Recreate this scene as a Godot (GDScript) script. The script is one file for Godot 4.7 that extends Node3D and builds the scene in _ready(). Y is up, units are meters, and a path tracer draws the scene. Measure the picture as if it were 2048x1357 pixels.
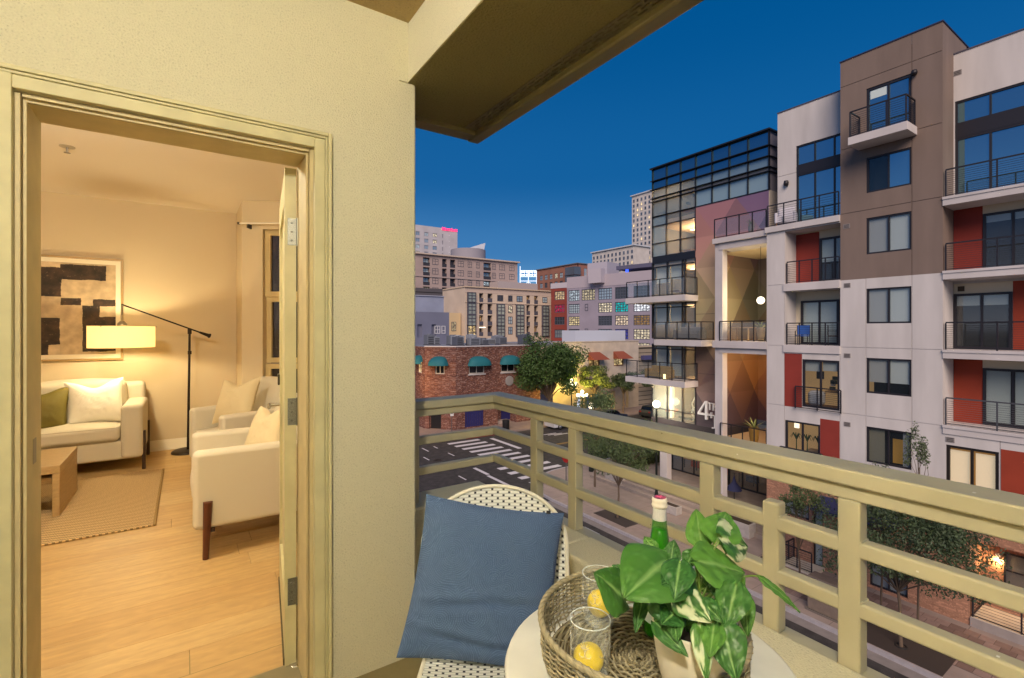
extends Node3D
# World axes: the balcony door wall runs along +x (towards the street), the street runs along -z, y is up.
# y = 0 is the balcony floor, the street lies at y = GND. Units are metres.
const GND := -9.75
var FR := Transform3D()
var mats := {}
var texs := {}
var counts := {}
var boxes := {}
var rng := RandomNumberGenerator.new()

# ------------------------------------------------------------------ geometry
class Geo:
	var v := PackedVector3Array()
	var n := PackedVector3Array()
	var uv := PackedVector2Array()
	var c := PackedColorArray()
	var tint := Color(1, 1, 1)
	var colored := false
	func p(a: Vector3, nn: Vector3, u: Vector2, cc: Color = Color(-1, 0, 0)) -> void:
		v.append(a); n.append(nn); uv.append(u)
		c.append(tint if cc.r < 0.0 else cc)
	func t(a: Vector3, b: Vector3, d: Vector3) -> void:
		var nn = (b - a).cross(d - a).normalized()
		p(a, nn, Vector2(0, 0)); p(d, nn, Vector2(1, 1)); p(b, nn, Vector2(1, 0))
	func q(a: Vector3, b: Vector3, d: Vector3, e: Vector3) -> void:   # counter-clockwise as seen from its front
		var nn = (b - a).cross(e - a).normalized()
		p(a, nn, Vector2(0, 1)); p(d, nn, Vector2(1, 0)); p(b, nn, Vector2(1, 1))
		p(a, nn, Vector2(0, 1)); p(e, nn, Vector2(0, 0)); p(d, nn, Vector2(1, 0))
	func box(a: Vector3, b: Vector3) -> void:
		var x0 = minf(a.x, b.x); var x1 = maxf(a.x, b.x)
		var y0 = minf(a.y, b.y); var y1 = maxf(a.y, b.y)
		var z0 = minf(a.z, b.z); var z1 = maxf(a.z, b.z)
		q(Vector3(x0, y0, z1), Vector3(x1, y0, z1), Vector3(x1, y1, z1), Vector3(x0, y1, z1))
		q(Vector3(x1, y0, z0), Vector3(x0, y0, z0), Vector3(x0, y1, z0), Vector3(x1, y1, z0))
		q(Vector3(x1, y0, z1), Vector3(x1, y0, z0), Vector3(x1, y1, z0), Vector3(x1, y1, z1))
		q(Vector3(x0, y0, z0), Vector3(x0, y0, z1), Vector3(x0, y1, z1), Vector3(x0, y1, z0))
		q(Vector3(x0, y1, z1), Vector3(x1, y1, z1), Vector3(x1, y1, z0), Vector3(x0, y1, z0))
		q(Vector3(x0, y0, z0), Vector3(x1, y0, z0), Vector3(x1, y0, z1), Vector3(x0, y0, z1))
	func grid(rows: Array, wrap := false, us := 1.0, vs := 1.0, cols: Array = []) -> void:
		var h = rows.size(); var w = rows[0].size()
		var nr = []
		for i in h:
			var line = PackedVector3Array()
			for j in w:
				var i0 = maxi(i - 1, 0); var i1 = mini(i + 1, h - 1)
				var j0 = j - 1; var j1 = j + 1
				if wrap:
					j0 = (j - 1 + w) % w; j1 = (j + 1) % w
				else:
					j0 = maxi(j0, 0); j1 = mini(j1, w - 1)
				var du = rows[i][j1] - rows[i][j0]
				var dv = rows[i1][j] - rows[i0][j]
				if du.length_squared() < 1e-14:
					var ii = i + 1 if i == 0 else i - 1
					du = rows[ii][j1] - rows[ii][j0]
				line.append(du.cross(dv).normalized())
			nr.append(line)
		for i in h - 1:
			for j in (w if wrap else w - 1):
				var k = (j + 1) % w
				var wd = float(w if wrap else w - 1)
				var ua = Vector2(j / wd * us, float(i) / (h - 1) * vs); var ub = Vector2((j + 1) / wd * us, float(i) / (h - 1) * vs)
				var uc = Vector2((j + 1) / wd * us, float(i + 1) / (h - 1) * vs); var ud = Vector2(j / wd * us, float(i + 1) / (h - 1) * vs)
				var ca = tint; var cb = tint; var cc = tint; var cd = tint
				if cols.size():
					ca = cols[i][j]; cb = cols[i][k]; cc = cols[i + 1][k]; cd = cols[i + 1][j]
				p(rows[i][j], nr[i][j], ua, ca); p(rows[i + 1][k], nr[i + 1][k], uc, cc); p(rows[i][k], nr[i][k], ub, cb)
				p(rows[i][j], nr[i][j], ua, ca); p(rows[i + 1][j], nr[i + 1][j], ud, cd); p(rows[i + 1][k], nr[i + 1][k], uc, cc)
	func tube(pts, r0: float, r1: float, sides := 8, caps := true) -> void:
		var rows = []
		var m = pts.size()
		var side = Vector3.ZERO
		for i in m:
			var d = (pts[mini(i + 1, m - 1)] - pts[maxi(i - 1, 0)]).normalized()
			if side == Vector3.ZERO:
				side = d.cross(Vector3.UP if absf(d.y) < 0.9 else Vector3.RIGHT).normalized()
			else:
				side = (side - d * d.dot(side)).normalized()
			var up = d.cross(side)
			var r = lerpf(r0, r1, float(i) / maxi(m - 1, 1))
			var line = PackedVector3Array()
			for k in sides:
				var a = TAU * k / sides
				line.append(pts[i] + side * cos(a) * r + up * sin(a) * r)
			rows.append(line)
		grid(rows, true)
		if caps:
			for e in [0, m - 1]:
				for k in range(1, sides - 1):
					if e == 0:
						t(rows[e][0], rows[e][k + 1], rows[e][k])
					else:
						t(rows[e][0], rows[e][k], rows[e][k + 1])
	func ring(pts, r: float, sides := 6) -> void:   # a closed tube
		var rows = []
		var m = pts.size()
		for i in m + 1:
			var a0 = pts[i % m]
			var d = (pts[(i + 1) % m] - pts[(i - 1 + m) % m]).normalized()
			var side = d.cross(Vector3.UP).normalized()
			var up = d.cross(side)
			var line = PackedVector3Array()
			for k in sides:
				var a = TAU * k / sides
				line.append(a0 + side * cos(a) * r + up * sin(a) * r)
			rows.append(line)
		grid(rows, true)
	func lathe(prof, seg := 24, at := Vector3.ZERO, us := 1.0, vs := 1.0) -> void:   # prof: Vector2(radius, height), upwards
		var rows = []
		for q2 in prof:
			var line = PackedVector3Array()
			for k in seg:
				var a = -TAU * k / seg
				line.append(at + Vector3(cos(a) * q2.x, q2.y, sin(a) * q2.x))
			rows.append(line)
		grid(rows, true, us, vs)
	func rbox(a: Vector3, b: Vector3, r: float, steps := 3, bulge := 0.0) -> void:
		var ctr = (a + b) * 0.5; var hf = ((b - a) * 0.5).abs()
		r = minf(r, minf(hf.x, minf(hf.y, hf.z)) * 0.999)
		for f in 6:
			var ax = f / 2; var sg = 1.0 if f % 2 == 0 else -1.0
			var iu = (ax + 1) % 3; var iv = (ax + 2) % 3
			var tu = marks(hf[iu], r, steps, bulge != 0.0); var tv = marks(hf[iv], r, steps, bulge != 0.0)
			var ps = []; var ns = []
			for y in tv:
				var lp = PackedVector3Array(); var ln = PackedVector3Array()
				for x in tu:
					var pos = Vector3.ZERO
					pos[ax] = sg * hf[ax]; pos[iu] = x; pos[iv] = y
					var inn = Vector3(clampf(pos.x, -hf.x + r, hf.x - r), clampf(pos.y, -hf.y + r, hf.y - r), clampf(pos.z, -hf.z + r, hf.z - r))
					var d = (pos - inn).normalized()
					var o = inn + d * r
					if bulge != 0.0:
						var k = bulge * (1.0 - pow(x / hf[iu], 2)) * (1.0 - pow(y / hf[iv], 2))
						o[ax] += sg * k * minf(hf[iu], hf[iv])
					lp.append(ctr + o); ln.append(d)
				ps.append(lp); ns.append(ln)
			for i in tv.size() - 1:
				for j in tu.size() - 1:
					var qd = [[i, j], [i, j + 1], [i + 1, j + 1], [i + 1, j]]
					var od = [0, 2, 1, 0, 3, 2] if sg > 0 else [0, 1, 2, 0, 2, 3]
					for k in od:
						var e = qd[k]
						p(ps[e[0]][e[1]], ns[e[0]][e[1]], Vector2(tu[e[1]], tv[e[0]]))
	func marks(h: float, r: float, steps: int, fine: bool) -> Array:
		var o = []
		for i in steps + 1:
			o.append(-h + r * (1.0 - cos(PI / 2 * i / steps)) * 1.0)
		if fine:
			for i in range(1, 6):
				o.append(lerpf(-h + r, h - r, i / 6.0))
		for i in range(steps, -1, -1):
			o.append(h - r * (1.0 - cos(PI / 2 * i / steps)) * 1.0)
		return o
	func prism(poly: PackedVector2Array, z0: float, z1: float) -> void:   # poly counter-clockwise in x, y
		var idx = Geometry2D.triangulate_polygon(poly)
		for i in range(0, idx.size(), 3):
			var a = poly[idx[i]]; var b = poly[idx[i + 1]]; var d = poly[idx[i + 2]]
			if (b - a).cross(d - a) < 0:
				var s = b; b = d; d = s
			t(Vector3(a.x, a.y, z1), Vector3(b.x, b.y, z1), Vector3(d.x, d.y, z1))
			t(Vector3(a.x, a.y, z0), Vector3(d.x, d.y, z0), Vector3(b.x, b.y, z0))
		for i in poly.size():
			var a = poly[i]; var b = poly[(i + 1) % poly.size()]
			q(Vector3(a.x, a.y, z0), Vector3(b.x, b.y, z0), Vector3(b.x, b.y, z1), Vector3(a.x, a.y, z1))
	func moved(x: Transform3D) -> void:
		for i in v.size():
			v[i] = x * v[i]; n[i] = (x.basis * n[i]).normalized()
	func mesh() -> ArrayMesh:
		var a = []
		a.resize(Mesh.ARRAY_MAX)
		a[Mesh.ARRAY_VERTEX] = v; a[Mesh.ARRAY_NORMAL] = n; a[Mesh.ARRAY_TEX_UV] = uv
		if colored:
			a[Mesh.ARRAY_COLOR] = c
		var m = ArrayMesh.new()
		m.add_surface_from_arrays(Mesh.PRIMITIVE_TRIANGLES, a)
		return m

# ------------------------------------------------------------------ nodes
func numbered(parent: Node, called: String) -> String:
	var key = str(parent.get_instance_id()) + called
	var k = counts.get(key, 0)
	counts[key] = k + 1
	return called if k == 0 else "%s_%03d" % [called, k]

func chain(n: Node) -> Transform3D:
	var x = Transform3D()
	while n != null and n != self:
		x = n.transform * x
		n = n.get_parent()
	return x

func tag(o: Node, label := "", category := "", group := "", kind := "") -> Node:
	if label: o.set_meta("label", label)
	if category: o.set_meta("category", category)
	if group: o.set_meta("group", group)
	if kind: o.set_meta("kind", kind)
	return o

func add(o: Node3D, called: String, parent: Node, local := Transform3D()) -> Node3D:
	o.name = numbered(parent, called)
	parent.add_child(o, true)
	o.transform = chain(parent).affine_inverse() * FR * local
	return o

func thing(called: String, label: String, category: String, at: Vector3, turn := 0.0, group := "") -> Node3D:
	var o = Node3D.new()
	o.name = numbered(self, called)
	add_child(o, true)
	o.transform = Transform3D(Basis(Vector3.UP, turn), at)
	return tag(o, label, category, group)

func own(o: Node3D) -> void:      # from now on coordinates are the thing's own
	FR = o.transform

func world() -> void:
	FR = Transform3D()

func obj(called: String, g, m: Material, parent: Node = self, local := Transform3D()) -> MeshInstance3D:
	var o = MeshInstance3D.new()
	o.mesh = g.mesh() if g is Geo else g
	o.material_override = m
	add(o, called, parent, local)
	return o

func bx(called: String, parent: Node, m: Material, a: Vector3, b: Vector3, r := 0.0) -> MeshInstance3D:
	var s = (b - a).abs()
	var key = "%.4f %.4f %.4f %.4f" % [s.x, s.y, s.z, r]
	if not boxes.has(key):
		var g = Geo.new()
		if r > 0.0:
			g.rbox(-s / 2, s / 2, r, 2)
		else:
			g.box(-s / 2, s / 2)
		boxes[key] = g.mesh()
	var o = obj(called, boxes[key], m, parent, Transform3D(Basis(), (a + b) * 0.5))
	return o

func lamp(parent: Node, at: Vector3, col: Color, energy: float, size := 0.05) -> OmniLight3D:
	var l = OmniLight3D.new()
	l.light_color = col; l.light_energy = energy; l.light_size = size
	l.omni_range = 60.0; l.omni_attenuation = 2.0; l.shadow_enabled = true
	add(l, "light", parent, Transform3D(Basis(), at))
	return l

# ------------------------------------------------------------------ materials
func mt(hex: String, rough := 0.7, metal := 0.0, tex := "", scale := 1.0, relief := 0.0, htex := "") -> StandardMaterial3D:
	var key = "%s %.2f %.2f %s %.3f %.3f %s" % [hex, rough, metal, tex, scale, relief, htex]
	if mats.has(key):
		return mats[key]
	var m = StandardMaterial3D.new()
	m.albedo_color = Color.html(hex)
	m.roughness = rough; m.metallic = metal
	if tex or htex:
		m.uv1_triplanar = true; m.uv1_world_triplanar = true
		m.uv1_scale = Vector3(scale, scale, scale)
		m.uv1_triplanar_sharpness = 4.0
		if tex:
			m.albedo_texture = tx(tex)
		if htex:
			m.heightmap_enabled = true; m.heightmap_texture = tx(htex); m.heightmap_scale = relief
	mats[key] = m
	return m

func glow(hex: String, energy: float) -> StandardMaterial3D:
	var key = "glow" + hex + str(energy)
	if not mats.has(key):
		var m = StandardMaterial3D.new()
		m.albedo_color = Color.html(hex); m.roughness = 0.6
		m.emission_enabled = true; m.emission = Color.html(hex); m.emission_energy_multiplier = energy * 0.6
		mats[key] = m
	return mats[key]

func lit(hex: String, energy: float) -> StandardMaterial3D:     # a lit room behind glass: uneven light
	var key = "lit" + hex + str(energy)
	if not mats.has(key):
		var m = StandardMaterial3D.new()
		m.albedo_color = Color.html(hex).darkened(0.5); m.roughness = 0.15
		m.emission_enabled = true; m.emission = Color.html(hex); m.emission_energy_multiplier = energy * 1.05
		m.emission_operator = BaseMaterial3D.EMISSION_OP_MULTIPLY
		m.emission_texture = tx("rooms")
		m.uv1_triplanar = true; m.uv1_world_triplanar = true; m.uv1_scale = Vector3(0.23, 0.31, 0.27)
		mats[key] = m
	return mats[key]

func glass(hex: String, alpha: float, rough := 0.02) -> StandardMaterial3D:
	var key = "glass" + hex + str(alpha)
	if not mats.has(key):
		var m = StandardMaterial3D.new()
		var col = Color.html(hex); col.a = alpha
		m.albedo_color = col; m.transparency = BaseMaterial3D.TRANSPARENCY_ALPHA
		m.roughness = rough; m.metallic_specular = 0.6
		mats[key] = m
	return mats[key]

func noise_img(sd: int, freq: float, size: int, lo: float, hi: float, oct := 4, kind := 0) -> Image:
	var f = FastNoiseLite.new()
	f.seed = sd; f.frequency = freq; f.fractal_octaves = oct
	f.noise_type = FastNoiseLite.TYPE_SIMPLEX_SMOOTH if kind == 0 else FastNoiseLite.TYPE_CELLULAR
	var im = f.get_seamless_image(size, size)
	im.convert(Image.FORMAT_L8)
	var d = im.get_data()
	for i in d.size():
		d[i] = int(clampf(lerpf(lo, hi, d[i] / 255.0), 0, 1) * 255)
	return Image.create_from_data(size, size, false, Image.FORMAT_L8, d)

func tx(called: String) -> ImageTexture:
	if texs.has(called):
		return texs[called]
	var im: Image
	match called:
		"mottle": im = noise_img(3, 0.012, 256, 0.90, 1.0, 5)
		"rooms":
			im = noise_img(71, 0.03, 256, 0.0, 1.0, 3)
			var fine = noise_img(72, 0.035, 256, 0.0, 1.0, 2, 1)
			var d = im.get_data(); var e = fine.get_data()
			for i in d.size():
				var k = d[i] / 255.0 * 0.6 + e[i] / 255.0 * 0.5
				d[i] = int(255 * clampf((k - 0.18) * 1.7, 0.22, 1.0))
			im = Image.create_from_data(256, 256, false, Image.FORMAT_L8, d)
		"grain": im = noise_img(5, 0.09, 256, 0.72, 1.0, 3)
		"stucco": im = noise_img(11, 0.055, 512, 0.0, 1.0, 3)
		"stucco_tone":
			im = noise_img(11, 0.055, 512, 0.0, 1.0, 3)
			var big = noise_img(12, 0.006, 512, 0.0, 1.0, 3)
			var d = im.get_data(); var e = big.get_data()
			for i in d.size():
				var k = d[i] / 255.0
				d[i] = int(255 * clampf(0.945 + 0.06 * (k - 0.5) + 0.012 * e[i] / 255.0 + (-0.10 if k < 0.17 else 0.0), 0, 1))
			im = Image.create_from_data(512, 512, false, Image.FORMAT_L8, d)
		"streak":
			im = Image.create(256, 256, false, Image.FORMAT_L8)
			var f = FastNoiseLite.new(); f.seed = 8; f.frequency = 0.02; f.fractal_octaves = 4
			for y in 256:
				for x in 256:
					var k = f.get_noise_2d(absf(x - 128) * 2.5, absf(y - 128) * 0.4) * 0.5 + 0.5
					im.set_pixel(x, y, Color.from_hsv(0, 0, clampf(0.90 + 0.11 * k, 0, 1)))
		"wood":
			im = Image.create(512, 256, false, Image.FORMAT_RGB8)
			var f = FastNoiseLite.new(); f.seed = 21; f.frequency = 0.012; f.fractal_octaves = 5
			for y in 256:
				for x in 512:
					var w = f.get_noise_2d(absf(x - 256) * 0.35, y * 2.6) 
					var s = 0.5 + 0.5 * sin(w * 26.0)
					var k = 0.91 + 0.035 * s + 0.07 * f.get_noise_2d(absf(x - 256) * 0.8, y * 14.0)
					im.set_pixel(x, y, Color(clampf(k, 0, 1), clampf(k * 0.985, 0, 1), clampf(k * 0.95, 0, 1)))
		"brick", "brick_h", "tan_brick":
			var col = Image.create(512, 512, false, Image.FORMAT_RGB8)
			var hh = Image.create(512, 512, false, Image.FORMAT_L8)
			var f = FastNoiseLite.new(); f.seed = 31; f.frequency = 0.05
			var hs = {}
			for y in 512:
				var row = y / 16
				for x in 512:
					var sx = (x + (row % 2) * 20) % 512
					var cxx = sx / 40 if sx < 480 else 12
					var lx = sx % 40; var ly = y % 16
					var kk = row * 31 + cxx
					if not hs.has(kk):
						rng.seed = kk * 977 + 5
						hs[kk] = [rng.randf(), rng.randf(), rng.randf()]
					var r = hs[kk]
					var mort = lx < 2 or ly < 2
					var nz = f.get_noise_2d(x, y)
					var b = Color(0.50, 0.345, 0.305).lerp(Color(0.41, 0.265, 0.24), r[0])
					if r[1] > 0.86: b = Color(0.66, 0.56, 0.53)
					elif r[1] > 0.72: b = Color(0.55, 0.38, 0.30)
					elif r[1] < 0.08: b = Color(0.32, 0.18, 0.17)
					if nz > 0.2 and r[2] > 0.5: b = b.lerp(Color(0.80, 0.74, 0.73), 0.65)
					b = b * (1.0 + nz * 0.18)
					if mort: b = Color(0.50, 0.42, 0.38) * (1.0 + nz * 0.15)
					col.set_pixel(x, y, b)
					hh.set_pixel(x, y, Color.from_hsv(0, 0, 0.25 if mort else 0.8 + nz * 0.15))
			texs["brick"] = ImageTexture.create_from_image(col)
			var tan = Image.create(512, 512, false, Image.FORMAT_RGB8)
			for y in 512:
				for x in 512:
					var b = col.get_pixel(x, y)
					var lum = b.r * 0.4 + b.g * 0.6
					tan.set_pixel(x, y, Color(0.70, 0.55, 0.46) * (0.70 + 0.62 * lum))
			texs["tan_brick"] = ImageTexture.create_from_image(tan)
			texs["brick_h"] = ImageTexture.create_from_image(hh)
			return texs[called]
		"siding":
			im = Image.create(16, 64, false, Image.FORMAT_L8)
			for y in 64:
				for x in 16:
					im.set_pixel(x, y, Color.from_hsv(0, 0, 0.2 if y % 16 < 2 else 0.8))
		"weave":
			im = Image.create(128, 128, false, Image.FORMAT_L8)
			for y in 128:
				for x in 128:
					var over = ((x / 16) + (y / 8)) % 2 == 0
					var k = sin(PI * (x % 16) / 16.0) * 0.5 + sin(PI * (y % 8) / 8.0) * 0.5
					im.set_pixel(x, y, Color.from_hsv(0, 0, clampf(k * (1.0 if over else 0.72), 0, 1)))
		"cloth":
			im = Image.create(128, 128, false, Image.FORMAT_L8)
			var f = FastNoiseLite.new(); f.seed = 4; f.frequency = 0.4
			for y in 128:
				for x in 128:
					var k = 0.5 + 0.25 * sin(TAU * x / 4.0) * sin(TAU * y / 4.0) + 0.25 * f.get_noise_2d(x, y)
					im.set_pixel(x, y, Color.from_hsv(0, 0, clampf(k, 0, 1)))
		"cane_old":     # cream plastic weave with a dark square at every second crossing
			im = Image.create(256, 256, false, Image.FORMAT_RGB8)
			for y in 256:
				for x in 256:
					var cx2 = x / 32; var cy2 = y / 32
					var lx = x % 32; var ly = y % 32
					var k = 0.86 + 0.1 * sin(PI * lx / 32.0) * sin(PI * ((ly * 2) % 32) / 32.0)
					var b = Color(0.93 * k, 0.91 * k, 0.84 * k)
					if (cx2 + cy2) % 2 == 0 and lx > 9 and lx < 23 and ly > 9 and ly < 23:
						b = Color(0.10, 0.11, 0.15)
					elif ly < 2 or ly == 16:
						b = b * 0.78
					im.set_pixel(x, y, b)
		"cane":     # cream woven strands with a dark square at every second crossing
			im = Image.create(256, 256, false, Image.FORMAT_RGB8)
			for y in 256:
				for x in 256:
					var lx = x % 32; var ly = y % 16
					var k = 0.84 + 0.12 * sin(PI * ly / 16.0)
					var b = Color(0.99 * k, 0.99 * k, 0.95 * k)
					if ((x / 32) + (y / 16)) % 2 == 0 and lx > 9 and lx < 22 and ly > 2 and ly < 14:
						b = Color(0.09, 0.10, 0.15)
					elif ly == 0: b = b * 0.74
					im.set_pixel(x, y, b)
		"cane_h":
			im = Image.create(256, 256, false, Image.FORMAT_L8)
			for y in 256:
				for x in 256:
					var lx = x % 32; var ly = y % 16
					im.set_pixel(x, y, Color.from_hsv(0, 0, sqrt(sin(PI * ly / 16.0)) * (0.6 + 0.4 * absf(sin(PI * lx / 32.0)))))
		"scallop", "scallop_h":   # blue cushion cloth: stippled wave fans
			var col = Image.create(512, 512, false, Image.FORMAT_RGB8)
			var hh = Image.create(512, 512, false, Image.FORMAT_L8)
			rng.seed = 77
			var cs = []
			for k in 15: cs.append(Vector2(rng.randf() * 512, rng.randf() * 512))
			var f = FastNoiseLite.new(); f.seed = 77; f.frequency = 0.01
			for y in 512:
				for x in 512:
					var best = 1e9; var bk = 0
					for k in cs.size():
						var dx = absf(x - cs[k].x); var dy = absf(y - cs[k].y)
						var dd = minf(dx, 512 - dx) ** 2 + minf(dy, 512 - dy) ** 2
						if dd < best:
							best = dd; bk = k
					var q = Vector2(x, y) - cs[bk]
					var r = sqrt(best) + f.get_noise_2d(x, y) * 8.0
					var ln = fposmod(r, 6.5) / 6.5
					var st = 0.5 + 0.5 * sin((q.angle() + r * 0.01) * maxf(floor(r / 6.5), 1.0) * 6.5 / 1.1)
					var k2 = (1.0 if ln < 0.42 else 0.12) * (0.45 + 0.55 * st)
					hh.set_pixel(x, y, Color.from_hsv(0, 0, k2))
					var b = Color(0.235, 0.325, 0.475).lerp(Color(0.345, 0.435, 0.57), k2 * 0.9)
					col.set_pixel(x, y, b)
			texs["scallop"] = ImageTexture.create_from_image(col)
			texs["scallop_h"] = ImageTexture.create_from_image(hh)
			return texs[called]
		"jute":
			im = Image.create(128, 128, false, Image.FORMAT_L8)
			var f = FastNoiseLite.new(); f.seed = 9; f.frequency = 0.15
			for y in 128:
				for x in 128:
					var over = ((x / 8) + (y / 8)) % 2 == 0
					var k = (0.62 if over else 0.92) * (0.75 + 0.25 * sin(PI * (y % 8) / 8.0)) + 0.12 * f.get_noise_2d(x, y)
					im.set_pixel(x, y, Color.from_hsv(0, 0, clampf(k, 0, 1)))
		"asphalt":
			im = noise_img(41, 0.2, 512, 0.55, 1.0, 2)
			var big = noise_img(42, 0.008, 512, 0.7, 1.0, 4)
			var d = im.get_data(); var e = big.get_data()
			for i in d.size():
				d[i] = d[i] * e[i] / 255
			im = Image.create_from_data(512, 512, false, Image.FORMAT_L8, d)
	texs[called] = ImageTexture.create_from_image(im)
	return texs[called]

# ------------------------------------------------------------------ walls and windows, in the frame of a facade: x along it, y up, z outwards
func facade_x(x: float) -> Transform3D:      # a facade at x that looks towards -x; its own x is the world's z
	return Transform3D(Basis(Vector3(0, 0, 1), Vector3(0, 1, 0), Vector3(-1, 0, 0)), Vector3(x, 0, 0))

func facade_z(z: float) -> Transform3D:      # a facade at z that looks towards +z
	return Transform3D(Basis(), Vector3(0, 0, z))

func wall(u0: float, u1: float, v0: float, v1: float, holes: Array, joint_u: Array = [], joint_v: Array = [], g: Geo = null) -> Geo:
	# holes: [u0, u1, v0, v1, depth, closed]; joints are 25 mm grooves
	if g == null: g = Geo.new()
	var hs = holes.duplicate()
	for a in joint_u: hs.append([a - 0.0125, a + 0.0125, v0, v1, 0.025, true])
	for a in joint_v: hs.append([u0, u1, a - 0.0125, a + 0.0125, 0.025, true])
	var us = [u0, u1]; var vs = [v0, v1]
	for h in hs:
		for a in [h[0], h[1]]:
			if a > u0 and a < u1 and not us.has(a): us.append(a)
		for a in [h[2], h[3]]:
			if a > v0 and a < v1 and not vs.has(a): vs.append(a)
	us.sort(); vs.sort()
	var dep = []; var opn = []
	for j in vs.size() - 1:
		var ld = []; var lo = []
		for i in us.size() - 1:
			var cu = (us[i] + us[i + 1]) / 2; var cv = (vs[j] + vs[j + 1]) / 2
			var d = 0.0; var o = false
			for h in hs:
				if cu > h[0] and cu < h[1] and cv > h[2] and cv < h[3] and h[4] > d:
					d = h[4]; o = not h[5]
			ld.append(d); lo.append(o)
		dep.append(ld); opn.append(lo)
	for j in vs.size() - 1:
		var i = 0
		while i < us.size() - 1:
			var d = dep[j][i]
			var e = i
			while e + 1 < us.size() - 1 and dep[j][e + 1] == d and opn[j][e + 1] == opn[j][i]: e += 1
			if not opn[j][i]:
				g.q(Vector3(us[i], vs[j], -d), Vector3(us[e + 1], vs[j], -d), Vector3(us[e + 1], vs[j + 1], -d), Vector3(us[i], vs[j + 1], -d))
			i = e + 1
		for k in range(1, us.size() - 1):
			var a = dep[j][k - 1]; var b = dep[j][k]
			if a < b: g.q(Vector3(us[k], vs[j], -a), Vector3(us[k], vs[j], -b), Vector3(us[k], vs[j + 1], -b), Vector3(us[k], vs[j + 1], -a))
			elif a > b: g.q(Vector3(us[k], vs[j], -a), Vector3(us[k], vs[j], -b), Vector3(us[k], vs[j + 1], -b), Vector3(us[k], vs[j + 1], -a))
	for i in us.size() - 1:
		for k in range(1, vs.size() - 1):
			var a = dep[k - 1][i]; var b = dep[k][i]
			if a != b:
				g.q(Vector3(us[i], vs[k], -a), Vector3(us[i + 1], vs[k], -a), Vector3(us[i + 1], vs[k], -b), Vector3(us[i], vs[k], -b))
	return g

func frame_geo(u0: float, u1: float, v0: float, v1: float, w: float, us: Array, vs: Array, fw: float, deep: float) -> Geo:
	var g = Geo.new()
	g.box(Vector3(u0, v0, w - deep), Vector3(u1, v0 + fw, w)); g.box(Vector3(u0, v1 - fw, w - deep), Vector3(u1, v1, w))
	g.box(Vector3(u0, v0 + fw, w - deep), Vector3(u0 + fw, v1 - fw, w)); g.box(Vector3(u1 - fw, v0 + fw, w - deep), Vector3(u1, v1 - fw, w))
	for a in us:
		var x = lerpf(u0, u1, a)
		g.box(Vector3(x - fw * 0.4, v0 + fw, w - deep * 0.9), Vector3(x + fw * 0.4, v1 - fw, w - 0.006))
	for a in vs:
		var y = lerpf(v0, v1, a)
		g.box(Vector3(u0 + fw, y - fw * 0.4, w - deep * 0.8), Vector3(u1 - fw, y + fw * 0.4, w - 0.012))
	return g

# a window part with its panes (one for each light) as sub-parts
func window(parent: Node, u0: float, u1: float, v0: float, v1: float, w: float, us: Array, vs: Array, fm: Material, pm, fw := 0.06, deep := 0.07, called := "window") -> MeshInstance3D:
	var o = obj(called, frame_geo(u0, u1, v0, v1, w, us, vs, fw, deep), fm, parent)
	var ua = [0.0] + us + [1.0]; var va = [0.0] + vs + [1.0]
	var k = 0
	for j in va.size() - 1:
		for i in ua.size() - 1:
			var m = pm[k % pm.size()] if pm is Array else pm
			k += 1
			if m != null:
				bx("pane", o, m, Vector3(lerpf(u0, u1, ua[i]) + fw * 0.3, lerpf(v0, v1, va[j]) + fw * 0.3, w - deep * 0.62), Vector3(lerpf(u0, u1, ua[i + 1]) - fw * 0.3, lerpf(v0, v1, va[j + 1]) - fw * 0.3, w - deep * 0.5))
	return o

func far_window(parent: Node, u0: float, u1: float, v0: float, v1: float, w: float, us: Array, vs: Array, fm: Material, pm: Material, fw := 0.12) -> void:
	var o = obj("window", frame_geo(u0, u1, v0, v1, w, us, vs, fw, 0.1), fm, parent)
	bx("pane", o, pm, Vector3(u0 + fw * 0.5, v0 + fw * 0.5, w - 0.095), Vector3(u1 - fw * 0.5, v1 - fw * 0.5, w - 0.07))

# a metal guard rail along a line of points, posts and horizontal wires or glass panes
func guard(called: String, parent: Node, pts: Array, h: float, m: Material, wires: int, step: float, pane: Material = null, both := true) -> Node3D:
	var g = Geo.new()
	for i in pts.size() - 1:
		var a: Vector3 = pts[i]; var b: Vector3 = pts[i + 1]
		var up = Vector3(0, h, 0)
		bar(g, a + up, b + up, 0.05, 0.05)
	var o = obj(called, g, m, parent)
	for i in pts.size() - 1:
		var bg = Geo.new()
		bar(bg, pts[i] + Vector3(0, 0.06, 0), pts[i + 1] + Vector3(0, 0.06, 0), 0.03, 0.03)
		obj("bottom_bar", bg, m, o)
	for i in pts.size() - 1:
		var a: Vector3 = pts[i]; var b: Vector3 = pts[i + 1]
		var k = maxi(1, int(round(a.distance_to(b) / step)))
		for j in k + 1:
			if i > 0 and j == 0: continue
			var p = a.lerp(b, float(j) / k)
			bx("post", o, m, p + Vector3(-0.022, 0, -0.022), p + Vector3(0.022, h - 0.025, 0.022))
		if pane != null:
			for j in k:
				var p = a.lerp(b, (j + 0.06) / k); var q = a.lerp(b, (j + 0.94) / k)
				var pg = Geo.new()
				bar(pg, p + Vector3(0, h * 0.5 + 0.02, 0), q + Vector3(0, h * 0.5 + 0.02, 0), 0.012, h - 0.2)
				obj("glass_pane", pg, pane, o)
		for j in wires:
			var wg = Geo.new()
			var y = 0.06 + (h - 0.1) * (j + 1.0) / (wires + 1.0)
			bar(wg, a + Vector3(0, y, 0), b + Vector3(0, y, 0), 0.012, 0.012)
			obj("wire", wg, m, o)
	return o

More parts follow.
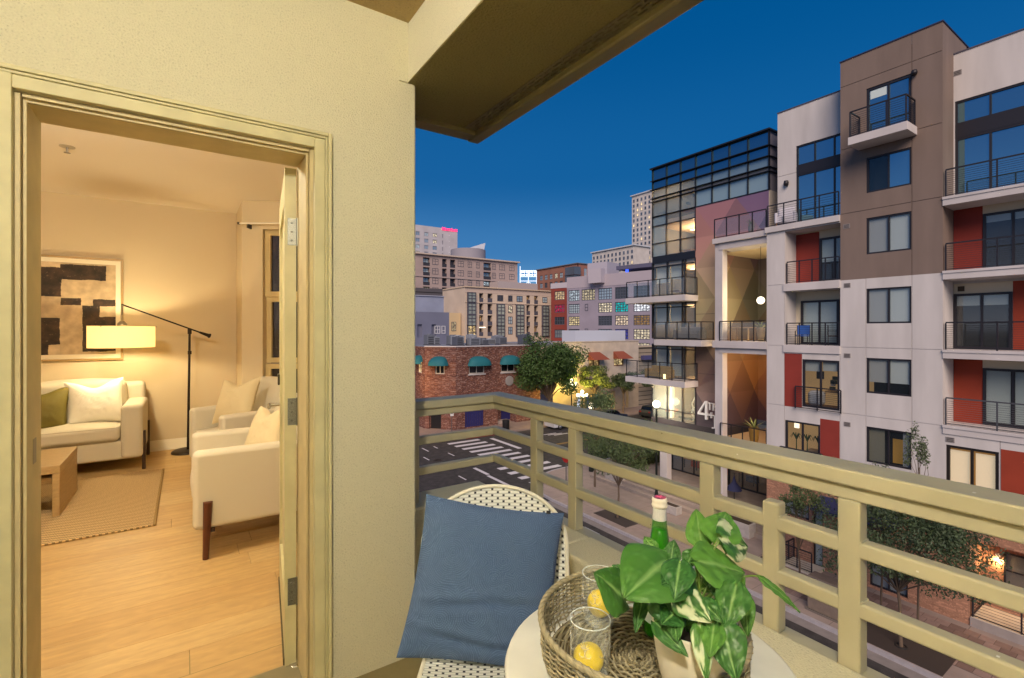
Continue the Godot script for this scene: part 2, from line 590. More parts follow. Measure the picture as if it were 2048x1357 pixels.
func bar(g: Geo, a: Vector3, b: Vector3, wd: float, ht: float) -> void:    # a square bar between two points, ht upwards
	var d = (b - a).normalized()
	var s = d.cross(Vector3.UP)
	s = (Vector3.RIGHT if s.length() < 0.01 else s.normalized())
	var u = s.cross(d).normalized()
	s *= wd / 2; u *= ht / 2
	var p = [a - s - u, a + s - u, a + s + u, a - s + u, b - s - u, b + s - u, b + s + u, b - s + u]
	g.q(p[1], p[0], p[3], p[2]); g.q(p[4], p[5], p[6], p[7])
	g.q(p[0], p[4], p[7], p[3]); g.q(p[5], p[1], p[2], p[6])
	g.q(p[3], p[7], p[6], p[2]); g.q(p[0], p[1], p[5], p[4])

# ------------------------------------------------------------------ the scene
func _ready() -> void:
	# camera: level, 17 mm lens, shifted a little downwards
	var cam = Camera3D.new()
	cam.name = "Camera"
	cam.projection = Camera3D.PROJECTION_FRUSTUM
	cam.near = 0.05; cam.far = 1500.0
	cam.size = 1356.0 / 972.0 * 0.05
	cam.frustum_offset = Vector2(0, -18.5 / 972.0 * 0.05)
	cam.position = Vector3(0, 1.45, 0)
	cam.rotation_degrees.y = -33.93
	add_child(cam)
	cam.current = true
	# dusk sky
	var we = WorldEnvironment.new(); we.name = "WorldEnvironment"
	var env = Environment.new()
	env.background_mode = Environment.BG_SKY
	env.sky = dusk_sky()
	env.tonemap_mode = Environment.TONE_MAPPER_LINEAR
	env.tonemap_exposure = 1.7
	env.sdfgi_enabled = true; env.ssao_enabled = true; env.ssil_enabled = true
	we.environment = env
	add_child(we)
	# the last soft light of the western sky
	var sun = DirectionalLight3D.new()
	sun.name = "DuskLight"
	sun.light_color = Color(1.0, 0.90, 0.82)
	sun.light_energy = 0.69
	sun.light_angular_distance = 40.0
	sun.shadow_enabled = true
	sun.look_at_from_position(Vector3.ZERO, Vector3(0.54, -0.60, -0.60))
	add_child(sun)

	streets()
	white_building()
	glass_building()
	brick_building()
	far_city()
	trees()
	street_things()
	balcony()
	railing()
	room()
	door()
	room_furniture()
	chair_and_pillow()
	table_and_tray()
	plant()

func dusk_sky() -> Sky:
	var w = 512; var h = 256
	var im = Image.create(w, h, false, Image.FORMAT_RGBF)
	var el_c = [[-0.2, Color(0.05, 0.05, 0.06)], [-0.02, Color(0.10, 0.16, 0.24)], [0.0, Color(0.22, 0.42, 0.62)], [0.06, Color(0.13, 0.33, 0.56)], [0.16, Color(0.04, 0.19, 0.45)], [0.3, Color(0.006, 0.115, 0.34)], [0.55, Color(0.0, 0.085, 0.28)], [1.0, Color(0.002, 0.065, 0.22)]]
	for y in h:
		var el = sin(PI * (0.5 - (y + 0.5) / h))
		var c = el_c[0][1]
		for i in range(1, el_c.size()):
			if el >= el_c[i - 1][0]:
				c = el_c[i - 1][1].lerp(el_c[i][1], smoothstep(el_c[i - 1][0], el_c[i][0], el))
		for x in w:
			var a = TAU * (x + 0.5) / w
			var dirx = sin(a)      # +1 towards +x (east)
			var west = clampf(-dirx * 0.5 + 0.5, 0, 1)
			var k = 0.0 if el < 0.0 else pow(west, 2.0) * exp(-el * 8.0)
			im.set_pixel(x, y, (c + Color(0.85, 0.55, 0.46) * k * 0.45) * 0.6)
	var m = PanoramaSkyMaterial.new()
	m.panorama = ImageTexture.create_from_image(im)
	var s = Sky.new(); s.sky_material = m
	return s

# ------------------------------------------------------------------ the balcony
func stucco() -> StandardMaterial3D:
	return mt("dad3b4", 0.92, 0.0, "stucco_tone", 4.2, 0.2, "stucco")

func olive() -> StandardMaterial3D:
	return mt("bdb596", 0.42, 0.0, "mottle", 0.8)

func balcony() -> void:
	world()
	var g = Geo.new()
	g.box(Vector3(-0.97, -0.15, -2.245), Vector3(-0.427, 2.95, -2.045))
	g.box(Vector3(-0.427, 2.17, -2.245), Vector3(0.424, 2.95, -2.045))
	g.box(Vector3(0.424, 0.0, -2.245), Vector3(0.78, 2.95, -2.045))
	g.box(Vector3(0.78, 2.547, -2.245), Vector3(0.8215, 2.95, -2.0455))
	g.rbox(Vector3(0.60, -0.15, -2.246), Vector3(0.858, 2.547, -2.0445), 0.012)
	tag(obj("stucco_wall", g, stucco()), "cream stucco balcony wall around the open door", "wall")
	var w2 = bx("stucco_wall", self, stucco(), Vector3(-0.97, -0.15, -2.045), Vector3(-0.85, 2.82, 1.6))
	tag(w2, "cream stucco side wall of the balcony left of the camera", "wall")
	var w3 = bx("stucco_wall", self, stucco(), Vector3(-0.97, -0.15, 1.6), Vector3(1.5, 2.82, 1.72))
	tag(w3, "cream stucco end wall of the balcony behind the camera", "wall")
	# ceiling, beam and the slab above
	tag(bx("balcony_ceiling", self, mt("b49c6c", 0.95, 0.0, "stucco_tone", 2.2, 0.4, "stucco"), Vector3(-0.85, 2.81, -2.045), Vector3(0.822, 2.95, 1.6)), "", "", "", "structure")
	var bm = thing("stucco_beam", "stucco beam along the street edge of the balcony ceiling, light and shade painted in", "beam", Vector3(1.04, 2.548, -0.4))
	bx("face", bm, mt("f6f1da", 0.92, 0.0, "stucco_tone", 4.6, 0.06, "stucco"), Vector3(0.822, 2.552, -2.335), Vector3(1.255, 2.95, 1.6))  # stucco tone raised here in place of bounced light
	bx("soffit", bm, mt("85794a", 0.95, 0.0, "stucco_tone", 2.6, 0.25, "stucco"), Vector3(0.8235, 2.545, -2.334), Vector3(1.256, 2.5515, 1.6))  # darker tone paints in the shade under the beam
	var s = thing("slab_edge_trim", "dark olive trim with a slotted vent along the edge of the slab above", "trim", Vector3(1.3, 2.52, -0.4))
	var tr = mt("7d7250", 0.5, 0.0, "mottle", 0.9)
	FR = Transform3D(Basis(Vector3(1, 0, 0), Vector3(0, 0, 1), Vector3(0, -1, 0)), Vector3(0, 2.543, 0))
	var holes = []
	for r in 3:
		for k in 62:
			holes.append([1.268 + r * 0.018, 1.276 + r * 0.018, -2.30 + k * 0.06 + (r % 2) * 0.03, -2.255 + k * 0.06 + (r % 2) * 0.03, 0.02, true])
	obj("vent_strip", wall(1.257, 1.325, -2.33, 1.6, holes), tr, s)
	world()
	var f = Geo.new()
	f.rbox(Vector3(1.325, 2.515, -2.43), Vector3(1.40, 2.95, 1.6), 0.012)
	f.box(Vector3(0.80, 2.522, -2.425), Vector3(1.325, 2.95, -2.335))
	f.box(Vector3(1.257, 2.56, -2.335), Vector3(1.325, 2.95, 1.6))
	obj("fascia", f, tr, s)
	# ceiling lamp of the balcony (above the picture)
	var l = thing("ceiling_lamp", "round frosted ceiling lamp above the balcony", "lamp", Vector3(-0.6, 2.81, 0.45))
	var lg = Geo.new()
	lg.lathe([Vector2(0.0, 2.79), Vector2(0.11, 2.79), Vector2(0.12, 2.80), Vector2(0.12, 2.81)], 24, Vector3(-0.6, 0, 0.45))
	obj("base", lg, mt("8a8170", 0.4, 0.6), l)
	var dg = Geo.new()
	dg.lathe([Vector2(0.0, 2.735), Vector2(0.05, 2.74), Vector2(0.085, 2.762), Vector2(0.095, 2.79)], 24, Vector3(-0.6, 0, 0.45))
	obj("diffuser", dg, glow("ffe9b4", 2.0), l)
	lamp(l, Vector3(-0.6, 2.70, 0.45), Color(1.0, 0.965, 0.88), 4.1, 0.09)
	# floor and parapet
	tag(bx("balcony_floor", self, mt("8f8159", 0.9, 0.0, "mottle", 2.0), Vector3(-0.85, -0.15, -2.6), Vector3(1.30, 0.0, 1.6)), "", "", "", "structure")
	var cur = Geo.new()
	cur.rbox(Vector3(1.30, -0.16, -1.60), Vector3(1.502, 0.534, 1.6), 0.018)
	cur.rbox(Vector3(0.60, -0.16, -2.60), Vector3(1.4995, 0.528, -2.36), 0.018)
	cur.rbox(Vector3(1.30, -0.16, -2.36), Vector3(1.4995, 0.528, -1.60), 0.018)
	tag(obj("parapet", cur, stucco()), "low cream stucco parapet carrying the olive railing", "parapet")

func railing() -> void:
	var r = thing("balcony_railing", "olive painted metal railing of the balcony with horizontal bars", "railing", Vector3(1.5, 0.53, -1.0))
	world()
	var m = olive()
	var z1 = 1.58
	# long side along the street
	var x0 = 1.502; var x1 = 1.55
	var cap = Geo.new()
	cap.rbox(Vector3(1.482, 1.028, -2.515), Vector3(1.60, 1.072, z1), 0.007)
	obj("handrail", cap, m, r)
	bx("top_bar", r, m, Vector3(x0, 0.985, -2.47), Vector3(x1, 1.028, z1), 0.006)
	bx("middle_bar", r, m, Vector3(x0 + 0.001, 0.833, -2.47), Vector3(x1 - 0.001, 0.877, z1), 0.008)
	bx("low_bar", r, m, Vector3(x0 + 0.001, 0.672, -2.47), Vector3(x1 - 0.001, 0.714, z1), 0.008)
	bx("base_plate", r, m, Vector3(x0 + 0.002, 0.490, -2.47), Vector3(x1 + 0.02, 0.518, z1), 0.004)
	for z in [-2.035, -1.733, -1.025, -0.588, 0.12, 0.4, 1.1]:
		bx("post", r, m, Vector3(x0, 0.517, z - 0.028), Vector3(x1, 0.986, z + 0.028), 0.006)
	for z in [-0.803, 0.26]:
		bx("short_post", r, m, Vector3(x0, 0.517, z - 0.026), Vector3(x1, 0.917, z + 0.026), 0.008)
	# weld beads and chips in the paint
	for q in [[-2.008, 0.876], [-1.704, 0.876], [-1.704, 0.713], [-0.996, 0.876], [-0.776, 0.876], [-0.56, 0.876], [-0.56, 0.713]]:
		var wb = Geo.new()
		wb.tube([Vector3(x0 + 0.001, q[1] + 0.001, q[0]), Vector3(x1 - 0.002, q[1] + 0.001, q[0] + 0.0005)], 0.0035, 0.003, 6)
		obj("weld_bead", wb, m, r)
	for q in [[1.0275, -0.34, 0.0], [0.714, -0.30, 0.0], [1.06, -1.2, 1.0], [0.69, -1.27, 1.0], [1.045, -0.9, 1.0], [0.85, -0.44, 1.0]]:
		var pc = Geo.new()
		if q[2] > 0.5: pc.rbox(Vector3((1.4818 if q[0] > 1.0 else x0 + 0.0006), q[0], q[1]), Vector3((1.4826 if q[0] > 1.0 else x0 + 0.0014), q[0] + 0.004, q[1] + 0.005), 0.0003, 1)
		else: pc.rbox(Vector3(1.515, q[0] + (0.0442 if q[0] > 1.0 else 0.0), q[1]), Vector3(1.523, q[0] + (0.0452 if q[0] > 1.0 else 0.001), q[1] + 0.006), 0.0004, 1)
		obj("paint_chip", pc, mt("d9d6cc" if q[1] > -1.0 else "6f684c", 0.7), r)
	# short side
	var c2 = Geo.new()
	c2.rbox(Vector3(0.70, 1.0275, -2.5145), Vector3(1.49, 1.0715, -2.40), 0.007)
	obj("handrail", c2, m, r)
	var za = -2.47; var zb = -2.42
	bx("top_bar", r, m, Vector3(0.70, 0.9855, za), Vector3(x0, 1.027, zb), 0.006)
	bx("middle_bar", r, m, Vector3(0.70, 0.8335, za + 0.001), Vector3(x0, 0.8765, zb - 0.001), 0.008)
	bx("low_bar", r, m, Vector3(0.70, 0.6725, za + 0.001), Vector3(x0, 0.7135, zb - 0.001), 0.008)
	bx("post", r, m, Vector3(0.985, 0.528, za - 0.001), Vector3(1.035, 0.986, zb + 0.001), 0.006)

# ------------------------------------------------------------------ the room behind the door
func room_paint() -> StandardMaterial3D:
	return mt("cdb996", 0.85)

func room() -> void:
	world()
	var p = room_paint()
	# floor with planks
	var fl = bx("room_floor", self, mt("6d5432", 0.8), Vector3(-3.5, -0.15, -7.4), Vector3(1.6, -0.012, -2.245))
	tag(fl, "", "", "", "structure")
	var woods = [mt("c6a36c", 0.5, 0.0, "wood", 0.55), mt("c19d67", 0.52, 0.0, "wood", 0.5), mt("cbaa75", 0.5, 0.0, "wood", 0.6), mt("c3a06a", 0.51, 0.0, "wood", 0.47)]
	rng.seed = 14
	var z = -2.262
	while z > -7.3:
		var x = -3.5 - rng.randf() * 1.2
		while x < 1.5:
			var len = 1.5
			var a = maxf(x, -3.5); var b = minf(x + len, 1.5)
			if b - a > 0.05:
				bx("plank", fl, woods[rng.randi() % 4], Vector3(a + 0.0008, -0.012, maxf(z - 0.19, -7.3)), Vector3(b - 0.0008, 0.0, z - 0.0012), 0.0012)
			x += len
		z -= 0.19
	var rc = Geo.new()
	rc.box(Vector3(-3.6, 2.95, -7.4), Vector3(0.83, 3.1, -2.046)); rc.box(Vector3(0.83, 2.95, -7.4), Vector3(1.41, 3.1, -3.4))
	tag(obj("room_ceiling", rc, mt("ecdfca", 0.9)), "", "", "", "structure")
	tag(bx("room_wall", self, p, Vector3(-3.6, -0.15, -7.4), Vector3(0.65, 2.95, -7.207)), "warm beige back wall behind the sofa, with the painting", "wall")
	tag(bx("room_wall", self, p, Vector3(-3.6, -0.15, -7.207), Vector3(-3.5, 2.95, -2.045)), "beige left wall of the living room", "wall")
	tag(bx("room_wall", self, p, Vector3(0.55, -0.15, -7.207), Vector3(0.65, 2.95, -6.45)), "short beige wall return beside the bay window", "wall")
	tag(bx("room_wall", self, p, Vector3(-3.5, -0.15, -2.245), Vector3(-0.971, 2.95, -2.1)), "beige inner wall left of the balcony door", "wall")
	# bay wall with the window
	var u = Vector3(0.83, 0, 0.5577).normalized()
	FR = Transform3D(Basis(u, Vector3.UP, u.cross(Vector3.UP)), Vector3(0.55, 0, -6.45))
	var bay = tag(obj("bay_wall", wall(0.0, 1.05, -0.15, 2.95, [[0.24, 0.90, 0.5, 2.62, 0.14, false]]), p), "beige slanting bay wall with a tall sash window", "wall")
	bx("backing", bay, p, Vector3(-0.08, -0.15, -0.2), Vector3(0.24, 2.95, -0.142))
	var wd = mt("cbb27c", 0.5)
	var pn = glass("2c242a", 0.82)
	var w1 = thing("sash_window", "tall beige sash window in the bay, half hidden by the door", "window", FR * Vector3(0.55, 0.5, -0.1))
	window(w1, 0.24, 0.90, 1.84, 2.62, -0.06, [], [], wd, pn, 0.06, 0.06, "upper_sash")
	window(w1, 0.24, 0.90, 1.06, 1.84, -0.09, [], [], wd, pn, 0.06, 0.06, "lower_sash")
	window(w1, 0.24, 0.90, 0.5, 1.05, -0.07, [], [], wd, pn, 0.06, 0.06, "bottom_light")
	var cr = Geo.new()
	cr.tube([Vector3(0.02, 2.67, 0.09), Vector3(0.95, 2.67, 0.09)], 0.009, 0.009, 8)
	var rod = tag(obj("curtain_rod", cr, mt("efe6d2", 0.4)), "thin white curtain rod above the bay window", "curtain rod")
	bx("bracket", rod, mt("2d2620", 0.5), Vector3(0.10, 2.62, 0.0), Vector3(0.115, 2.668, 0.085))
	bx("finial", rod, mt("2d2620", 0.5), Vector3(0.0, 2.658, 0.078), Vector3(0.022, 2.682, 0.102))
	world()
	var e = FR
	tag(bx("room_wall", self, p, Vector3(1.33, -0.15, -5.95), Vector3(1.41, 2.95, -3.4)), "beige outer wall of the living room towards the street", "wall")
	tag(bx("room_wall", self, p, Vector3(0.74, -0.15, -3.52), Vector3(1.41, 2.95, -3.401)), "beige wall stub beside the balcony corner", "wall")
	tag(bx("room_wall", self, p, Vector3(0.74, -0.15, -3.4), Vector3(0.84, 2.95, -2.247)), "beige wall behind the open door", "wall")
	# baseboard
	var bb = Geo.new()
	bb.box(Vector3(-3.5, 0.0, -7.206), Vector3(0.549, 0.10, -7.19)); bb.box(Vector3(-3.5, 0.10, -7.206), Vector3(0.549, 0.125, -7.197)); bb.box(Vector3(-3.5, 0.0, -7.19), Vector3(0.549, 0.025, -7.182))
	tag(obj("baseboard", bb, mt("efe4cc", 0.5)), "white moulded baseboard along the back wall", "baseboard")
	# sprinkler
	var sp = thing("sprinkler", "small white fire sprinkler on the living room ceiling", "sprinkler", Vector3(-0.80, 2.95, -5.33))
	var sg = Geo.new()
	sg.lathe([Vector2(0.0, -0.008), Vector2(0.05, -0.006), Vector2(0.052, 0.0)], 20, Vector3(-0.80, 2.949, -5.33))
	obj("cover", sg, mt("b8a78a", 0.5), sp)
	var s2 = Geo.new()
	s2.tube([Vector3(-0.80, 2.942, -5.33), Vector3(-0.80, 2.90, -5.33)], 0.008, 0.006, 8)
	s2.lathe([Vector2(0.0, 0), Vector2(0.022, 0.001), Vector2(0.022, 0.004), Vector2(0.0, 0.005)], 12, Vector3(-0.80, 2.895, -5.33))
	obj("head", s2, mt("8c8070", 0.35, 0.7), sp)

func door() -> void:
	world()
	var m = mt("d0c698", 0.55, 0.0, "mottle", 1.5)
	var m2 = mt("cbb98a", 0.55, 0.0, "mottle", 1.5)
	var f = thing("door_frame", "cream painted wooden frame and casing of the balcony door", "door frame", Vector3(0, 0, -2.05))
	# casings, with two grooves near the outer edge
	for sgn in [-1, 1]:
		var xi = -0.427 if sgn < 0 else 0.424
		var xo = -0.508 if sgn < 0 else 0.489
		var g = Geo.new()
		var wd = absf(xo - xi)
		for st in [[0.0, 0.60, 0.022], [0.62, 0.76, 0.024], [0.78, 1.0, 0.028]]:
			g.rbox(Vector3(minf(xi + sgn * wd * st[0], xi + sgn * wd * st[1]), -0.02, -2.046), Vector3(maxf(xi + sgn * wd * st[0], xi + sgn * wd * st[1]), 2.17 + wd * st[1], -2.045 + st[2]), 0.003, 2)
		obj("casing", g, m, f)
		var j = Geo.new()
		var q = [[0.0, 0.013, -2.050], [0.013, 0.017, -2.075], [0.017, 0.024, -2.066]]
		for st in q:
			var a = xi - sgn * st[0]; var b = xi - sgn * st[1]
			j.box(Vector3(minf(a, b), 0.0, -2.246), Vector3(maxf(a, b), 2.17, st[2]))
		obj("jamb", j, m2, f)
	var h = Geo.new()
	for st in [[0.0, 0.60, 0.0225], [0.62, 0.76, 0.0245], [0.78, 1.0, 0.0285]]:
		h.rbox(Vector3(-0.427 - 0.081 * st[0], 2.17 + 0.066 * st[0], -2.046), Vector3(0.424 + 0.065 * st[0], 2.17 + 0.066 * st[1], -2.045 + st[2]), 0.003, 2)
	obj("head_casing", h, m, f)
	var hj = Geo.new()
	hj.box(Vector3(-0.41, 2.157, -2.246), Vector3(0.407, 2.1695, -2.051)); hj.box(Vector3(-0.404, 2.148, -2.246), Vector3(0.401, 2.157, -2.067))
	obj("head_jamb", hj, m2, f)
	bx("threshold", f, mt("8d8468", 0.4, 0.5), Vector3(-0.424, -0.01, -2.27), Vector3(0.42, 0.016, -2.05), 0.004)
	# strike plate on the left jamb
	bx("strike_plate", f, mt("8a8272", 0.4, 0.8), Vector3(-0.4032, 1.02, -2.18), Vector3(-0.4020, 1.10, -2.14))
	# the leaf, open into the room
	var a = deg_to_rad(-6.9)
	var d = thing("balcony_door", "cream balcony door standing open into the room, edge on", "door", Vector3(0.397, 0.012, -2.252), a)
	own(d)
	var lm = mt("cfc495", 0.5, 0.0, "mottle", 1.4)
	var lf = Geo.new()
	lf.box(Vector3(-0.045, 0.0, -0.80), Vector3(0.0, 2.13, -0.70)); lf.box(Vector3(-0.045, 0.0, -0.12), Vector3(0.0, 2.13, 0.0))
	lf.box(Vector3(-0.045, 0.0, -0.70), Vector3(0.0, 0.25, -0.12)); lf.box(Vector3(-0.045, 2.0, -0.70), Vector3(0.0, 2.13, -0.12))
	obj("leaf", lf, lm, d)
	bx("panel", d, lm, Vector3(-0.032, 0.25, -0.70), Vector3(-0.014, 2.0, -0.12))
	for y in [0.26, 1.03, 1.80]:
		var hg = bx("hinge", d, mt("9a9a92", 0.35, 0.85, "grain", 9.0), Vector3(-0.034, y, 0.0), Vector3(-0.001, y + 0.115, 0.0025))
		var kn = Geo.new()
		kn.tube([Vector3(0.004, y - 0.002, 0.004), Vector3(0.004, y + 0.117, 0.004)], 0.0055, 0.0055, 8)
		obj("knuckle", kn, mt("8c8c85", 0.35, 0.85), hg)
		for s in [0.02, 0.057, 0.095]:
			var sc = Geo.new()
			sc.lathe([Vector2(0.0045, 0), Vector2(0.003, 0.0015), Vector2(0, 0.0018)], 10)
			sc.moved(Transform3D(Basis(Vector3.RIGHT, PI / 2), Vector3(-0.018, y + s, 0.0025)))
			obj("screw", sc, mt("6f6f6a", 0.4, 0.8), hg)
	var hd = Geo.new()
	hd.tube([Vector3(-0.045, 1.02, -0.74), Vector3(-0.10, 1.02, -0.74)], 0.011, 0.011, 10)
	hd.tube([Vector3(-0.098, 1.02, -0.745), Vector3(-0.10, 1.02, -0.63)], 0.010, 0.009, 10)
	hd.lathe([Vector2(0.0, 0.0), Vector2(0.027, 0.001), Vector2(0.027, 0.008), Vector2(0, 0.009)], 16, Vector3.ZERO)
	obj("handle", hd, mt("b9b2a4", 0.25, 0.9), d)
	bx("lock_plate", d, mt("4a4336", 0.4, 0.7), Vector3(-0.056, 1.13, -0.77), Vector3(-0.045, 1.19, -0.71), 0.004)
	bx("weather_strip", d, mt("4e4428", 0.8), Vector3(-0.051, 0.002, -0.79), Vector3(-0.045, 0.03, -0.01))

func room_furniture() -> void:
	world()
	# painting
	var art = thing("framed_painting", "large abstract painting of dark and beige blocks in a thin wooden frame", "painting", Vector3(-1.17, 1.11, -7.2))
	FR = facade_z(-7.207)
	var fr = mt("b08f58", 0.45, 0.0, "wood", 2.0)
	obj("frame", frame_geo(-1.75, -0.594, 1.105, 2.262, 0.04, [], [], 0.022, 0.039), fr, art)
	var mg = Geo.new()
	mg.box(Vector3(-1.728, 1.127, 0.004), Vector3(-0.616, 2.24, 0.016))
	obj("mount", mg, mt("e9dcc0", 0.8), art)
	var pg = Geo.new()
	pg.q(Vector3(-1.68, 1.175, 0.018), Vector3(-0.662, 1.175, 0.018), Vector3(-0.662, 2.192, 0.018), Vector3(-1.68, 2.192, 0.018))
	var pm = StandardMaterial3D.new()
	pm.albedo_texture = paint_texture(); pm.roughness = 0.75
	obj("print", pg, pm, art)
	world()
	# sofa
	var cloth = mt("cdc1a8", 0.95, 0.0, "", 9.0, 0.05, "cloth")
	var dark = mt("3a241a", 0.45, 0.0, "wood", 3.0)
	var s = thing("sofa", "cream upholstered sofa with dark wooden legs under the painting", "sofa", Vector3(-1.3, 0, -6.72))
	var g = Geo.new()
	g.rbox(Vector3(-2.24, 0.125, -7.12), Vector3(-0.37, 0.325, -6.33), 0.03)
	obj("base", g, cloth, s)
	g = Geo.new(); g.rbox(Vector3(-2.24, 0.325, -7.14), Vector3(-0.38, 0.86, -6.98), 0.05)
	obj("back", g, cloth, s)
	for x in [[-0.545, -0.36], [-2.26, -2.08]]:
		g = Geo.new(); g.rbox(Vector3(x[0], 0.13, -7.14), Vector3(x[1], 0.68, -6.30), 0.045, 4)
		obj("arm", g, cloth, s)
	for x in [[-2.075, -1.315], [-1.31, -0.55]]:
		g = Geo.new(); g.rbox(Vector3(x[0], 0.325, -6.98), Vector3(x[1], 0.47, -6.29), 0.045, 4, 0.16)
		var sc0 = obj("seat_cushion", g, cloth, s)
		piping(sc0, x[0] + 0.012, x[1] - 0.012, -6.97, -6.303, 0.459, cloth)
		g = Geo.new(); g.rbox(Vector3(x[0], 0.47, -7.0), Vector3(x[1], 0.90, -6.80), 0.06, 4, 0.25)
		obj("back_cushion", g, cloth, s)
	for p in [[-0.352, -6.36], [-0.352, -7.05], [-2.27, -6.36], [-2.27, -7.05]]:
		bx("leg", s, dark, Vector3(p[0] - 0.02, 0.0, p[1] - 0.025), Vector3(p[0] + 0.012, 0.40, p[1] + 0.025), 0.006)
	pillow_at("scatter_cushion", "white square cushion in the right corner of the sofa", "cushion", Vector3(-0.77, 0.70, -6.60), Vector3(0.10, 0.28, 1.0), 0.05, 0.48, mt("f6eeda", 0.95, 0.0, "", 9.0, 0.05, "cloth"))
	pillow_at("scatter_cushion", "olive green velvet cushion leaning on the sofa", "cushion", Vector3(-1.19, 0.67, -6.53), Vector3(0.1, 0.3, 1.0), -0.06, 0.47, mt("6b5f1c", 0.7, 0.0, "", 9.0, 0.03, "cloth"))
	# coffee table
	var oak = mt("b89a6c", 0.5, 0.0, "wood", 1.1)
	var t = thing("coffee_table", "light oak coffee table with slab legs on the jute rug", "coffee table", Vector3(-1.5, 0, -5.42))
	bx("top", t, oak, Vector3(-2.15, 0.345, -5.785), Vector3(-0.80, 0.405, -5.055), 0.004)
	for x in [[-0.846, -0.801], [-2.149, -2.104]]:
		bx("leg", t, oak, Vector3(x[0], 0.012, -5.784), Vector3(x[1], 0.345, -5.056), 0.004)
	# rug
	var rg = Geo.new(); rg.rbox(Vector3(-2.7, 0.001, -6.19), Vector3(-0.18, 0.014, -4.45), 0.006, 2)
	var rug = tag(obj("jute_rug", rg, mt("ecc488", 0.98, 0.0, "jute", 3.6, 0.4, "jute")), "woven jute rug under the coffee table", "rug")
	bx("edge_binding", rug, mt("c9a05c", 0.95, 0.0, "jute", 7.0, 0.5, "jute"), Vector3(-0.20, 0.002, -6.19), Vector3(-0.178, 0.0155, -4.449), 0.006)
	# arm chairs
	var legw = mt("5b2c17", 0.4, 0.0, "wood", 3.0)
	var c = thing("armchair", "cream armchair with a reddish wooden leg nearest the balcony door", "armchair", Vector3(0.44, 0, -4.03), 0.0, "pair of cream armchairs facing the coffee table")
	own(c)
	for z in [[-0.39, -0.28], [0.28, 0.39]]:
		g = Geo.new(); g.rbox(Vector3(-0.40, 0.18, z[0]), Vector3(0.40, 0.675, z[1]), 0.035, 4)
		obj("arm", g, cloth, c)
	g = Geo.new(); g.rbox(Vector3(-0.385, 0.185, -0.282), Vector3(0.38, 0.33, 0.282), 0.02)
	obj("base", g, cloth, c)
	g = Geo.new(); g.rbox(Vector3(-0.40, 0.33, -0.275), Vector3(0.22, 0.47, 0.275), 0.05, 4, 0.15)
	var sc1 = obj("seat_cushion", g, cloth, c)
	piping(sc1, -0.388, 0.208, -0.263, 0.263, 0.459, cloth)
	g = Geo.new(); g.rbox(Vector3(0.20, 0.30, -0.385), Vector3(0.395, 0.76, 0.385), 0.05, 4)
	obj("back", g, cloth, c)
	g = Geo.new(); g.rbox(Vector3(0.10, 0.45, -0.27), Vector3(0.27, 0.96, 0.27), 0.06, 4, 0.22)
	g.moved(Transform3D(Basis(Vector3(0, 0, 1), -0.16), Vector3(-0.06, 0.02, 0)))
	obj("back_cushion", g, cloth, c)
	for p in [[-0.32, 0.40], [0.32, 0.40], [-0.32, -0.40], [0.32, -0.40]]:
		var sx = signf(p[0]); var sz = signf(p[1])
		g = Geo.new()
		var l0 = Vector3(p[0], 0.36, p[1]); var l1 = Vector3(p[0] + sx * 0.012, 0.0, p[1])
		g.tube([l0, l0.lerp(l1, 0.5), l1], 0.027, 0.018, 10)
		obj("leg", g, legw, c)
	bx("stretcher", c, dark, Vector3(-0.31, 0.16, -0.39), Vector3(-0.28, 0.182, 0.39))
	var c2 = c.duplicate()
	c2.name = "armchair_001"
	add_child(c2)
	c2.transform = Transform3D(Basis(Vector3.UP, 0.33), Vector3(0.53, 0, -5.55))
	c2.set_meta("label", "cream armchair farther from the door, turned towards the floor lamp")
	world()
	var strip = mt("d0bd95", 0.95, 0.0, "", 9.0, 0.05, "cloth")
	var p1 = pillow_at("scatter_cushion", "striped beige cushion in the nearer armchair", "cushion", Vector3(0.50, 0.70, -3.92), Vector3(-0.9, 0.45, 0.35), 0.16, 0.44, strip)
	var p2 = pillow_at("scatter_cushion", "striped beige cushion in the farther armchair", "cushion", Vector3(0.42, 0.76, -5.46), Vector3(-0.75, 0.42, 0.6), 0.10, 0.46, strip)
	# floor lamp
	var ir = mt("2b2019", 0.45, 0.6)
	var l = thing("floor_lamp", "black floor lamp with a long counterweighted arm and a lit drum shade", "lamp", Vector3(0.04, 0, -6.93))
	g = Geo.new(); g.lathe([Vector2(0.0, 0.034), Vector2(0.14, 0.034), Vector2(0.165, 0.02), Vector2(0.17, 0.001)], 32, Vector3(0.03, 0, -6.93))
	obj("base", g, ir, l)
	g = Geo.new(); g.tube([Vector3(0.03, 0.02, -6.93), Vector3(0.045, 1.44, -6.90)], 0.015, 0.013, 10)
	g.tube([Vector3(0.045, 1.16, -6.90), Vector3(0.045, 1.20, -6.90)], 0.021, 0.021, 10)
	g.tube([Vector3(0.045, 1.40, -6.90), Vector3(0.045, 1.46, -6.90)], 0.022, 0.022, 10)
	obj("pole", g, ir, l)
	var ea = Vector3(-0.56, 1.72, -6.60); var eb = Vector3(0.25, 1.375, -7.0)
	g = Geo.new(); g.tube([ea, eb], 0.008, 0.009, 8)
	obj("arm", g, ir, l)
	g = Geo.new(); g.tube([eb.lerp(ea, 0.13), eb.lerp(ea, 0.02), eb], 0.012, 0.03, 10)
	obj("counterweight", g, ir, l)
	var sc = Vector3(-0.555, 1.37, -6.60)
	g = Geo.new()
	g.tube([Vector3(sc.x, 1.715, sc.z), Vector3(sc.x, 1.54, sc.z)], 0.008, 0.008, 8)
	g.lathe([Vector2(0.0, 1.545), Vector2(0.02, 1.543), Vector2(0.042, 1.515), Vector2(0.046, 1.475), Vector2(0, 1.47)], 16, Vector3(sc.x, 0, sc.z))
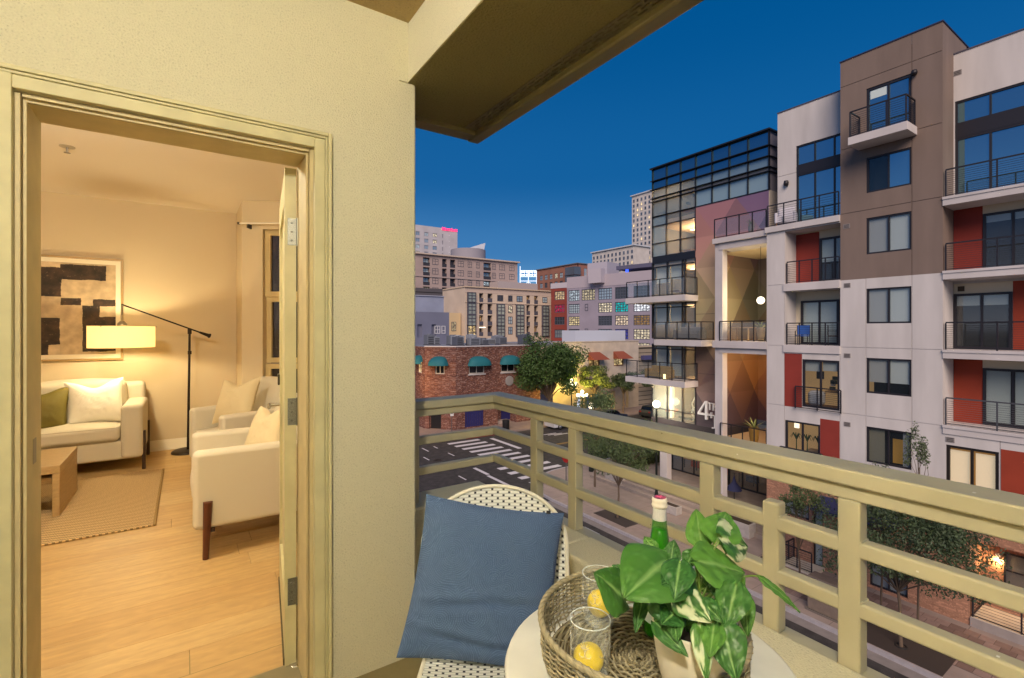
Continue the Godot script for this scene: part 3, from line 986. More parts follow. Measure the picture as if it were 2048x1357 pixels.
	for k in 3:
		var a = TAU * k / 3
		g.tube([Vector3(sc.x, 1.485, sc.z), Vector3(sc.x + cos(a) * 0.302, 1.482, sc.z + sin(a) * 0.302)], 0.003, 0.003, 5)
	obj("hanger", g, mt("8e8474", 0.35, 0.7), l)
	var sm = StandardMaterial3D.new()
	sm.albedo_color = Color.html("f2e2ac"); sm.roughness = 0.9
	sm.backlight_enabled = true; sm.backlight = Color(0.9, 0.8, 0.5)
	sm.emission_enabled = true; sm.emission = Color.html("ffefb0"); sm.emission_energy_multiplier = 0.55
	g = Geo.new()
	g.lathe([Vector2(0.285, 1.262), Vector2(0.285, 1.49)], 48, Vector3(sc.x, 0, sc.z))
	g.lathe([Vector2(0.282, 1.262), Vector2(0.282, 1.49)], 48, Vector3(sc.x, 0, sc.z))
	obj("lamp_shade", g, sm, l)
	g = Geo.new()
	for y in [1.262, 1.489]:
		var pts = []
		for k in 48: pts.append(Vector3(sc.x + cos(TAU * k / 48) * 0.285, y, sc.z + sin(TAU * k / 48) * 0.285))
		g.ring(pts, 0.0035, 5)
	obj("shade_trim", g, mt("d8c184", 0.8), l)
	g = Geo.new(); g.lathe([Vector2(0, 1.31), Vector2(0.028, 1.32), Vector2(0.038, 1.35), Vector2(0.028, 1.39), Vector2(0.014, 1.42), Vector2(0.014, 1.47)], 16, Vector3(sc.x, 0, sc.z))
	obj("bulb", g, glow("ffe2a0", 3.0), l)
	lamp(l, Vector3(sc.x, 1.35, sc.z), Color(1.0, 0.92, 0.74), 0.5, 0.037)
	# unseen ceiling light added as fill for the near part of the room
	var cl = thing("ceiling_light", "round frosted fill light added out of view above the door in the living room", "lamp", Vector3(-0.9, 2.95, -3.4))
	g = Geo.new(); g.lathe([Vector2(0.0, 2.86), Vector2(0.10, 2.865), Vector2(0.16, 2.89), Vector2(0.18, 2.949)], 28, Vector3(-0.9, 0, -3.4))
	obj("diffuser", g, glow("ffe0a0", 1.6), cl)
	lamp(cl, Vector3(-0.9, 2.80, -3.4), Color(1.0, 0.965, 0.88), 3.0, 0.17)

func piping(parent: Node, xa: float, xb: float, za: float, zb: float, y: float, m: Material) -> void:
	var pts = []
	var r = 0.04
	for q in [[xb - r, zb - r, 0.0], [xa + r, zb - r, PI / 2], [xa + r, za + r, PI], [xb - r, za + r, PI * 1.5]]:
		for k in 5:
			var a = q[2] + PI / 2 * k / 4.0
			pts.append(Vector3(q[0] + cos(a) * r, y, q[1] + sin(a) * r))
	var g = Geo.new(); g.ring(pts, 0.006, 6)
	obj("piping", g, m, parent)

func paint_texture() -> ImageTexture:
	var n = 384
	var im = Image.create(n, n, false, Image.FORMAT_RGB8)
	var f = FastNoiseLite.new(); f.seed = 6; f.frequency = 0.02; f.fractal_octaves = 4
	# rects in the print's own 0..1 frame, x from the left, y from the top: dark blocks on beige
	var darks = [[0.352, 0.04, 0.54, 0.37], [0.535, 0.016, 0.913, 0.18], [0.535, 0.384, 0.705, 0.46], [0.714, 0.46, 1.0, 0.97], [0.80, 0.39, 1.0, 0.47], [0.34, 0.6, 0.53, 1.0], [0.0, 0.2, 0.2, 0.7], [0.18, 0.62, 0.36, 0.9]]
	var lights = [[0.86, 0.465, 1.0, 0.584], [0.44, 0.89, 0.53, 1.0], [0.36, 0.0, 0.535, 0.055]]
	for y in n:
		for x in n:
			var nz = f.get_noise_2d(x, y)
			var u = x / float(n) + nz * 0.007; var v = y / float(n) + f.get_noise_2d(x + 900, y) * 0.007
			var b = Color(0.76, 0.66, 0.52) * (0.95 + 0.14 * nz)
			for r in darks:
				if u > r[0] and u < r[2] and v > r[1] and v < r[3]:
					b = Color(0.19, 0.13, 0.09) * (1.0 + 0.8 * nz)
					if f.get_noise_2d(x * 3.0, y * 3.0 + 400) > 0.5: b = Color(0.36, 0.29, 0.22)
			for r in lights:
				if u > r[0] and u < r[2] and v > r[1] and v < r[3]:
					b = Color(0.80, 0.70, 0.56) * (0.95 + 0.14 * nz)
			im.set_pixel(x, y, b)
	return ImageTexture.create_from_image(im)

# a soft square cushion: centre, the way its face looks, tilt in its own plane, side
func cushion_geo(side: float, thick: float, sd: int, ears := 0.07) -> Geo:
	var g = Geo.new()
	var f = FastNoiseLite.new(); f.seed = sd; f.frequency = 2.4
	var n = 56 if sd == 31 else 30
	for sg in [1.0, -1.0]:
		var rows = []
		for i in n + 1:
			var line = PackedVector3Array()
			for j in n + 1:
				var a = (j / float(n) * 2.0 - 1.0) * sg; var b = i / float(n) * 2.0 - 1.0
				var pin = 1.0 - ears * (1.0 - b * b) * absf(a)      # sides drawn in between the corners
				var pin2 = 1.0 - ears * (1.0 - a * a) * absf(b)
				var x = a * side / 2 * pin; var y = b * side / 2 * pin2
				var k = pow((1.0 - pow(absf(a), 2.6)) * (1.0 - pow(absf(b), 2.6)), 0.55)
				var z = sg * (thick / 2 * k * (1.0 + 0.10 * f.get_noise_2d(x * 2.0, y * 2.0)) + 0.004 * k * f.get_noise_2d(x * 14.0, y * 14.0 + 40.0))
				if sd != 31: y -= 0.13 * side * exp(-pow(a * 2.2, 2)) * smoothstep(0.1, 1.0, b)
				if sd == 31 and sg > 0.0:    # creases of the blue cushion
					for cr in [[-0.055, 0.16, 0.012, 0.010], [-0.165, -0.10, 0.010, 0.012]]:
						var e = (y - cr[0] - cr[1] * x * (1.0 if x < 0.05 else 0.4)) / cr[2]
						z -= cr[3] * exp(-e * e) * smoothstep(-0.2, -0.08, x) * smoothstep(0.2, 0.06, x) - 0.004 * exp(-pow(e - 2.0, 2))
				line.append(Vector3(x, y, z))
			rows.append(line)
		g.grid(rows, false, 1.0, 1.0)
	return g

func pillow_at(called: String, label: String, cat: String, at: Vector3, look: Vector3, roll: float, side: float, m: Material) -> Node3D:
	var z = look.normalized()
	var x = Vector3.UP.cross(z).normalized()
	var b = Basis(x, z.cross(x), z) * Basis(Vector3(0, 0, 1), roll)
	var o = obj(called, cushion_geo(side, side * 0.38, int(at.x * 100) + 300, 0.12), m, self, Transform3D(b, at))
	return tag(o, label, cat)

# ------------------------------------------------------------------ bistro chair with the blue cushion
func chair_and_pillow() -> void:
	var cane = StandardMaterial3D.new()
	cane.albedo_texture = tx("cane"); cane.roughness = 0.55
	cane.uv1_triplanar = true; cane.uv1_scale = Vector3(6.25, 6.25, 6.25); cane.uv1_triplanar_sharpness = 6.0
	cane.heightmap_enabled = true; cane.heightmap_texture = tx("cane_h"); cane.heightmap_scale = 0.12
	var edge = mt("e6e0cb", 0.5)
	var face = Vector3(-0.53, 0, 0.848).normalized()     # the way the chair looks
	var right = Vector3(0.848, 0, 0.53).normalized()
	var c = Node3D.new()
	c.name = "bistro_chair"
	add_child(c)
	c.transform = Transform3D(Basis(right, Vector3.UP, face), Vector3(0.76, 0, -1.22))
	tag(c, "cream woven bistro chair with dark dots in the corner of the balcony", "chair")
	FR = c.transform
	# back: an arch, slightly bowed, leaning back
	var rows = []; var rim = []
	var nb = 26
	for i in nb + 1:
		var t = 1.0 - pow(1.0 - i / float(nb), 1.6)
		var line = PackedVector3Array()
		for j in 25:
			var s = j / 12.0 - 1.0
			line.append(back_point(t, s, 0.0))
		rows.append(line)
	var g = Geo.new()
	g.grid(rows, false, 1.9, 1.75)
	obj("backrest", g, cane, c)
	g = Geo.new()
	var left_side = []; var right_side = []
	for i in 61:
		var t = 1.0 - pow(1.0 - i / 60.0, 1.7)
		left_side.append(back_point(t, -1.0, 0.0)); right_side.append(back_point(t, 1.0, 0.0))
	right_side.reverse()
	var allp = left_side
	for j in range(1, 12): allp.append(back_point(1.0, j / 6.0 - 1.0, 0.0))
	allp += right_side
	g.tube(allp, 0.007, 0.007, 10)
	obj("back_frame", g, edge, c)
	# seat
	g = Geo.new()
	rows = []
	for i in 13:
		var line = PackedVector3Array()
		for j in 13:
			var x = (j / 6.0 - 1.0); var z = (i / 6.0 - 1.0)
			var w = 0.225 - 0.012 * (1.0 - z)
			line.append(Vector3(x * w, 0.462 - 0.012 * (1 - x * x) * (1 - z * z), z * 0.21 + 0.03))
		rows.append(line)
	g.grid(rows, false, 1.75, 1.65)
	obj("seat", g, cane, c)
	g = Geo.new()
	var sp = []
	for k in 40:
		var a = TAU * k / 40
		var cx2 = signf(cos(a)) * pow(absf(cos(a)), 0.35); var cz = signf(sin(a)) * pow(absf(sin(a)), 0.35)
		sp.append(Vector3(cx2 * (0.226 - 0.012 * (1.0 - cz)), 0.455, cz * 0.212 + 0.03))
	g.ring(sp, 0.009, 8)
	obj("seat_frame", g, edge, c)
	var bam = mt("c9b98a", 0.5)
	for p in [[-0.20, 0.21, -0.205, 0.24], [0.20, 0.21, 0.205, 0.24], [-0.19, -0.16, -0.20, -0.21], [0.19, -0.16, 0.20, -0.21]]:
		g = Geo.new(); g.tube([Vector3(p[0], 0.455, p[1]), Vector3(p[2], 0.0, p[3])], 0.013, 0.012, 10)
		obj("leg", g, bam, c)
	world()
	# cushion
	var pm = StandardMaterial3D.new()
	pm.albedo_texture = tx("scallop"); pm.roughness = 0.9
	pm.heightmap_enabled = true; pm.heightmap_texture = tx("scallop_h"); pm.heightmap_scale = 0.12
	var z = Vector3(-0.44, 0.36, 0.83).normalized()
	var x = Vector3.UP.cross(z).normalized()
	var b = Basis(x, z.cross(x), z) * Basis(Vector3(0, 0, 1), -0.165)
	var pos = Vector3(0.772, 0.672, -1.295)
	var o = tag(obj("throw_pillow", cushion_geo(0.456, 0.15, 31, 0.06), pm, self, Transform3D(b, pos)), "slate blue patterned square cushion leaning on the bistro chair", "cushion")
	FR = Transform3D(b, pos)
	bx("care_tag", o, mt("191b1e", 0.8), Vector3(0.168, 0.198, 0.006), Vector3(0.182, 0.228, 0.0085))
	bx("tag_print", o, mt("a9a892", 0.8), Vector3(0.171, 0.206, 0.0088), Vector3(0.179, 0.214, 0.0094))
	world()

func back_point(t: float, s: float, off: float) -> Vector3:
	# t up from the seat, s across; the outline narrows into a round arch
	var y = 0.44 + 0.455 * t
	var w = 0.243
	if t > 0.62:
		var k = (t - 0.62) / 0.38
		w *= sqrt(maxf(1.0 - pow(k, 2.2), 0.0))
	var x = s * maxf(w, 0.001)
	var yy = y
	return Vector3(x, yy, -0.19 - 0.10 * t + 0.035 * (x / 0.215) * (x / 0.215) + off)

# ------------------------------------------------------------------ table, tray and what stands on it
const TC := Vector3(0.84, 0.0, -0.72)

func table_and_tray() -> void:
	world()
	var white = mt("e4e1d3", 0.35, 0.0, "mottle", 1.3)
	var t = thing("bistro_table", "round white bistro table carrying the wicker tray", "table", TC)
	var g = Geo.new()
	g.lathe([Vector2(0.0, 0.695), Vector2(0.30, 0.695), Vector2(0.308, 0.698), Vector2(0.312, 0.708), Vector2(0.309, 0.716), Vector2(0.302, 0.72), Vector2(0.0, 0.72)], 72, TC)
	obj("tabletop", g, white, t)
	g = Geo.new(); g.tube([TC + Vector3(0, 0.03, 0), TC + Vector3(0, 0.69, 0)], 0.028, 0.028, 16)
	obj("column", g, white, t)
	g = Geo.new(); g.lathe([Vector2(0.0, 0.03), Vector2(0.19, 0.022), Vector2(0.20, 0.0)], 40, TC)
	obj("foot", g, white, t)
	# wicker tray
	var tc = Vector3(0.83, 0.722, -0.73)
	var wick = [mt("968b6c", 0.62, 0.0, "streak", 6.0), mt("80765a", 0.62, 0.0, "streak", 6.0), mt("a69b7c", 0.6, 0.0, "streak", 6.0)]
	var y = thing("wicker_tray", "round woven wicker tray with a high rim on the table", "tray", tc)
	var R = 0.213
	g = Geo.new()
	var pts = []
	for k in 72: pts.append(tc + Vector3(cos(TAU * k / 72) * (R + 0.004), 0.094, sin(TAU * k / 72) * (R + 0.004)))
	g.ring(pts, 0.0062, 8)
	obj("rim", g, wick[2], y)
	g = Geo.new()
	for s in 3:      # lashing twisted round the rim
		var tw = []
		for k in 360:
			var a = TAU * k / 360; var b = TAU * (k * 22 / 360.0 + s / 3.0)
			var rr = R + 0.004 + cos(b) * 0.0058
			tw.append(tc + Vector3(cos(a) * rr, 0.094 + sin(b) * 0.0058, sin(a) * rr))
		g.ring(tw, 0.0019, 4)
	obj("rim_lashing", g, wick[0], y)
	var ns = 44
	for k in ns:
		var a = TAU * (k + 0.5) / ns
		var d = Vector3(cos(a), 0, sin(a))
		g = Geo.new(); g.tube([tc + d * (R - 0.012) + Vector3(0, 0.004, 0), tc + d * (R - 0.003) + Vector3(0, 0.02, 0), tc + d * R + Vector3(0, 0.092, 0)], 0.0018, 0.0018, 5, false)
		obj("stake", g, wick[1], y)
	for r in 17:
		g = Geo.new()
		pts = []
		var hy = 0.011 + r * 0.0047
		var rr = R - 0.008 + minf(hy, 0.03) * 0.26
		for k in ns * 4:
			var a = TAU * k / (ns * 4.0)
			var o = cos(PI * (k / 4.0 - 0.5)) * (1 if r % 2 == 0 else -1) * 0.0042
			pts.append(tc + Vector3(cos(a) * (rr + o), hy, sin(a) * (rr + o)))
		g.ring(pts, 0.0021, 5)
		obj("side_strand", g, wick[r * 7 % 3], y)
	g = Geo.new(); g.lathe([Vector2(0.0, 0.0005), Vector2(R - 0.01, 0.0005), Vector2(R - 0.012, 0.0025), Vector2(0.0, 0.0025)], 48, tc)
	obj("bottom", g, mt("5d4d2e", 0.8), y)
	for k in 20:
		var a = TAU * k / 20
		var d = Vector3(cos(a), 0, sin(a))
		g = Geo.new(); g.tube([tc + d * 0.012 + Vector3(0, 0.006, 0), tc + d * (R - 0.012) + Vector3(0, 0.006, 0)], 0.0024, 0.0024, 5, false)
		obj("spoke", g, wick[1], y)
	for r in 26:
		g = Geo.new(); pts = []
		var rad = 0.016 + r * 0.0071
		var m = 20 * 4
		for k in m:
			var a = TAU * k / m
			var o = cos(PI * (k / 4.0)) * (1 if r % 2 == 0 else -1) * 0.0036
			pts.append(tc + Vector3(cos(a) * rad, 0.0065 + o, sin(a) * rad))
		g.ring(pts, 0.0025, 5)
		obj("base_strand", g, wick[r * 5 % 3], y)
	g = Geo.new()
	g.tube([tc + Vector3(-0.012, 0.012, -0.003), tc + Vector3(0.012, 0.012, 0.003)], 0.004, 0.004, 6)
	g.tube([tc + Vector3(-0.003, 0.013, 0.012), tc + Vector3(0.003, 0.013, -0.012)], 0.004, 0.004, 6)
	obj("knot", g, wick[2], y)
	# tumblers with lemons
	var cg = StandardMaterial3D.new()
	cg.albedo_color = Color(0.97, 1.0, 0.97, 0.10); cg.roughness = 0.03; cg.metallic_specular = 0.7
	cg.transparency = BaseMaterial3D.TRANSPARENCY_ALPHA
	var yel = mt("ffdd00", 0.42, 0.0, "mottle", 9.0, 0.06, "grain")
	var yb = 0.7315
	for s in [[Vector3(0.694, yb, -0.742), "cut glass tumbler with a lemon in it, nearest the camera", "lemon in the tumbler nearest the camera", 0.3], [Vector3(0.842, yb, -0.868), "cut glass tumbler with a lemon in it, behind the first tumbler", "lemon in the tumbler at the back of the tray", 1.4]]:
		var at: Vector3 = s[0]
		var gl = thing("tumbler", s[1], "glass", at, 0.0, "cut glass tumblers on the tray")
		g = Geo.new()
		var rows = []
		var prof = [[0.0, 0.001, 0.0], [0.030, 0.0, 0.0], [0.0345, 0.003, 0.3], [0.036, 0.012, 1.0], [0.0375, 0.040, 1.0], [0.0385, 0.052, 0.4], [0.040, 0.075, 1.2], [0.0415, 0.098, 0.4], [0.0425, 0.122, 0.0], [0.0415, 0.1235, 0.0], [0.0408, 0.122, 0.0]]
		for p in prof:
			var line = PackedVector3Array()
			for k in 96:
				var a = -TAU * k / 96
				var w = 0.0009 * p[2] * (cos(a * 24) if p[1] < 0.06 else cos(a * 8) * 1.4)
				line.append(at + Vector3(cos(a) * (p[0] + w), p[1], sin(a) * (p[0] + w)))
			rows.append(line)
		g.grid(rows, true)
		obj("glass_body", g, cg, gl)
		g = Geo.new()
		g.lathe([Vector2(0.0, 0.002), Vector2(0.033, 0.002), Vector2(0.0345, 0.012), Vector2(0.0, 0.014)], 40, at)
		obj("thick_base", g, glass("f4fbf2", 0.16, 0.03), gl)
		g = Geo.new()
		g.ring(ring_pts(at + Vector3(0, 0.1225, 0), 0.0412), 0.0013, 6)
		obj("rim", g, glass("fbfff8", 0.55, 0.03), gl)
		# raised scroll relief on the front
		g = Geo.new()
		for c0 in 6:
			var a0 = TAU * c0 / 6 + 0.5
			for sgn in [-1.0, 1.0]:
				var cp = []
				for k in 22:
					var th = k / 21.0 * 4.6
					var rr = 0.013 * (1.0 - k / 26.0)
					var aa = a0 + sgn * (0.22 - rr * sin(th) / 0.04)
					var hy = 0.072 + rr * cos(th) * 1.0
					cp.append(at + Vector3(cos(aa) * 0.0408, hy, sin(aa) * 0.0408))
				g.tube(cp, 0.0011, 0.0008, 5)
			for f in 5:
				var cp = []
				for k in 6:
					var aa = a0 + (f - 2) * 0.09 * (0.3 + k / 5.0)
					cp.append(at + Vector3(cos(aa) * 0.0412, 0.085 + k * 0.0036 - absf(f - 2) * 0.0012 * k, sin(aa) * 0.0412))
				g.tube(cp, 0.001, 0.0007, 5)
		obj("relief", g, glass("fffdf0", 0.20, 0.05), gl)
		var lm = Geo.new()
		lm.lathe([Vector2(0, 0.0), Vector2(0.006, 0.0015), Vector2(0.016, 0.007), Vector2(0.027, 0.018), Vector2(0.0312, 0.030), Vector2(0.029, 0.043), Vector2(0.018, 0.055), Vector2(0.007, 0.062), Vector2(0.005, 0.066), Vector2(0, 0.068)], 24)
		var tilt = Transform3D(Basis(Vector3(0.4, 0, 1).normalized(), s[3]), at + Vector3(0, 0.016 if s[3] < 1.0 else 0.048, 0)) * Transform3D(Basis(), Vector3(0, -0.001 if s[3] < 1.0 else -0.034, 0))
		tag(obj("lemon", lm, yel, self, tilt), s[2], "lemon", "lemons in the tumblers")
	# bottle
	var bc = Vector3(0.935, 0.7315, -0.762)
	var b = thing("bottle", "green glass bottle of sparkling water with a white neck and red star cap", "bottle", bc)
	var gm = StandardMaterial3D.new()
	gm.albedo_color = Color.html("3fae1e"); gm.refraction_enabled = true; gm.refraction_scale = 0.05; gm.roughness = 0.03
	gm.transparency = BaseMaterial3D.TRANSPARENCY_ALPHA
	var bg = glass("2f8f12", 0.55)
	g = Geo.new()
	g.lathe([Vector2(0.0, 0.0), Vector2(0.034, 0.0), Vector2(0.038, 0.004), Vector2(0.038, 0.135), Vector2(0.0365, 0.155), Vector2(0.031, 0.18), Vector2(0.024, 0.21), Vector2(0.0185, 0.245), Vector2(0.0155, 0.275), Vector2(0.0145, 0.30)], 40, bc)
	obj("glass_body", g, bg, b)
	g = Geo.new()
	g.lathe([Vector2(0.0, 0.003), Vector2(0.0355, 0.004), Vector2(0.0355, 0.135), Vector2(0.034, 0.155), Vector2(0.029, 0.18), Vector2(0.022, 0.21), Vector2(0.0165, 0.245), Vector2(0.0, 0.2455)], 40, bc)
	obj("water", g, mt("1f6a0c", 0.1), b)
	g = Geo.new()
	g.lathe([Vector2(0.0385, 0.035), Vector2(0.0387, 0.036), Vector2(0.0387, 0.11), Vector2(0.0385, 0.111)], 40, bc)
	obj("label", g, mt("dfe6ee", 0.6, 0.0, "mottle", 14.0), b)
	g = Geo.new()
	g.lathe([Vector2(0.0160, 0.268), Vector2(0.0163, 0.270), Vector2(0.0155, 0.296), Vector2(0.0150, 0.297)], 32, bc)
	obj("neck_label", g, mt("d9d6ce", 0.6, 0.0, "streak", 30.0), b)
	g = Geo.new()
	g.lathe([Vector2(0.0145, 0.2975), Vector2(0.0172, 0.2985), Vector2(0.0188, 0.303), Vector2(0.0172, 0.3075), Vector2(0.0168, 0.310), Vector2(0.0178, 0.3135), Vector2(0.0172, 0.3185), Vector2(0.0155, 0.321), Vector2(0.0, 0.3212)], 32, bc)
	obj("cap", g, mt("e6dccb", 0.45), b)
	g = Geo.new()
	g.lathe([Vector2(0.0148, 0.3213), Vector2(0.0, 0.3218)], 28, bc)
	obj("cap_disc", g, mt("7a3350", 0.4), b)
	var star = PackedVector2Array()
	for k in 10:
		var a = TAU * k / 10 + 0.3
		var rr = 0.0128 if k % 2 == 0 else 0.0052
		star.append(Vector2(cos(a) * rr, sin(a) * rr))
	g = Geo.new(); g.prism(star, 0.0, 0.0006)
	g.moved(Transform3D(Basis(Vector3.RIGHT, -PI / 2), bc + Vector3(0, 0.322, 0)))
	obj("star", g, mt("e05a86", 0.45), b)

func plant() -> void:
	world()
	var pc = Vector3(0.822, 0.7315, -0.592)
	var p = thing("potted_plant", "green and white variegated pothos in a cream pot on the tray", "potted plant", pc)
	var pot = mt("efe4cc", 0.55, 0.0, "mottle", 5.0)
	var g = Geo.new()
	g.lathe([Vector2(0.0, 0.0), Vector2(0.048, 0.0), Vector2(0.052, 0.004), Vector2(0.056, 0.018), Vector2(0.0565, 0.024), Vector2(0.0545, 0.030), Vector2(0.060, 0.045), Vector2(0.068, 0.085), Vector2(0.0735, 0.125), Vector2(0.0755, 0.148), Vector2(0.074, 0.1515), Vector2(0.0705, 0.15), Vector2(0.066, 0.13), Vector2(0.0, 0.13)], 56, pc)
	obj("pot", g, pot, p)
	g = Geo.new(); g.lathe([Vector2(0.066, 0.131), Vector2(0.03, 0.136), Vector2(0.0, 0.137)], 24, pc)
	obj("soil", g, mt("2a1f15", 0.95, 0.0, "grain", 8.0), p)
	var lm = StandardMaterial3D.new()
	lm.vertex_color_use_as_albedo = true; lm.roughness = 0.40; lm.metallic_specular = 0.38
	lm.backlight_enabled = true; lm.backlight = Color(0.25, 0.3, 0.1)
	var stem_m = mt("5d7a2c", 0.5)
	var eye = Vector3(0, 1.45, 0)
	var leaves = [
		[Vector3(0.798, 0.979, -0.584), Vector3(0.718, 0.993, -0.578), 0.8, 0, 0.4],
		[Vector3(0.842, 0.946, -0.566), Vector3(0.849, 0.958, -0.598), 0.7, 0, 0.4],
		[Vector3(0.756, 0.929, -0.576), Vector3(0.701, 0.931, -0.565), 0.8, 0, 0.3],
		[Vector3(0.859, 0.943, -0.543), Vector3(0.857, 0.929, -0.508), 0.8, 0, 0.3],
		[Vector3(0.776, 0.959, -0.538), Vector3(0.77, 0.946, -0.494), 0.7, 0, 0.3],
		[Vector3(0.777, 0.931, -0.514), Vector3(0.726, 0.906, -0.488), 0.6, 0, 0.25],
		[Vector3(0.741, 0.931, -0.574), Vector3(0.714, 0.904, -0.544), 0.6, 0, 0.25],
		[Vector3(0.928, 0.994, -0.581), Vector3(0.973, 1.023, -0.586), 0.7, 0, 0.3],
		[Vector3(0.729, 0.979, -0.63), Vector3(0.671, 0.96, -0.633), 0.8, 0, 0.4],
		[Vector3(0.772, 1.003, -0.614), Vector3(0.647, 0.981, -0.602), 0.92, 0, 0.35],
		[Vector3(0.715, 0.922, -0.664), Vector3(0.653, 0.986, -0.682), 0.85, 0, 0.4],
		[Vector3(0.882, 1.007, -0.612), Vector3(0.925, 1.06, -0.656), 0.62, 0, 0.2],
		[Vector3(0.891, 1.027, -0.582), Vector3(0.97, 1.059, -0.613), 0.78, 0, 0.2],
		[Vector3(0.89, 1.037, -0.571), Vector3(0.963, 1.005, -0.557), 0.95, 0.5, 0.35],
		[Vector3(0.814, 1.008, -0.573), Vector3(0.911, 0.977, -0.532), 0.75, 0, 0.45],
		[Vector3(0.777, 1.011, -0.586), Vector3(0.719, 0.977, -0.553), 0.72, 0, 0.3],
		[Vector3(0.797, 0.968, -0.609), Vector3(0.705, 0.965, -0.61), 0.55, 0, 0.5],
		[Vector3(0.846, 0.965, -0.66), Vector3(0.868, 1.002, -0.669), 0.75, 0, 0.3],
		[Vector3(0.826, 0.98, -0.686), Vector3(0.823, 1.004, -0.712), 0.8, 0, 0.3],
		[Vector3(0.756, 0.96, -0.576), Vector3(0.754, 0.948, -0.505), 0.72, 0.5, 0.3],
		[Vector3(0.847, 0.978, -0.515), Vector3(0.785, 0.93, -0.496), 0.66, 0, 0.25],
		[Vector3(0.908, 0.932, -0.534), Vector3(0.884, 0.868, -0.514), 0.42, 0, 0.25],
		[Vector3(0.741, 0.949, -0.611), Vector3(0.737, 0.918, -0.553), 0.85, 0, 0.3],
		[Vector3(0.787, 0.931, -0.507), Vector3(0.753, 0.874, -0.457), 0.72, 0, 0.2],
		[Vector3(0.756, 0.932, -0.528), Vector3(0.713, 0.871, -0.485), 0.38, 0.5, 0.2],
		[Vector3(0.721, 0.91, -0.599), Vector3(0.721, 0.887, -0.527), 0.42, 0, 0.3],
		[Vector3(0.743, 0.93, -0.645), Vector3(0.692, 0.89, -0.619), 0.36, 0, 0.3],
		[Vector3(0.961, 0.953, -0.535), Vector3(1.013, 0.894, -0.476), 0.22, 0, 0.7],
		[Vector3(0.856, 0.973, -0.557), Vector3(0.825, 0.944, -0.529), 0.8, 0, 0.3],
		[Vector3(0.868, 0.994, -0.621), Vector3(0.828, 0.975, -0.612), 0.7, 0, 0.5],
		[Vector3(0.814, 0.927, -0.573), Vector3(0.769, 0.904, -0.568), 0.7, 0, 0.4],
		[Vector3(0.86, 0.984, -0.578), Vector3(0.913, 0.946, -0.555), 0.7, 0, 0.5],
		[Vector3(0.74, 0.958, -0.671), Vector3(0.722, 0.973, -0.707), 0.6, 0, 0.5],
		[Vector3(0.912, 0.97, -0.567), Vector3(0.929, 0.921, -0.544), 0.6, 0, 0.4],
		[Vector3(0.816, 0.88, -0.657), Vector3(0.814, 0.894, -0.682), 0.7, 0, 0.4],
	]
	var k = 0
	for l in leaves:
		k += 1
		var o = obj("leaf", leaf_geo(l[0], l[1], l[2] * 1.12, l[3], l[4], eye, k), lm, p)
		var root = pc + Vector3(0.02 * sin(k * 2.1), 0.138, 0.02 * cos(k * 1.7))
		var mid = root.lerp(l[0], 0.55) + Vector3(0, 0.05, 0)
		var pts = []
		for i in 9:
			var t = i / 8.0
			pts.append(root.lerp(mid, t).lerp(mid.lerp(l[0], t), t))
		g = Geo.new(); g.tube(pts, 0.0026, 0.0018, 6)
		obj("stem", g, stem_m, p)

func leaf_geo(a: Vector3, b: Vector3, wr: float, varieg: float, up: float, eye: Vector3, sd: int) -> Geo:
	var g = Geo.new(); g.colored = true
	var ax = b - a
	var L = ax.length()
	var d = ax / L
	var nrm = ((eye - (a + b) / 2).normalized() * (1.0 - up) + Vector3.UP * up)
	nrm = (nrm - d * nrm.dot(d)).normalized()
	var sd2 = d.cross(nrm).normalized()
	var f = FastNoiseLite.new(); f.seed = sd; f.frequency = 7.0; f.fractal_octaves = 3
	var f2 = FastNoiseLite.new(); f2.seed = sd + 60; f2.frequency = 2.2
	var rows = []; var cols = []
	var nt = 18; var ns = 16
	rng.seed = sd * 13
	var tone = rng.randf()
	var curl = rng.randf_range(0.08, 0.26)
	for i in nt + 1:
		var t = i / float(nt)
		var line = PackedVector3Array(); var lc = []
		var h = wr * L * 0.5 * pow(maxf(sin(PI * pow(t, 0.58)), 0.0), 0.75) * (1.06 - 0.1 * t)
		if i == 0: h = wr * L * 0.16
		if i == nt: h = 0.0004
		for j in ns + 1:
			var s = j / float(ns) * 2.0 - 1.0
			var back = -0.16 * L * wr * sin(PI * minf(absf(s), 1.0) * 0.9) * pow(maxf(1.0 - t * 1.7, 0.0), 1.2)
			var quilt = 0.0016 * sin(t * 26.0 - absf(s) * 6.0) * absf(s) * (1.0 - absf(s)) * 2.0
			var z = -curl * L * 0.5 * (t - 0.35) * (t - 0.35) * 2.2 + h * 0.42 * (absf(s) - 0.25 * s * s) - h * 0.75 * s * s * 0.45 + quilt + 0.004 * f2.get_noise_2d(t * 1.6, s * 1.3)
			line.append(a + d * (t * L + back) + sd2 * (s * h) + nrm * z)
			# veins and variegation
			var c = Color(0.020, 0.080, 0.018).lerp(Color(0.088, 0.215, 0.032), tone * tone)
			var vein = absf(sin(t * 13.0 - absf(s) * 3.2))
			if vein < 0.16 and absf(s) < 0.9: c = c.lerp(Color(0.11, 0.25, 0.07), 0.38)
			if absf(s) < 0.07: c = c.lerp(Color(0.22, 0.36, 0.13), 0.75)
			var nz = f.get_noise_2d(t * 0.16 + absf(s) * 0.05 + sd, s * 0.16 - t * 0.05)
			var nz2 = f.get_noise_2d(t * 0.3 + sd + 30.0, s * 0.9)
			var k = smoothstep(0.46 - varieg * 0.5, 0.54 - varieg * 0.5, nz + 0.10)
			if varieg > 0.1: c = c.lerp(Color(0.62, 0.66, 0.44), k * clampf(varieg + 0.25, 0, 1))
			c = c.lerp(Color(0.16, 0.36, 0.10), clampf(nz2, 0, 1) * 0.14)
			lc.append(c)
		rows.append(line); cols.append(lc)
	g.grid(rows, false, 1, 1, cols)
	return g

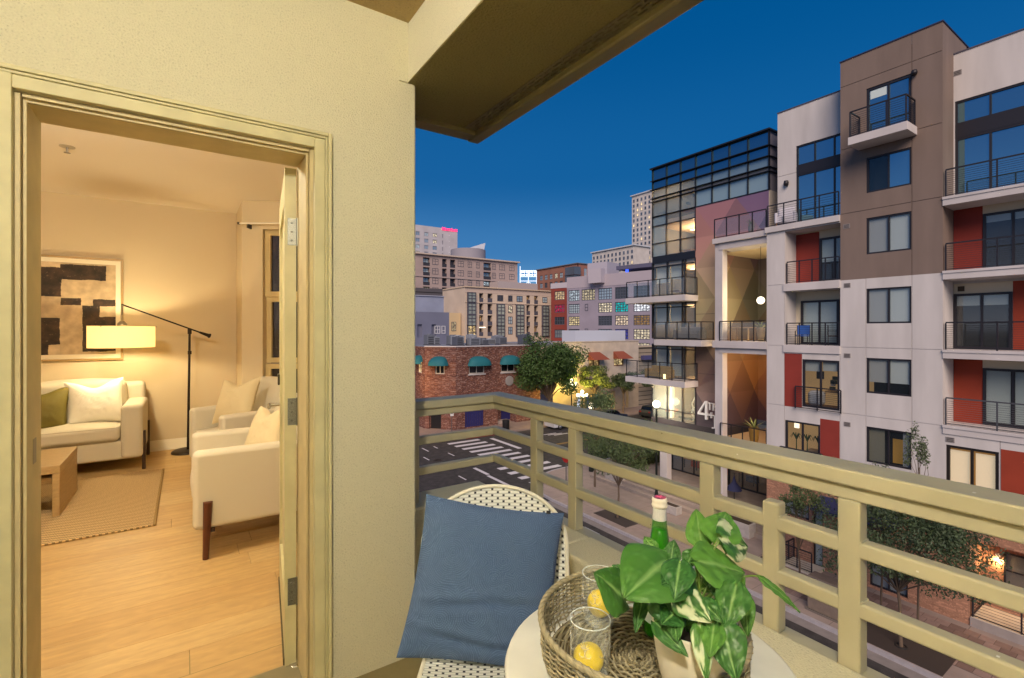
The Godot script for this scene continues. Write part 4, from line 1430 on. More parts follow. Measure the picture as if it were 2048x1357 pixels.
# ------------------------------------------------------------------ streets
func flat(poly: PackedVector2Array, y0: float, y1: float) -> Geo:      # poly in world x, z
	var g = Geo.new()
	var p2 = PackedVector2Array()
	for q in poly: p2.append(Vector2(q.x, -q.y))
	g.prism(p2, y0, y1)
	g.moved(Transform3D(Basis(Vector3(1, 0, 0), Vector3(0, 0, -1), Vector3(0, 1, 0)), Vector3.ZERO))
	return g

func corner(pts: Array) -> PackedVector2Array:
	var o = PackedVector2Array()
	for p in pts: o.append(p)
	return o

func streets() -> void:
	world()
	var asphalt = mt("5a5552", 0.93, 0.0, "asphalt", 0.35, 0.15, "grain")
	tag(bx("ground", self, mt("3b3836", 0.95, 0.0, "mottle", 0.05), Vector3(-400, GND - 1.0, -700), Vector3(700, GND - 0.02, 300)), "", "", "", "structure")
	var st = Geo.new()
	st.box(Vector3(3, GND - 0.015, -140), Vector3(26, GND, 80)); st.box(Vector3(26, GND - 0.015, -44.2), Vector3(160, GND, -29.8)); st.box(Vector3(-60, GND - 0.015, -44.2), Vector3(3, GND, -29.8))
	tag(obj("street", st, asphalt), "", "", "", "structure")
	# pavements with kerbs
	var conc = mt("9c8c82", 0.92, 0.0, "mottle", 0.35, 0.1, "grain")
	var kerb = mt("aaa5a8", 0.85, 0.0, "mottle", 0.8)
	var near = [Vector2(20.0, 60), Vector2(120, 60), Vector2(120, -30)]
	var nk = [Vector2(19.84, 60)]
	var arc = []; var arc_o = []
	for k in 9:
		var a = PI / 2 * k / 8.0
		arc.append(Vector2(25.0 - sin(a) * 5.0, -25.0 - cos(a) * 5.0)); arc_o.append(Vector2(25.0 - sin(a) * 5.16, -25.0 - cos(a) * 5.16))
	near += arc
	tag(obj("pavement", flat(corner(near), GND - 0.2, GND + 0.13), conc), "", "", "", "structure")
	var kp = [Vector2(120, -30.16)] + arc_o + [Vector2(19.84, 60), Vector2(20.0, 60)]
	var back = arc.duplicate(); back.reverse()
	kp += back + [Vector2(120, -30.0)]
	tag(obj("kerb", flat(corner(kp), GND - 0.2, GND + 0.135), kerb), "", "", "", "structure")
	var far = [Vector2(120, -44), Vector2(120, -130), Vector2(20.0, -130)]
	var farc = []
	for k in 7:
		var a = PI / 2 * k / 6.0
		farc.append(Vector2(24.0 - cos(a) * 4.0, -48.0 + sin(a) * 4.0))
	tag(obj("pavement", flat(corner(far + farc), GND - 0.2, GND + 0.13), mt("8f7d74", 0.92, 0.0, "mottle", 0.3)), "", "", "", "structure")
	tag(bx("red_kerb", self, mt("7d2a22", 0.8), Vector3(23.9, GND - 0.1, -44.06), Vector3(27.6, GND + 0.138, -43.9)), "", "", "", "structure")
	# concrete gutter along the kerb
	tag(bx("gutter", self, mt("8d8580", 0.9, 0.0, "mottle", 0.6), Vector3(19.33, GND - 0.01, -25), Vector3(19.84, GND + 0.004, 60)), "", "", "", "structure")
	# paint on the road
	var paint = mt("d6d2d4", 0.8, 0.0, "mottle", 1.6)
	var cw = thing("crosswalk", "white ladder crosswalk across the side street", "crosswalk", Vector3(23, GND, -37))
	for k in 10:
		var z = -43.0 + k * 1.32
		var x = 21.4 + k * 0.09
		bx("stripe", cw, paint, Vector3(x, GND + 0.001, z - 0.28), Vector3(x + 3.5, GND + 0.005, z + 0.28))
	tag(bx("stop_line", self, paint, Vector3(26.0, GND + 0.001, -42.8), Vector3(26.45, GND + 0.005, -37.6)), "white stop line beside the ladder crosswalk", "road marking")
	var ml = thing("lane_marking", "white dashes and lane lines in the near crossing", "road marking", Vector3(19, GND, -34))
	for d in [[18.6, -42.9, -41.4, 0.12], [19.8, -42.9, -42.0, 0.12], [19.85, -39.9, -38.7, 0.12], [17.4, -39.8, -38.6, 0.12], [17.4, -33.2, -32.0, 0.12], [19.45, -34.4, -32.2, 0.3], [19.3, -32.0, -27.5, 0.28], [18.8, -20.6, -19.4, 0.12], [18.6, -27.0, -25.0, 0.12], [18.55, -18.6, -15.0, 0.1]]:
		bx("dash", ml, paint, Vector3(d[0] - d[3] / 2, GND + 0.001, d[1]), Vector3(d[0] + d[3] / 2, GND + 0.005, d[2]))
	for z in [-33.0, -31.5, -30.05, -28.6]:
		bx("dash", ml, paint, Vector3(20.9, GND + 0.001, z - 0.3), Vector3(21.7, GND + 0.005, z + 0.3))
	var pt = thing("asphalt_patch", "darker repaired asphalt patches and trench cuts in the street", "road patch", Vector3(17, GND, -30))
	for q in [[14.5, -41.5, 17.0, -39.2, "4c4845"], [17.6, -31.0, 18.7, -22.0, "4f4a47"], [16.0, -20.0, 18.2, -6.0, "544f4b"], [22.6, -36.4, 30.0, -35.2, "4a4644"], [28.0, -42.6, 34.0, -40.9, "4e4a48"]]:
		bx("patch", pt, mt(q[4], 0.93, 0.0, "asphalt", 0.5), Vector3(q[0], GND - 0.003, q[1]), Vector3(q[2], GND + 0.0025, q[3]))
	for q in [[18.0, -38.2], [20.2, -35.4], [17.2, -28.5], [26.4, -34.2], [18.6, -12.5]]:
		var mh = Geo.new(); mh.lathe([Vector2(0.36, -0.004), Vector2(0.36, 0.004), Vector2(0.32, 0.006), Vector2(0.0, 0.006)], 18, Vector3(q[0], GND + 0.001, q[1]))
		tag(obj("manhole_cover", mh, mt("39342f", 0.6, 0.5, "grain", 4.0)), "round iron manhole cover " + ["beside the ladder crosswalk", "between the crosswalk and the plaza corner", "in the lane before the plaza corner", "in the side street past the crosswalk", "near the kerb across from the apartment house"][[18.0, 20.2, 17.2, 26.4, 18.6].find(q[0])], "manhole cover")
	var yl = thing("centre_line", "yellow centre line of the side street", "road marking", Vector3(40, GND, -37))
	for z in [-37.1, -36.85]:
		bx("line", yl, mt("b08a3c", 0.8), Vector3(27.5, GND + 0.001, z - 0.05), Vector3(90, GND + 0.005, z + 0.05))
	for k in 3:
		bx("turn_arrow_stripe", yl, paint, Vector3(31.5 + k * 0.5, GND + 0.001, -41.2 + k * 0.4), Vector3(33.4 + k * 0.5, GND + 0.005, -41.0 + k * 0.4))
	# brick pavers at the near end of the pavement
	var pv = [mt("8d7468", 0.9, 0.0, "mottle", 1.1), mt("7f675c", 0.9, 0.0, "mottle", 1.1), mt("998176", 0.9, 0.0, "mottle", 1.1)]
	var bed = bx("paver_strip", self, mt("5a4c44", 0.95), Vector3(21.05, GND + 0.1, -12.9), Vector3(24.0, GND + 0.134, -3.1))
	tag(bed, "", "", "", "structure")
	rng.seed = 99
	for i in 7:
		for j in 24:
			var x = 21.06 + i * 0.42; var z = -12.88 + j * 0.408 + (i % 2) * 0.2
			bx("paver", bed, pv[rng.randi() % 3], Vector3(x, GND + 0.11, z), Vector3(x + 0.40, GND + 0.146, z + 0.392), 0.008)
	# pavement joints
	var jm = mt("6f625b", 0.95)
	var jo = Geo.new()
	for k in 24:
		jo.box(Vector3(20.02, GND + 0.12, -25.0 + k * 1.5), Vector3(24.38, GND + 0.1315, -24.98 + k * 1.5))
	jo.box(Vector3(21.03, GND + 0.12, -25), Vector3(21.05, GND + 0.1316, 5))
	tag(obj("pavement_joint", jo, jm), "", "", "", "structure")
	# raised plaza in front of the glass building
	var pz = Geo.new()
	for k in 5:
		pz.box(Vector3(25.2 + k * 0.35, GND, -27.0), Vector3(40, GND + 0.13 + 0.21 * (k + 1), -13.25 if k < 4 else -13.25))
	tag(obj("plaza", pz, mt("a5978c", 0.9, 0.0, "mottle", 0.4)), "", "", "", "structure")

# ------------------------------------------------------------------ the white and brown apartment house across the street
func white_building() -> void:
	var fp = mt("26242a", 0.45)
	var white = mt("d9d4d1", 0.9, 0.0, "streak", 0.11, 0.08, "grain")
	var white2 = mt("d9d3d1", 0.9, 0.0, "mottle", 0.15)
	var brown = mt("87766c", 0.9, 0.0, "streak", 0.11, 0.08, "grain")
	var red = mt("96382d", 0.8, 0.0, "mottle", 0.2)
	var red2 = mt("a33f26", 0.8, 0.0, "mottle", 0.2)
	var gl = glass("31424c", 0.12)
	var mirror = mt("86b4c4", 0.03, 0.92)
	var blind = mt("cfdedc", 0.9)
	var dark = mt("2a2b2d", 0.9)
	var b = thing("apartment_house", "white and brown stucco apartment house with red panels and black framed windows", "building", Vector3(24.4, GND, -6.0))
	FR = facade_x(24.4)
	var tw = [-8.87, -7.30]
	# lower white front
	var holes = [[-12.3, -9.89, 0.72, 3.33, 1.1, false], [-11.5, -9.91, -2.2, 0.05, 0.16, false], [-12.3, -10.71, -5.1, -2.96, 0.16, false], [tw[0], tw[1], 1.72, 3.22, 0.14, false], [tw[0], tw[1], -1.27, 0.24, 0.14, false], [tw[0], tw[1], -4.24, -2.715, 0.14, false]]
	obj("white_wall", wall(-13.2, -6.32, -5.3, 3.66, holes, [-9.885, -8.885, -7.285, -12.32], [-2.27, 0.675]), white, b)
	obj("white_wall", wall(-13.2, -9.87, 3.66, 6.32, [[-12.3, -9.85, 3.70, 6.26, 1.1, false]], [], [3.675]), white, b)
	obj("brown_wall", wall(-9.87, -6.32, 3.66, 13.43, [[tw[0], tw[1], 4.70, 6.26, 0.14, false], [tw[0], tw[1], 7.34, 8.86, 0.14, false], [tw[0], tw[1], 9.62, 11.84, 0.14, false]], [-7.285], [6.62, 9.5, 12.3]), brown, b)
	bx("parapet_cap", b, mt("3a3f5a", 0.5, 0.3), Vector3(-9.9, 13.42, -5.0), Vector3(-6.29, 13.47, 0.03))
	# flanks and body
	bx("brown_wall", b, brown, Vector3(-6.345, 3.66, -3.0), Vector3(-6.3205, 13.42, -0.0005))
	bx("white_wall", b, white, Vector3(-6.345, -5.3, -3.0), Vector3(-6.3205, 3.6595, -0.0005))
	bx("brown_wall", b, brown, Vector3(-9.869, 6.0, -3.0), Vector3(-9.845, 13.42, -0.0005))
	bx("roof", b, mt("6c6664", 0.9), Vector3(-9.84, 13.0, -8.0), Vector3(-6.35, 13.41, -0.005))
	bx("white_wall", b, white, Vector3(-13.199, -9.75, -14.0), Vector3(-13.15, 12.6, -1.06))
	bx("white_wall", b, white, Vector3(-13.199, -9.75, -1.06), Vector3(-13.15, 6.319, -0.0005))
	bx("core", b, mt("3c3a3a", 0.95), Vector3(-13.14, -9.7, -14.0), Vector3(4.0, 12.4, -2.6))
	# windows of the brown and white tower
	for v in [[1.72, 3.22, 0.0], [-1.27, 0.24, 0.30], [-4.24, -2.715, 9.0], [4.70, 6.26, 0.0], [7.34, 8.86, 5.0]]:
		var wm = [gl, gl]
		if v[2] == 5.0: wm = [gl, mirror]
		var o = window(b, tw[0], tw[1], v[0], v[1], -0.03, [0.5], [], fp, wm, 0.07, 0.09)
		bx("interior", o, dark, Vector3(tw[0] - 0.02, v[0] - 0.02, -0.9), Vector3(tw[1] + 0.02, v[1] + 0.02, -0.86))
		if v[2] < 4.0:
			for h in 2:
				var ua = lerpf(tw[0], tw[1], h * 0.5); var ub = lerpf(tw[0], tw[1], h * 0.5 + 0.5)
				bx("blind", o, blind if h == 1 else mt("b4bcba", 0.9), Vector3(ua + 0.04, lerpf(v[0], v[1], v[2]) + 0.03, -0.13), Vector3(ub - 0.03, v[1] - 0.03, -0.12))
		if v[2] == 9.0:
			bx("curtain", o, mt("8a8a78", 0.9), Vector3(tw[0] + 0.06, v[0], -0.16), Vector3(tw[0] + 0.62, v[1], -0.14))
			bx("curtain", o, mt("9aa0a6", 0.9), Vector3(tw[1] - 0.32, v[0], -0.16), Vector3(tw[1] - 0.08, v[1], -0.14))
			bx("lit_wall", o, glow("b88a3c", 0.35), Vector3(tw[0] + 0.7, v[0], -0.8), Vector3(tw[1] - 0.3, v[1] - 0.5, -0.76))
	# top door with its little balcony
	var d = window(b, tw[0], tw[1], 9.63, 11.83, -0.03, [0.5], [], fp, mirror, 0.10, 0.09, "french_door")
	bx("blind", d, blind, Vector3(tw[0] + 0.13, 11.35, -0.07), Vector3(-8.15, 11.70, -0.062))
	var sl = bx("balcony_slab", b, white2, Vector3(-9.16, 9.27, 0.001), Vector3(-7.11, 9.60, 1.06), 0.01)
	guard("guard_rail", b, [Vector3(-9.1, 9.60, 0.06), Vector3(-9.1, 9.60, 1.0), Vector3(-7.17, 9.60, 1.0), Vector3(-7.17, 9.60, 0.06)], 1.07, fp, 10, 0.75)
	var sc = Geo.new(); sc.lathe([Vector2(0.0, -0.09), Vector2(0.09, -0.09), Vector2(0.11, 0.0), Vector2(0.09, 0.09), Vector2(0.0, 0.09)], 14, Vector3(-7.18, 11.78, 0.10))
	obj("wall_light", sc, fp, b)
	# left bay: two recessed balconies, a juliet window and a low window
	for k in 2:
		var v0 = 3.70 if k == 0 else 0.72
		var v1 = 6.26 if k == 0 else 3.33
		var du = [-11.2, -9.86] if k == 0 else [-12.05, -10.35]
		bx("recess_wall", b, mt("d8cdb4", 0.9), Vector3(-12.4, v0 - 0.1, -1.2), Vector3(-9.8, v1 + 0.1, -1.1))
		if k == 0:
			bx("red_panel", b, red, Vector3(-12.299, v0, -1.1), Vector3(-11.23, v1 - 0.06, -1.08))
		else:
			bx("red_panel", b, red2, Vector3(-10.33, v0, -1.1), Vector3(-9.87, v1 - 0.06, -1.08))
		var o = window(b, du[0], du[1], v0 + 0.02, v0 + 2.16, -1.03, [0.5], [], fp, gl, 0.10, 0.08, "french_door")
		bx("blind", o, mt("c2d4d0", 0.9), Vector3(du[0] + 0.08, v0 + (1.0 if k == 0 else 0.06), -1.096), Vector3(du[1] - 0.08, v0 + 2.1, -1.09))
		bx("interior", o, dark, Vector3(du[0] + 0.08, v0 + 0.06, -1.099), Vector3(du[1] - 0.08, v0 + 2.1, -1.0965))
		bx("balcony_slab", b, white2, Vector3(-12.36, v0 - 0.37, -1.1), Vector3(-9.875, v0 - 0.005, 0.06), 0.008)
		guard("guard_rail", b, [Vector3(-12.22, v0, -0.03), Vector3(-9.93, v0, -0.03)], 1.05, fp, 10, 0.62)
	bx("red_panel", b, red, Vector3(-12.32, -2.28, -0.02), Vector3(-11.505, 0.30, 0.004))
	bx("red_panel", b, red, Vector3(-10.705, -5.2, -0.02), Vector3(-9.90, -2.66, 0.004))
	var o3 = window(b, -11.5, -9.91, -2.2, 0.05, -0.03, [0.5], [], fp, gl, 0.09, 0.1)
	lit_room(o3, -11.5, -9.91, -2.2, 0.05, 7)
	guard("juliet_rail", b, [Vector3(-11.75, -2.3, 0.13), Vector3(-9.8, -2.3, 0.13)], 1.05, fp, 10, 1.0)
	var o4 = window(b, -12.3, -10.71, -5.1, -2.96, -0.03, [0.5], [], fp, gl, 0.09, 0.1)
	lit_room(o4, -12.3, -10.71, -5.1, -2.96, 8)
	bx("window_ledge", b, fp, Vector3(-12.5, -4.34, 0.001), Vector3(-10.6, -4.27, 0.12))
	# top of the left bay, set back
	FR = facade_x(25.45)
	obj("upper_white_wall", wall(-13.2, -9.86, 6.4, 12.63, [[-12.28, -9.9, 6.62, 10.66, 0.14, false]], [], [9.35]), white, b)
	bx("parapet_cap", b, mt("5d5a66", 0.5, 0.3), Vector3(-13.22, 12.62, -3.0), Vector3(-9.87, 12.67, 0.03))
	window(b, -12.28, -9.9, 9.62, 10.66, -0.03, [0.36, 0.72], [], fp, mirror, 0.08, 0.1)
	bx("window_band", b, fp, Vector3(-12.28, 9.22, -0.12), Vector3(-9.9, 9.62, -0.02))
	window(b, -12.28, -9.9, 6.62, 9.22, -0.03, [0.36, 0.72], [], fp, mirror, 0.08, 0.1)
	var sc2 = Geo.new(); sc2.lathe([Vector2(0.0, -0.12), Vector2(0.1, -0.12), Vector2(0.12, 0.0), Vector2(0.1, 0.12), Vector2(0.0, 0.12)], 14, Vector3(-12.72, 8.9, 0.10))
	obj("wall_light", sc2, fp, b)
	bx("terrace_slab", b, white2, Vector3(-13.25, 6.32, 0.0), Vector3(-9.875, 6.60, 1.16), 0.008)
	guard("terrace_rail", b, [Vector3(-13.15, 6.60, 1.08), Vector3(-9.93, 6.60, 1.08)], 1.07, fp, 8, 0.85)
	# right bay with four long balconies
	FR = facade_x(25.7)
	var hl = [[-6.28, 2.0, 6.62, 10.62, 0.14, false]]
	obj("right_bay_wall", wall(-6.32, 2.0, -2.3, 12.54, hl), white, b)
	bx("parapet_cap", b, mt("5d5a66", 0.5, 0.3), Vector3(-6.32, 12.53, -3.0), Vector3(2.0, 12.58, 0.03))
	var us = []
	for k in 7: us.append(0.145 * (k + 1) - 0.02)
	window(b, -6.28, 2.0, 9.66, 10.62, -0.03, us, [], fp, mirror, 0.08, 0.1)
	bx("window_band", b, fp, Vector3(-6.28, 9.14, -0.13), Vector3(2.0, 9.66, -0.02))
	window(b, -6.28, 2.0, 6.62, 9.14, -0.03, us, [], fp, mirror, 0.09, 0.1)
	for k in 4:
		var vt = [6.59, 3.73, 0.68, -2.23][k]
		bx("balcony_slab", b, white2, Vector3(-6.318, vt - 0.34, 0.001), Vector3(2.0, vt, 1.34), 0.008)
		bx("slab_edge_lip", b, white2, Vector3(-6.318, vt - 0.1, 1.3405), Vector3(2.0, vt - 0.003, 1.37))
		guard("guard_rail", b, [Vector3(-6.24, vt, 1.26), Vector3(-0.5, vt, 1.26)], 1.05, fp if k < 3 else mt("6a6b70", 0.35, 0.6), 11, 1.42)
		if k > 0:
			bx("upper_band", b, mt("d8cdb4", 0.9), Vector3(-6.31, vt + 2.2, 0.001), Vector3(2.0, vt + 2.6, 0.03))
			var left_red = k != 2
			var r0 = -6.31 if left_red else -4.62
			bx("red_panel", b, red2 if k != 1 else red, Vector3(r0, vt + 0.01, 0.001), Vector3(r0 + 0.86, vt + (2.59 if true else 2.2), 0.034))
			var d0 = -5.44 if left_red else -6.30
			var o = window(b, d0, d0 + 1.66, vt + 0.02, vt + 2.2, 0.07, [0.5], [], fp, gl, 0.09, 0.06, "french_door")
			bx("interior", o, mt("34332e", 0.9), Vector3(d0 + 0.06, vt + 0.05, 0.002), Vector3(d0 + 1.6, vt + 2.15, 0.006))
			var bv = [0.0, 1.85, 1.72, 0.15][k]
			for h in 2:
				bx("blind", o, mt("c6d6d2", 0.9), Vector3(d0 + 0.08 + h * 0.80, vt + bv, 0.0075), Vector3(d0 + 0.76 + h * 0.80, vt + 2.12, 0.010))
			if d0 < -5.5: bx("vent", b, mt("4a4032", 0.8), Vector3(-6.18, vt + 2.3, 0.031), Vector3(-5.98, vt + 2.5, 0.06))
	# low right front with the lit blinds
	FR = facade_x(24.4)
	obj("white_wall", wall(-6.3195, 2.0, -5.3, -2.575, [[-6.22, -4.75, -4.95, -2.98, 0.16, false]], [-4.72], []), white, b)
	bx("red_panel", b, red2, Vector3(-4.70, -5.2, -0.02), Vector3(-3.4, -2.85, 0.004))
	var ow = window(b, -6.22, -4.75, -4.95, -2.98, -0.03, [0.5], [], mt("2b2420", 0.5, 0.0, "grain", 1.5), gl, 0.10, 0.1)
	for h in 2:
		bx("lit_blind", ow, glow("efd9b4", 0.62), Vector3(-6.14 + h * 0.74, -4.9, -0.15), Vector3(-5.56 + h * 0.72, -3.16 , -0.14))
	bx("interior", ow, glow("b58a48", 0.3), Vector3(-6.2, -4.95, -0.5), Vector3(-4.77, -2.98, -0.48))
	# vents
	for v in [[-9.6, 3.42, brown], [-9.6, 0.3, white], [-9.6, -2.75, white], [-9.62, 6.05, brown]]:
		grille(b, Vector3(v[0], v[1], 0.0))
	grille(b, Vector3(-6.1, -2.78, 0.0))
	FR = facade_x(25.7); grille(b, Vector3(-6.2, 11.75, 0.0))
	FR = facade_x(24.4)
	# brick ground storey
	var brick = mt("ffffff", 0.9, 0.0, "tan_brick", 0.45, 0.5, "brick_h")
	brick = brick.duplicate(); brick.albedo_color = Color(1.0, 0.95, 0.92)
	var bh = [[-12.42, -11.19, -7.55, -6.84, 0.2, false], [-11.04, -10.60, -9.6, -6.85, 0.2, false], [-8.75, -7.42, -9.5, -8.4, 0.2, false], [-5.53, 2.0, -9.75, -6.4, 1.5, false], [-12.42, -11.19, -8.5, -7.58, 0.001, true]]
	obj("brick_wall", wall(-13.2, 2.0, -9.75, -5.42, bh), brick, b)
	bx("dark_band", b, mt("2c2a33", 0.6), Vector3(-13.2, -5.419, -0.3), Vector3(2.0, -5.301, 0.06))
	var w1 = window(b, -12.42, -11.19, -7.55, -6.84, -0.06, [0.5], [0.5], fp, gl, 0.06, 0.08)
	bx("blind", w1, mt("c3cfd6", 0.8), Vector3(-12.4, -7.53, -0.19), Vector3(-11.2, -6.86, -0.18))
	var w2 = window(b, -8.75, -7.42, -9.5, -8.4, -0.06, [0.5], [0.5], fp, gl, 0.06, 0.08)
	bx("blind", w2, mt("aeb9c0", 0.8), Vector3(-8.74, -9.49, -0.19), Vector3(-7.43, -8.41, -0.18))
	var dr = window(b, -11.04, -10.60, -9.6, -6.85, -0.12, [], [0.45], fp, mt("9aa8ac", 0.2), 0.07, 0.08, "door")
	# two blue awnings
	var aw = mt("2c3358", 0.7)
	for a in [[-10.7, -9.5], [-9.1, -7.6]]:
		var g = Geo.new()
		g.q(Vector3(a[0], -6.55, 1.0), Vector3(a[1], -6.55, 1.0), Vector3(a[1], -6.2, 0.01), Vector3(a[0], -6.2, 0.01))
		g.q(Vector3(a[0], -6.68, 1.0), Vector3(a[1], -6.68, 1.0), Vector3(a[1], -6.55, 1.0), Vector3(a[0], -6.55, 1.0))
		g.t(Vector3(a[0], -6.55, 1.0), Vector3(a[0], -6.2, 0.01), Vector3(a[0], -6.55, 0.01))
		g.t(Vector3(a[1], -6.55, 1.0), Vector3(a[1], -6.55, 0.01), Vector3(a[1], -6.2, 0.01))
		obj("awning", g, aw, b)
	# porch on the right, recessed, with a landing and rails
	var brick2 = brick
	bx("porch_back", b, brick2, Vector3(-5.6, -9.75, -1.6), Vector3(2.0, -6.3, -1.5))
	bx("porch_ceiling", b, mt("b9a27c", 0.9), Vector3(-5.53, -6.4, -1.5), Vector3(2.0, -6.32, -0.01))
	var pw = window(b, -4.9, -3.6, -8.35, -7.0, -1.44, [0.5], [0.5], fp, gl, 0.06, 0.08)
	bx("blind", pw, mt("9a9488", 0.8), Vector3(-4.88, -8.33, -1.499), Vector3(-3.62, -7.02, -1.49))
	var cream = mt("d9cdb8", 0.85, 0.0, "mottle", 0.5)
	bx("landing", b, mt("a39a96", 0.9, 0.0, "mottle", 0.5), Vector3(-5.52, -9.75, -1.49), Vector3(-4.1, -9.29, 0.05))
	bx("landing_floor", b, cream, Vector3(-5.50, -9.289, -1.48), Vector3(-4.13, -9.27, 0.03))
	for k in 2:
		bx("step", b, cream, Vector3(-4.099 + k * 0.3, -9.75, -1.48), Vector3(-3.80 + k * 0.3, -9.38 - k * 0.17, 0.04))
	guard("stair_rail", b, [Vector3(-5.46, -9.27, -0.02), Vector3(-4.18, -9.27, -0.02), Vector3(-3.4, -9.7, -0.02)], 0.95, fp, 7, 1.3)
	guard("stair_rail", b, [Vector3(-5.46, -9.27, -1.40), Vector3(-5.46, -9.27, -0.1)], 0.95, fp, 7, 1.3)
	var pl = bx("porch_light", b, mt("d8d4cc", 0.5), Vector3(-5.13, -7.35, -1.499), Vector3(-4.98, -7.12, -1.40), 0.01)
	bx("lens", pl, glow("ffd9a0", 4.0), Vector3(-5.12, -7.36, -1.49), Vector3(-4.99, -7.351, -1.41))
	lamp(pl, Vector3(-5.055, -7.42, -1.40), Color(1.0, 0.82, 0.56), 0.7, 0.06)
	# landing with rails at the middle door
	bx("landing", b, cream, Vector3(-11.9, -9.75, 0.001), Vector3(-10.5, -9.50, 1.1))
	guard("stair_rail", b, [Vector3(-11.85, -9.50, 0.05), Vector3(-11.85, -9.50, 1.05), Vector3(-10.6, -9.50, 1.05)], 0.9, fp, 7, 0.62)
	# terrace things: their own objects
	world()
	outdoor_chair("blue garden chair on the white building's balcony above the red panel", Vector3(24.75, 0.72, -11.65), "2f62b8", 2.2)
	outdoor_chair("dark garden chair beside the door on the same balcony as the blue chair", Vector3(24.85, 0.72, -10.3), "3a2a28", 0.4)
	armchair_out("white padded armchair on the top left terrace of the white building", Vector3(24.8, 6.60, -12.45))

func grille(parent: Node, at: Vector3) -> void:
	var o = bx("vent", parent, mt("8c8684", 0.8), at + Vector3(-0.13, -0.1, 0.001), at + Vector3(0.13, 0.1, 0.012))
	for k in 3:
		bx("slot", o, mt("3a383b", 0.9), at + Vector3(-0.10, -0.065 + k * 0.055, 0.0125), at + Vector3(0.10, -0.04 + k * 0.055, 0.016))

# a lit room behind a window: bright back wall, ceiling blind and a few pieces of furniture
func lit_room(o: Node, u0: float, u1: float, v0: float, v1: float, sd: int) -> void:
	rng.seed = sd
	var back = -1.5
	bx("room_back", o, glow("d9b27a", 0.32), Vector3(u0 - 1.0, v0, back - 0.05), Vector3(u1 + 1.0, v1, back))
	bx("room_floor", o, mt("8a6a48", 0.8), Vector3(u0 - 1.0, v0 - 0.05, back), Vector3(u1 + 1.0, v0, -0.17))
	bx("room_ceiling", o, mt("e0d8c8", 0.9), Vector3(u0 - 1.0, v1 + 0.01, back), Vector3(u1 + 1.0, v1 + 0.05, -0.17))
	if sd == 7:
		bx("blind", o, mt("b9c4c0", 0.9), Vector3(u0 + 0.08, v1 - 0.55, -0.16), Vector3(u0 + 0.74, v1 - 0.02, -0.15))
		bx("blind", o, mt("b9c4c0", 0.9), Vector3(u1 - 0.74, v1 - 0.5, -0.16), Vector3(u1 - 0.08, v1 - 0.02, -0.15))
		var g = Geo.new(); g.rbox(Vector3(u0 + 0.05, v0 + 0.05, -0.9), Vector3(u0 + 0.7, v0 + 0.75, -0.3), 0.2, 4)
		obj("bed", g, mt("d5dde2", 0.9), o)
		bx("clock", o, mt("3a3836", 0.6), Vector3(u0 + 0.3, v1 - 0.95, -0.8), Vector3(u0 + 0.62, v1 - 0.58, -0.75))
		bx("table", o, mt("a98a5c", 0.6), Vector3(u1 - 0.85, v0 + 0.7, -1.2), Vector3(u1 - 0.1, v0 + 0.78, -0.6))
		bx("picture", o, glow("f2e6dc", 0.7), Vector3(u1 - 0.5, v0 + 1.15, -1.4), Vector3(u1 - 0.1, v0 + 1.7, -1.38))
		for k in 9:
			var p = Vector3(rng.randf_range(u0 + 0.2, u1 - 0.2), v0 + rng.randf_range(0.5, 1.3), -1.3)
			bx("clutter", o, mt(["6a6a4a", "c7b59a", "7d5540", "e0dccb", "3d4a35"][k % 5], 0.8), p, p + Vector3(rng.randf_range(0.08, 0.3), rng.randf_range(0.06, 0.25), 0.1))
	else:
		for k in 3:
			var x = u0 + 0.3 + k * 0.5
			var g = Geo.new()
			g.tube([Vector3(x, v0 + 0.2, -0.5), Vector3(x, v0 + 1.2, -0.5)], 0.03, 0.02, 6)
			for j in 9:
				var a = TAU * j / 9.0
				var q = Vector3(x, v0 + 1.2, -0.5)
				g.tube([q, q + Vector3(cos(a) * 0.16, 0.28, sin(a) * 0.12), q + Vector3(cos(a) * 0.3, 0.05, sin(a) * 0.22)], 0.035, 0.006, 5)
			obj("house_plant", g, mt("3f5a28", 0.7), o)
		bx("sofa", o, mt("b8a58a", 0.9), Vector3(u0 + 0.6, v0, -1.3), Vector3(u1 - 0.1, v0 + 0.7, -0.8))
		bx("lit_lamp", o, glow("fff0cf", 2.0), Vector3(u0 + 0.1, v1 - 0.45, -0.8), Vector3(u0 + 0.3, v1 - 0.2, -0.7))

func outdoor_chair(label: String, at: Vector3, hex: String, turn: float) -> void:
	var c = thing("garden_chair", label, "chair", at, turn)
	own(c)
	var fr = mt("2a2a2e", 0.5)
	var cl = mt(hex, 0.8)
	bx("seat", c, cl, Vector3(-0.25, 0.42, -0.24), Vector3(0.25, 0.46, 0.24))
	bx("backrest", c, cl, Vector3(-0.25, 0.50, -0.27), Vector3(0.25, 0.95, -0.23))
	for p in [[-0.26, -0.24], [0.26, -0.24], [-0.26, 0.24], [0.26, 0.24]]:
		bx("leg", c, fr, Vector3(p[0] - 0.018, 0.0, p[1] - 0.018), Vector3(p[0] + 0.018, 0.66 if p[1] > 0 else 0.95, p[1] + 0.018))
	for x in [-0.26, 0.26]:
		bx("armrest", c, fr, Vector3(x - 0.02, 0.66, -0.26), Vector3(x + 0.02, 0.69, 0.26))
	world()

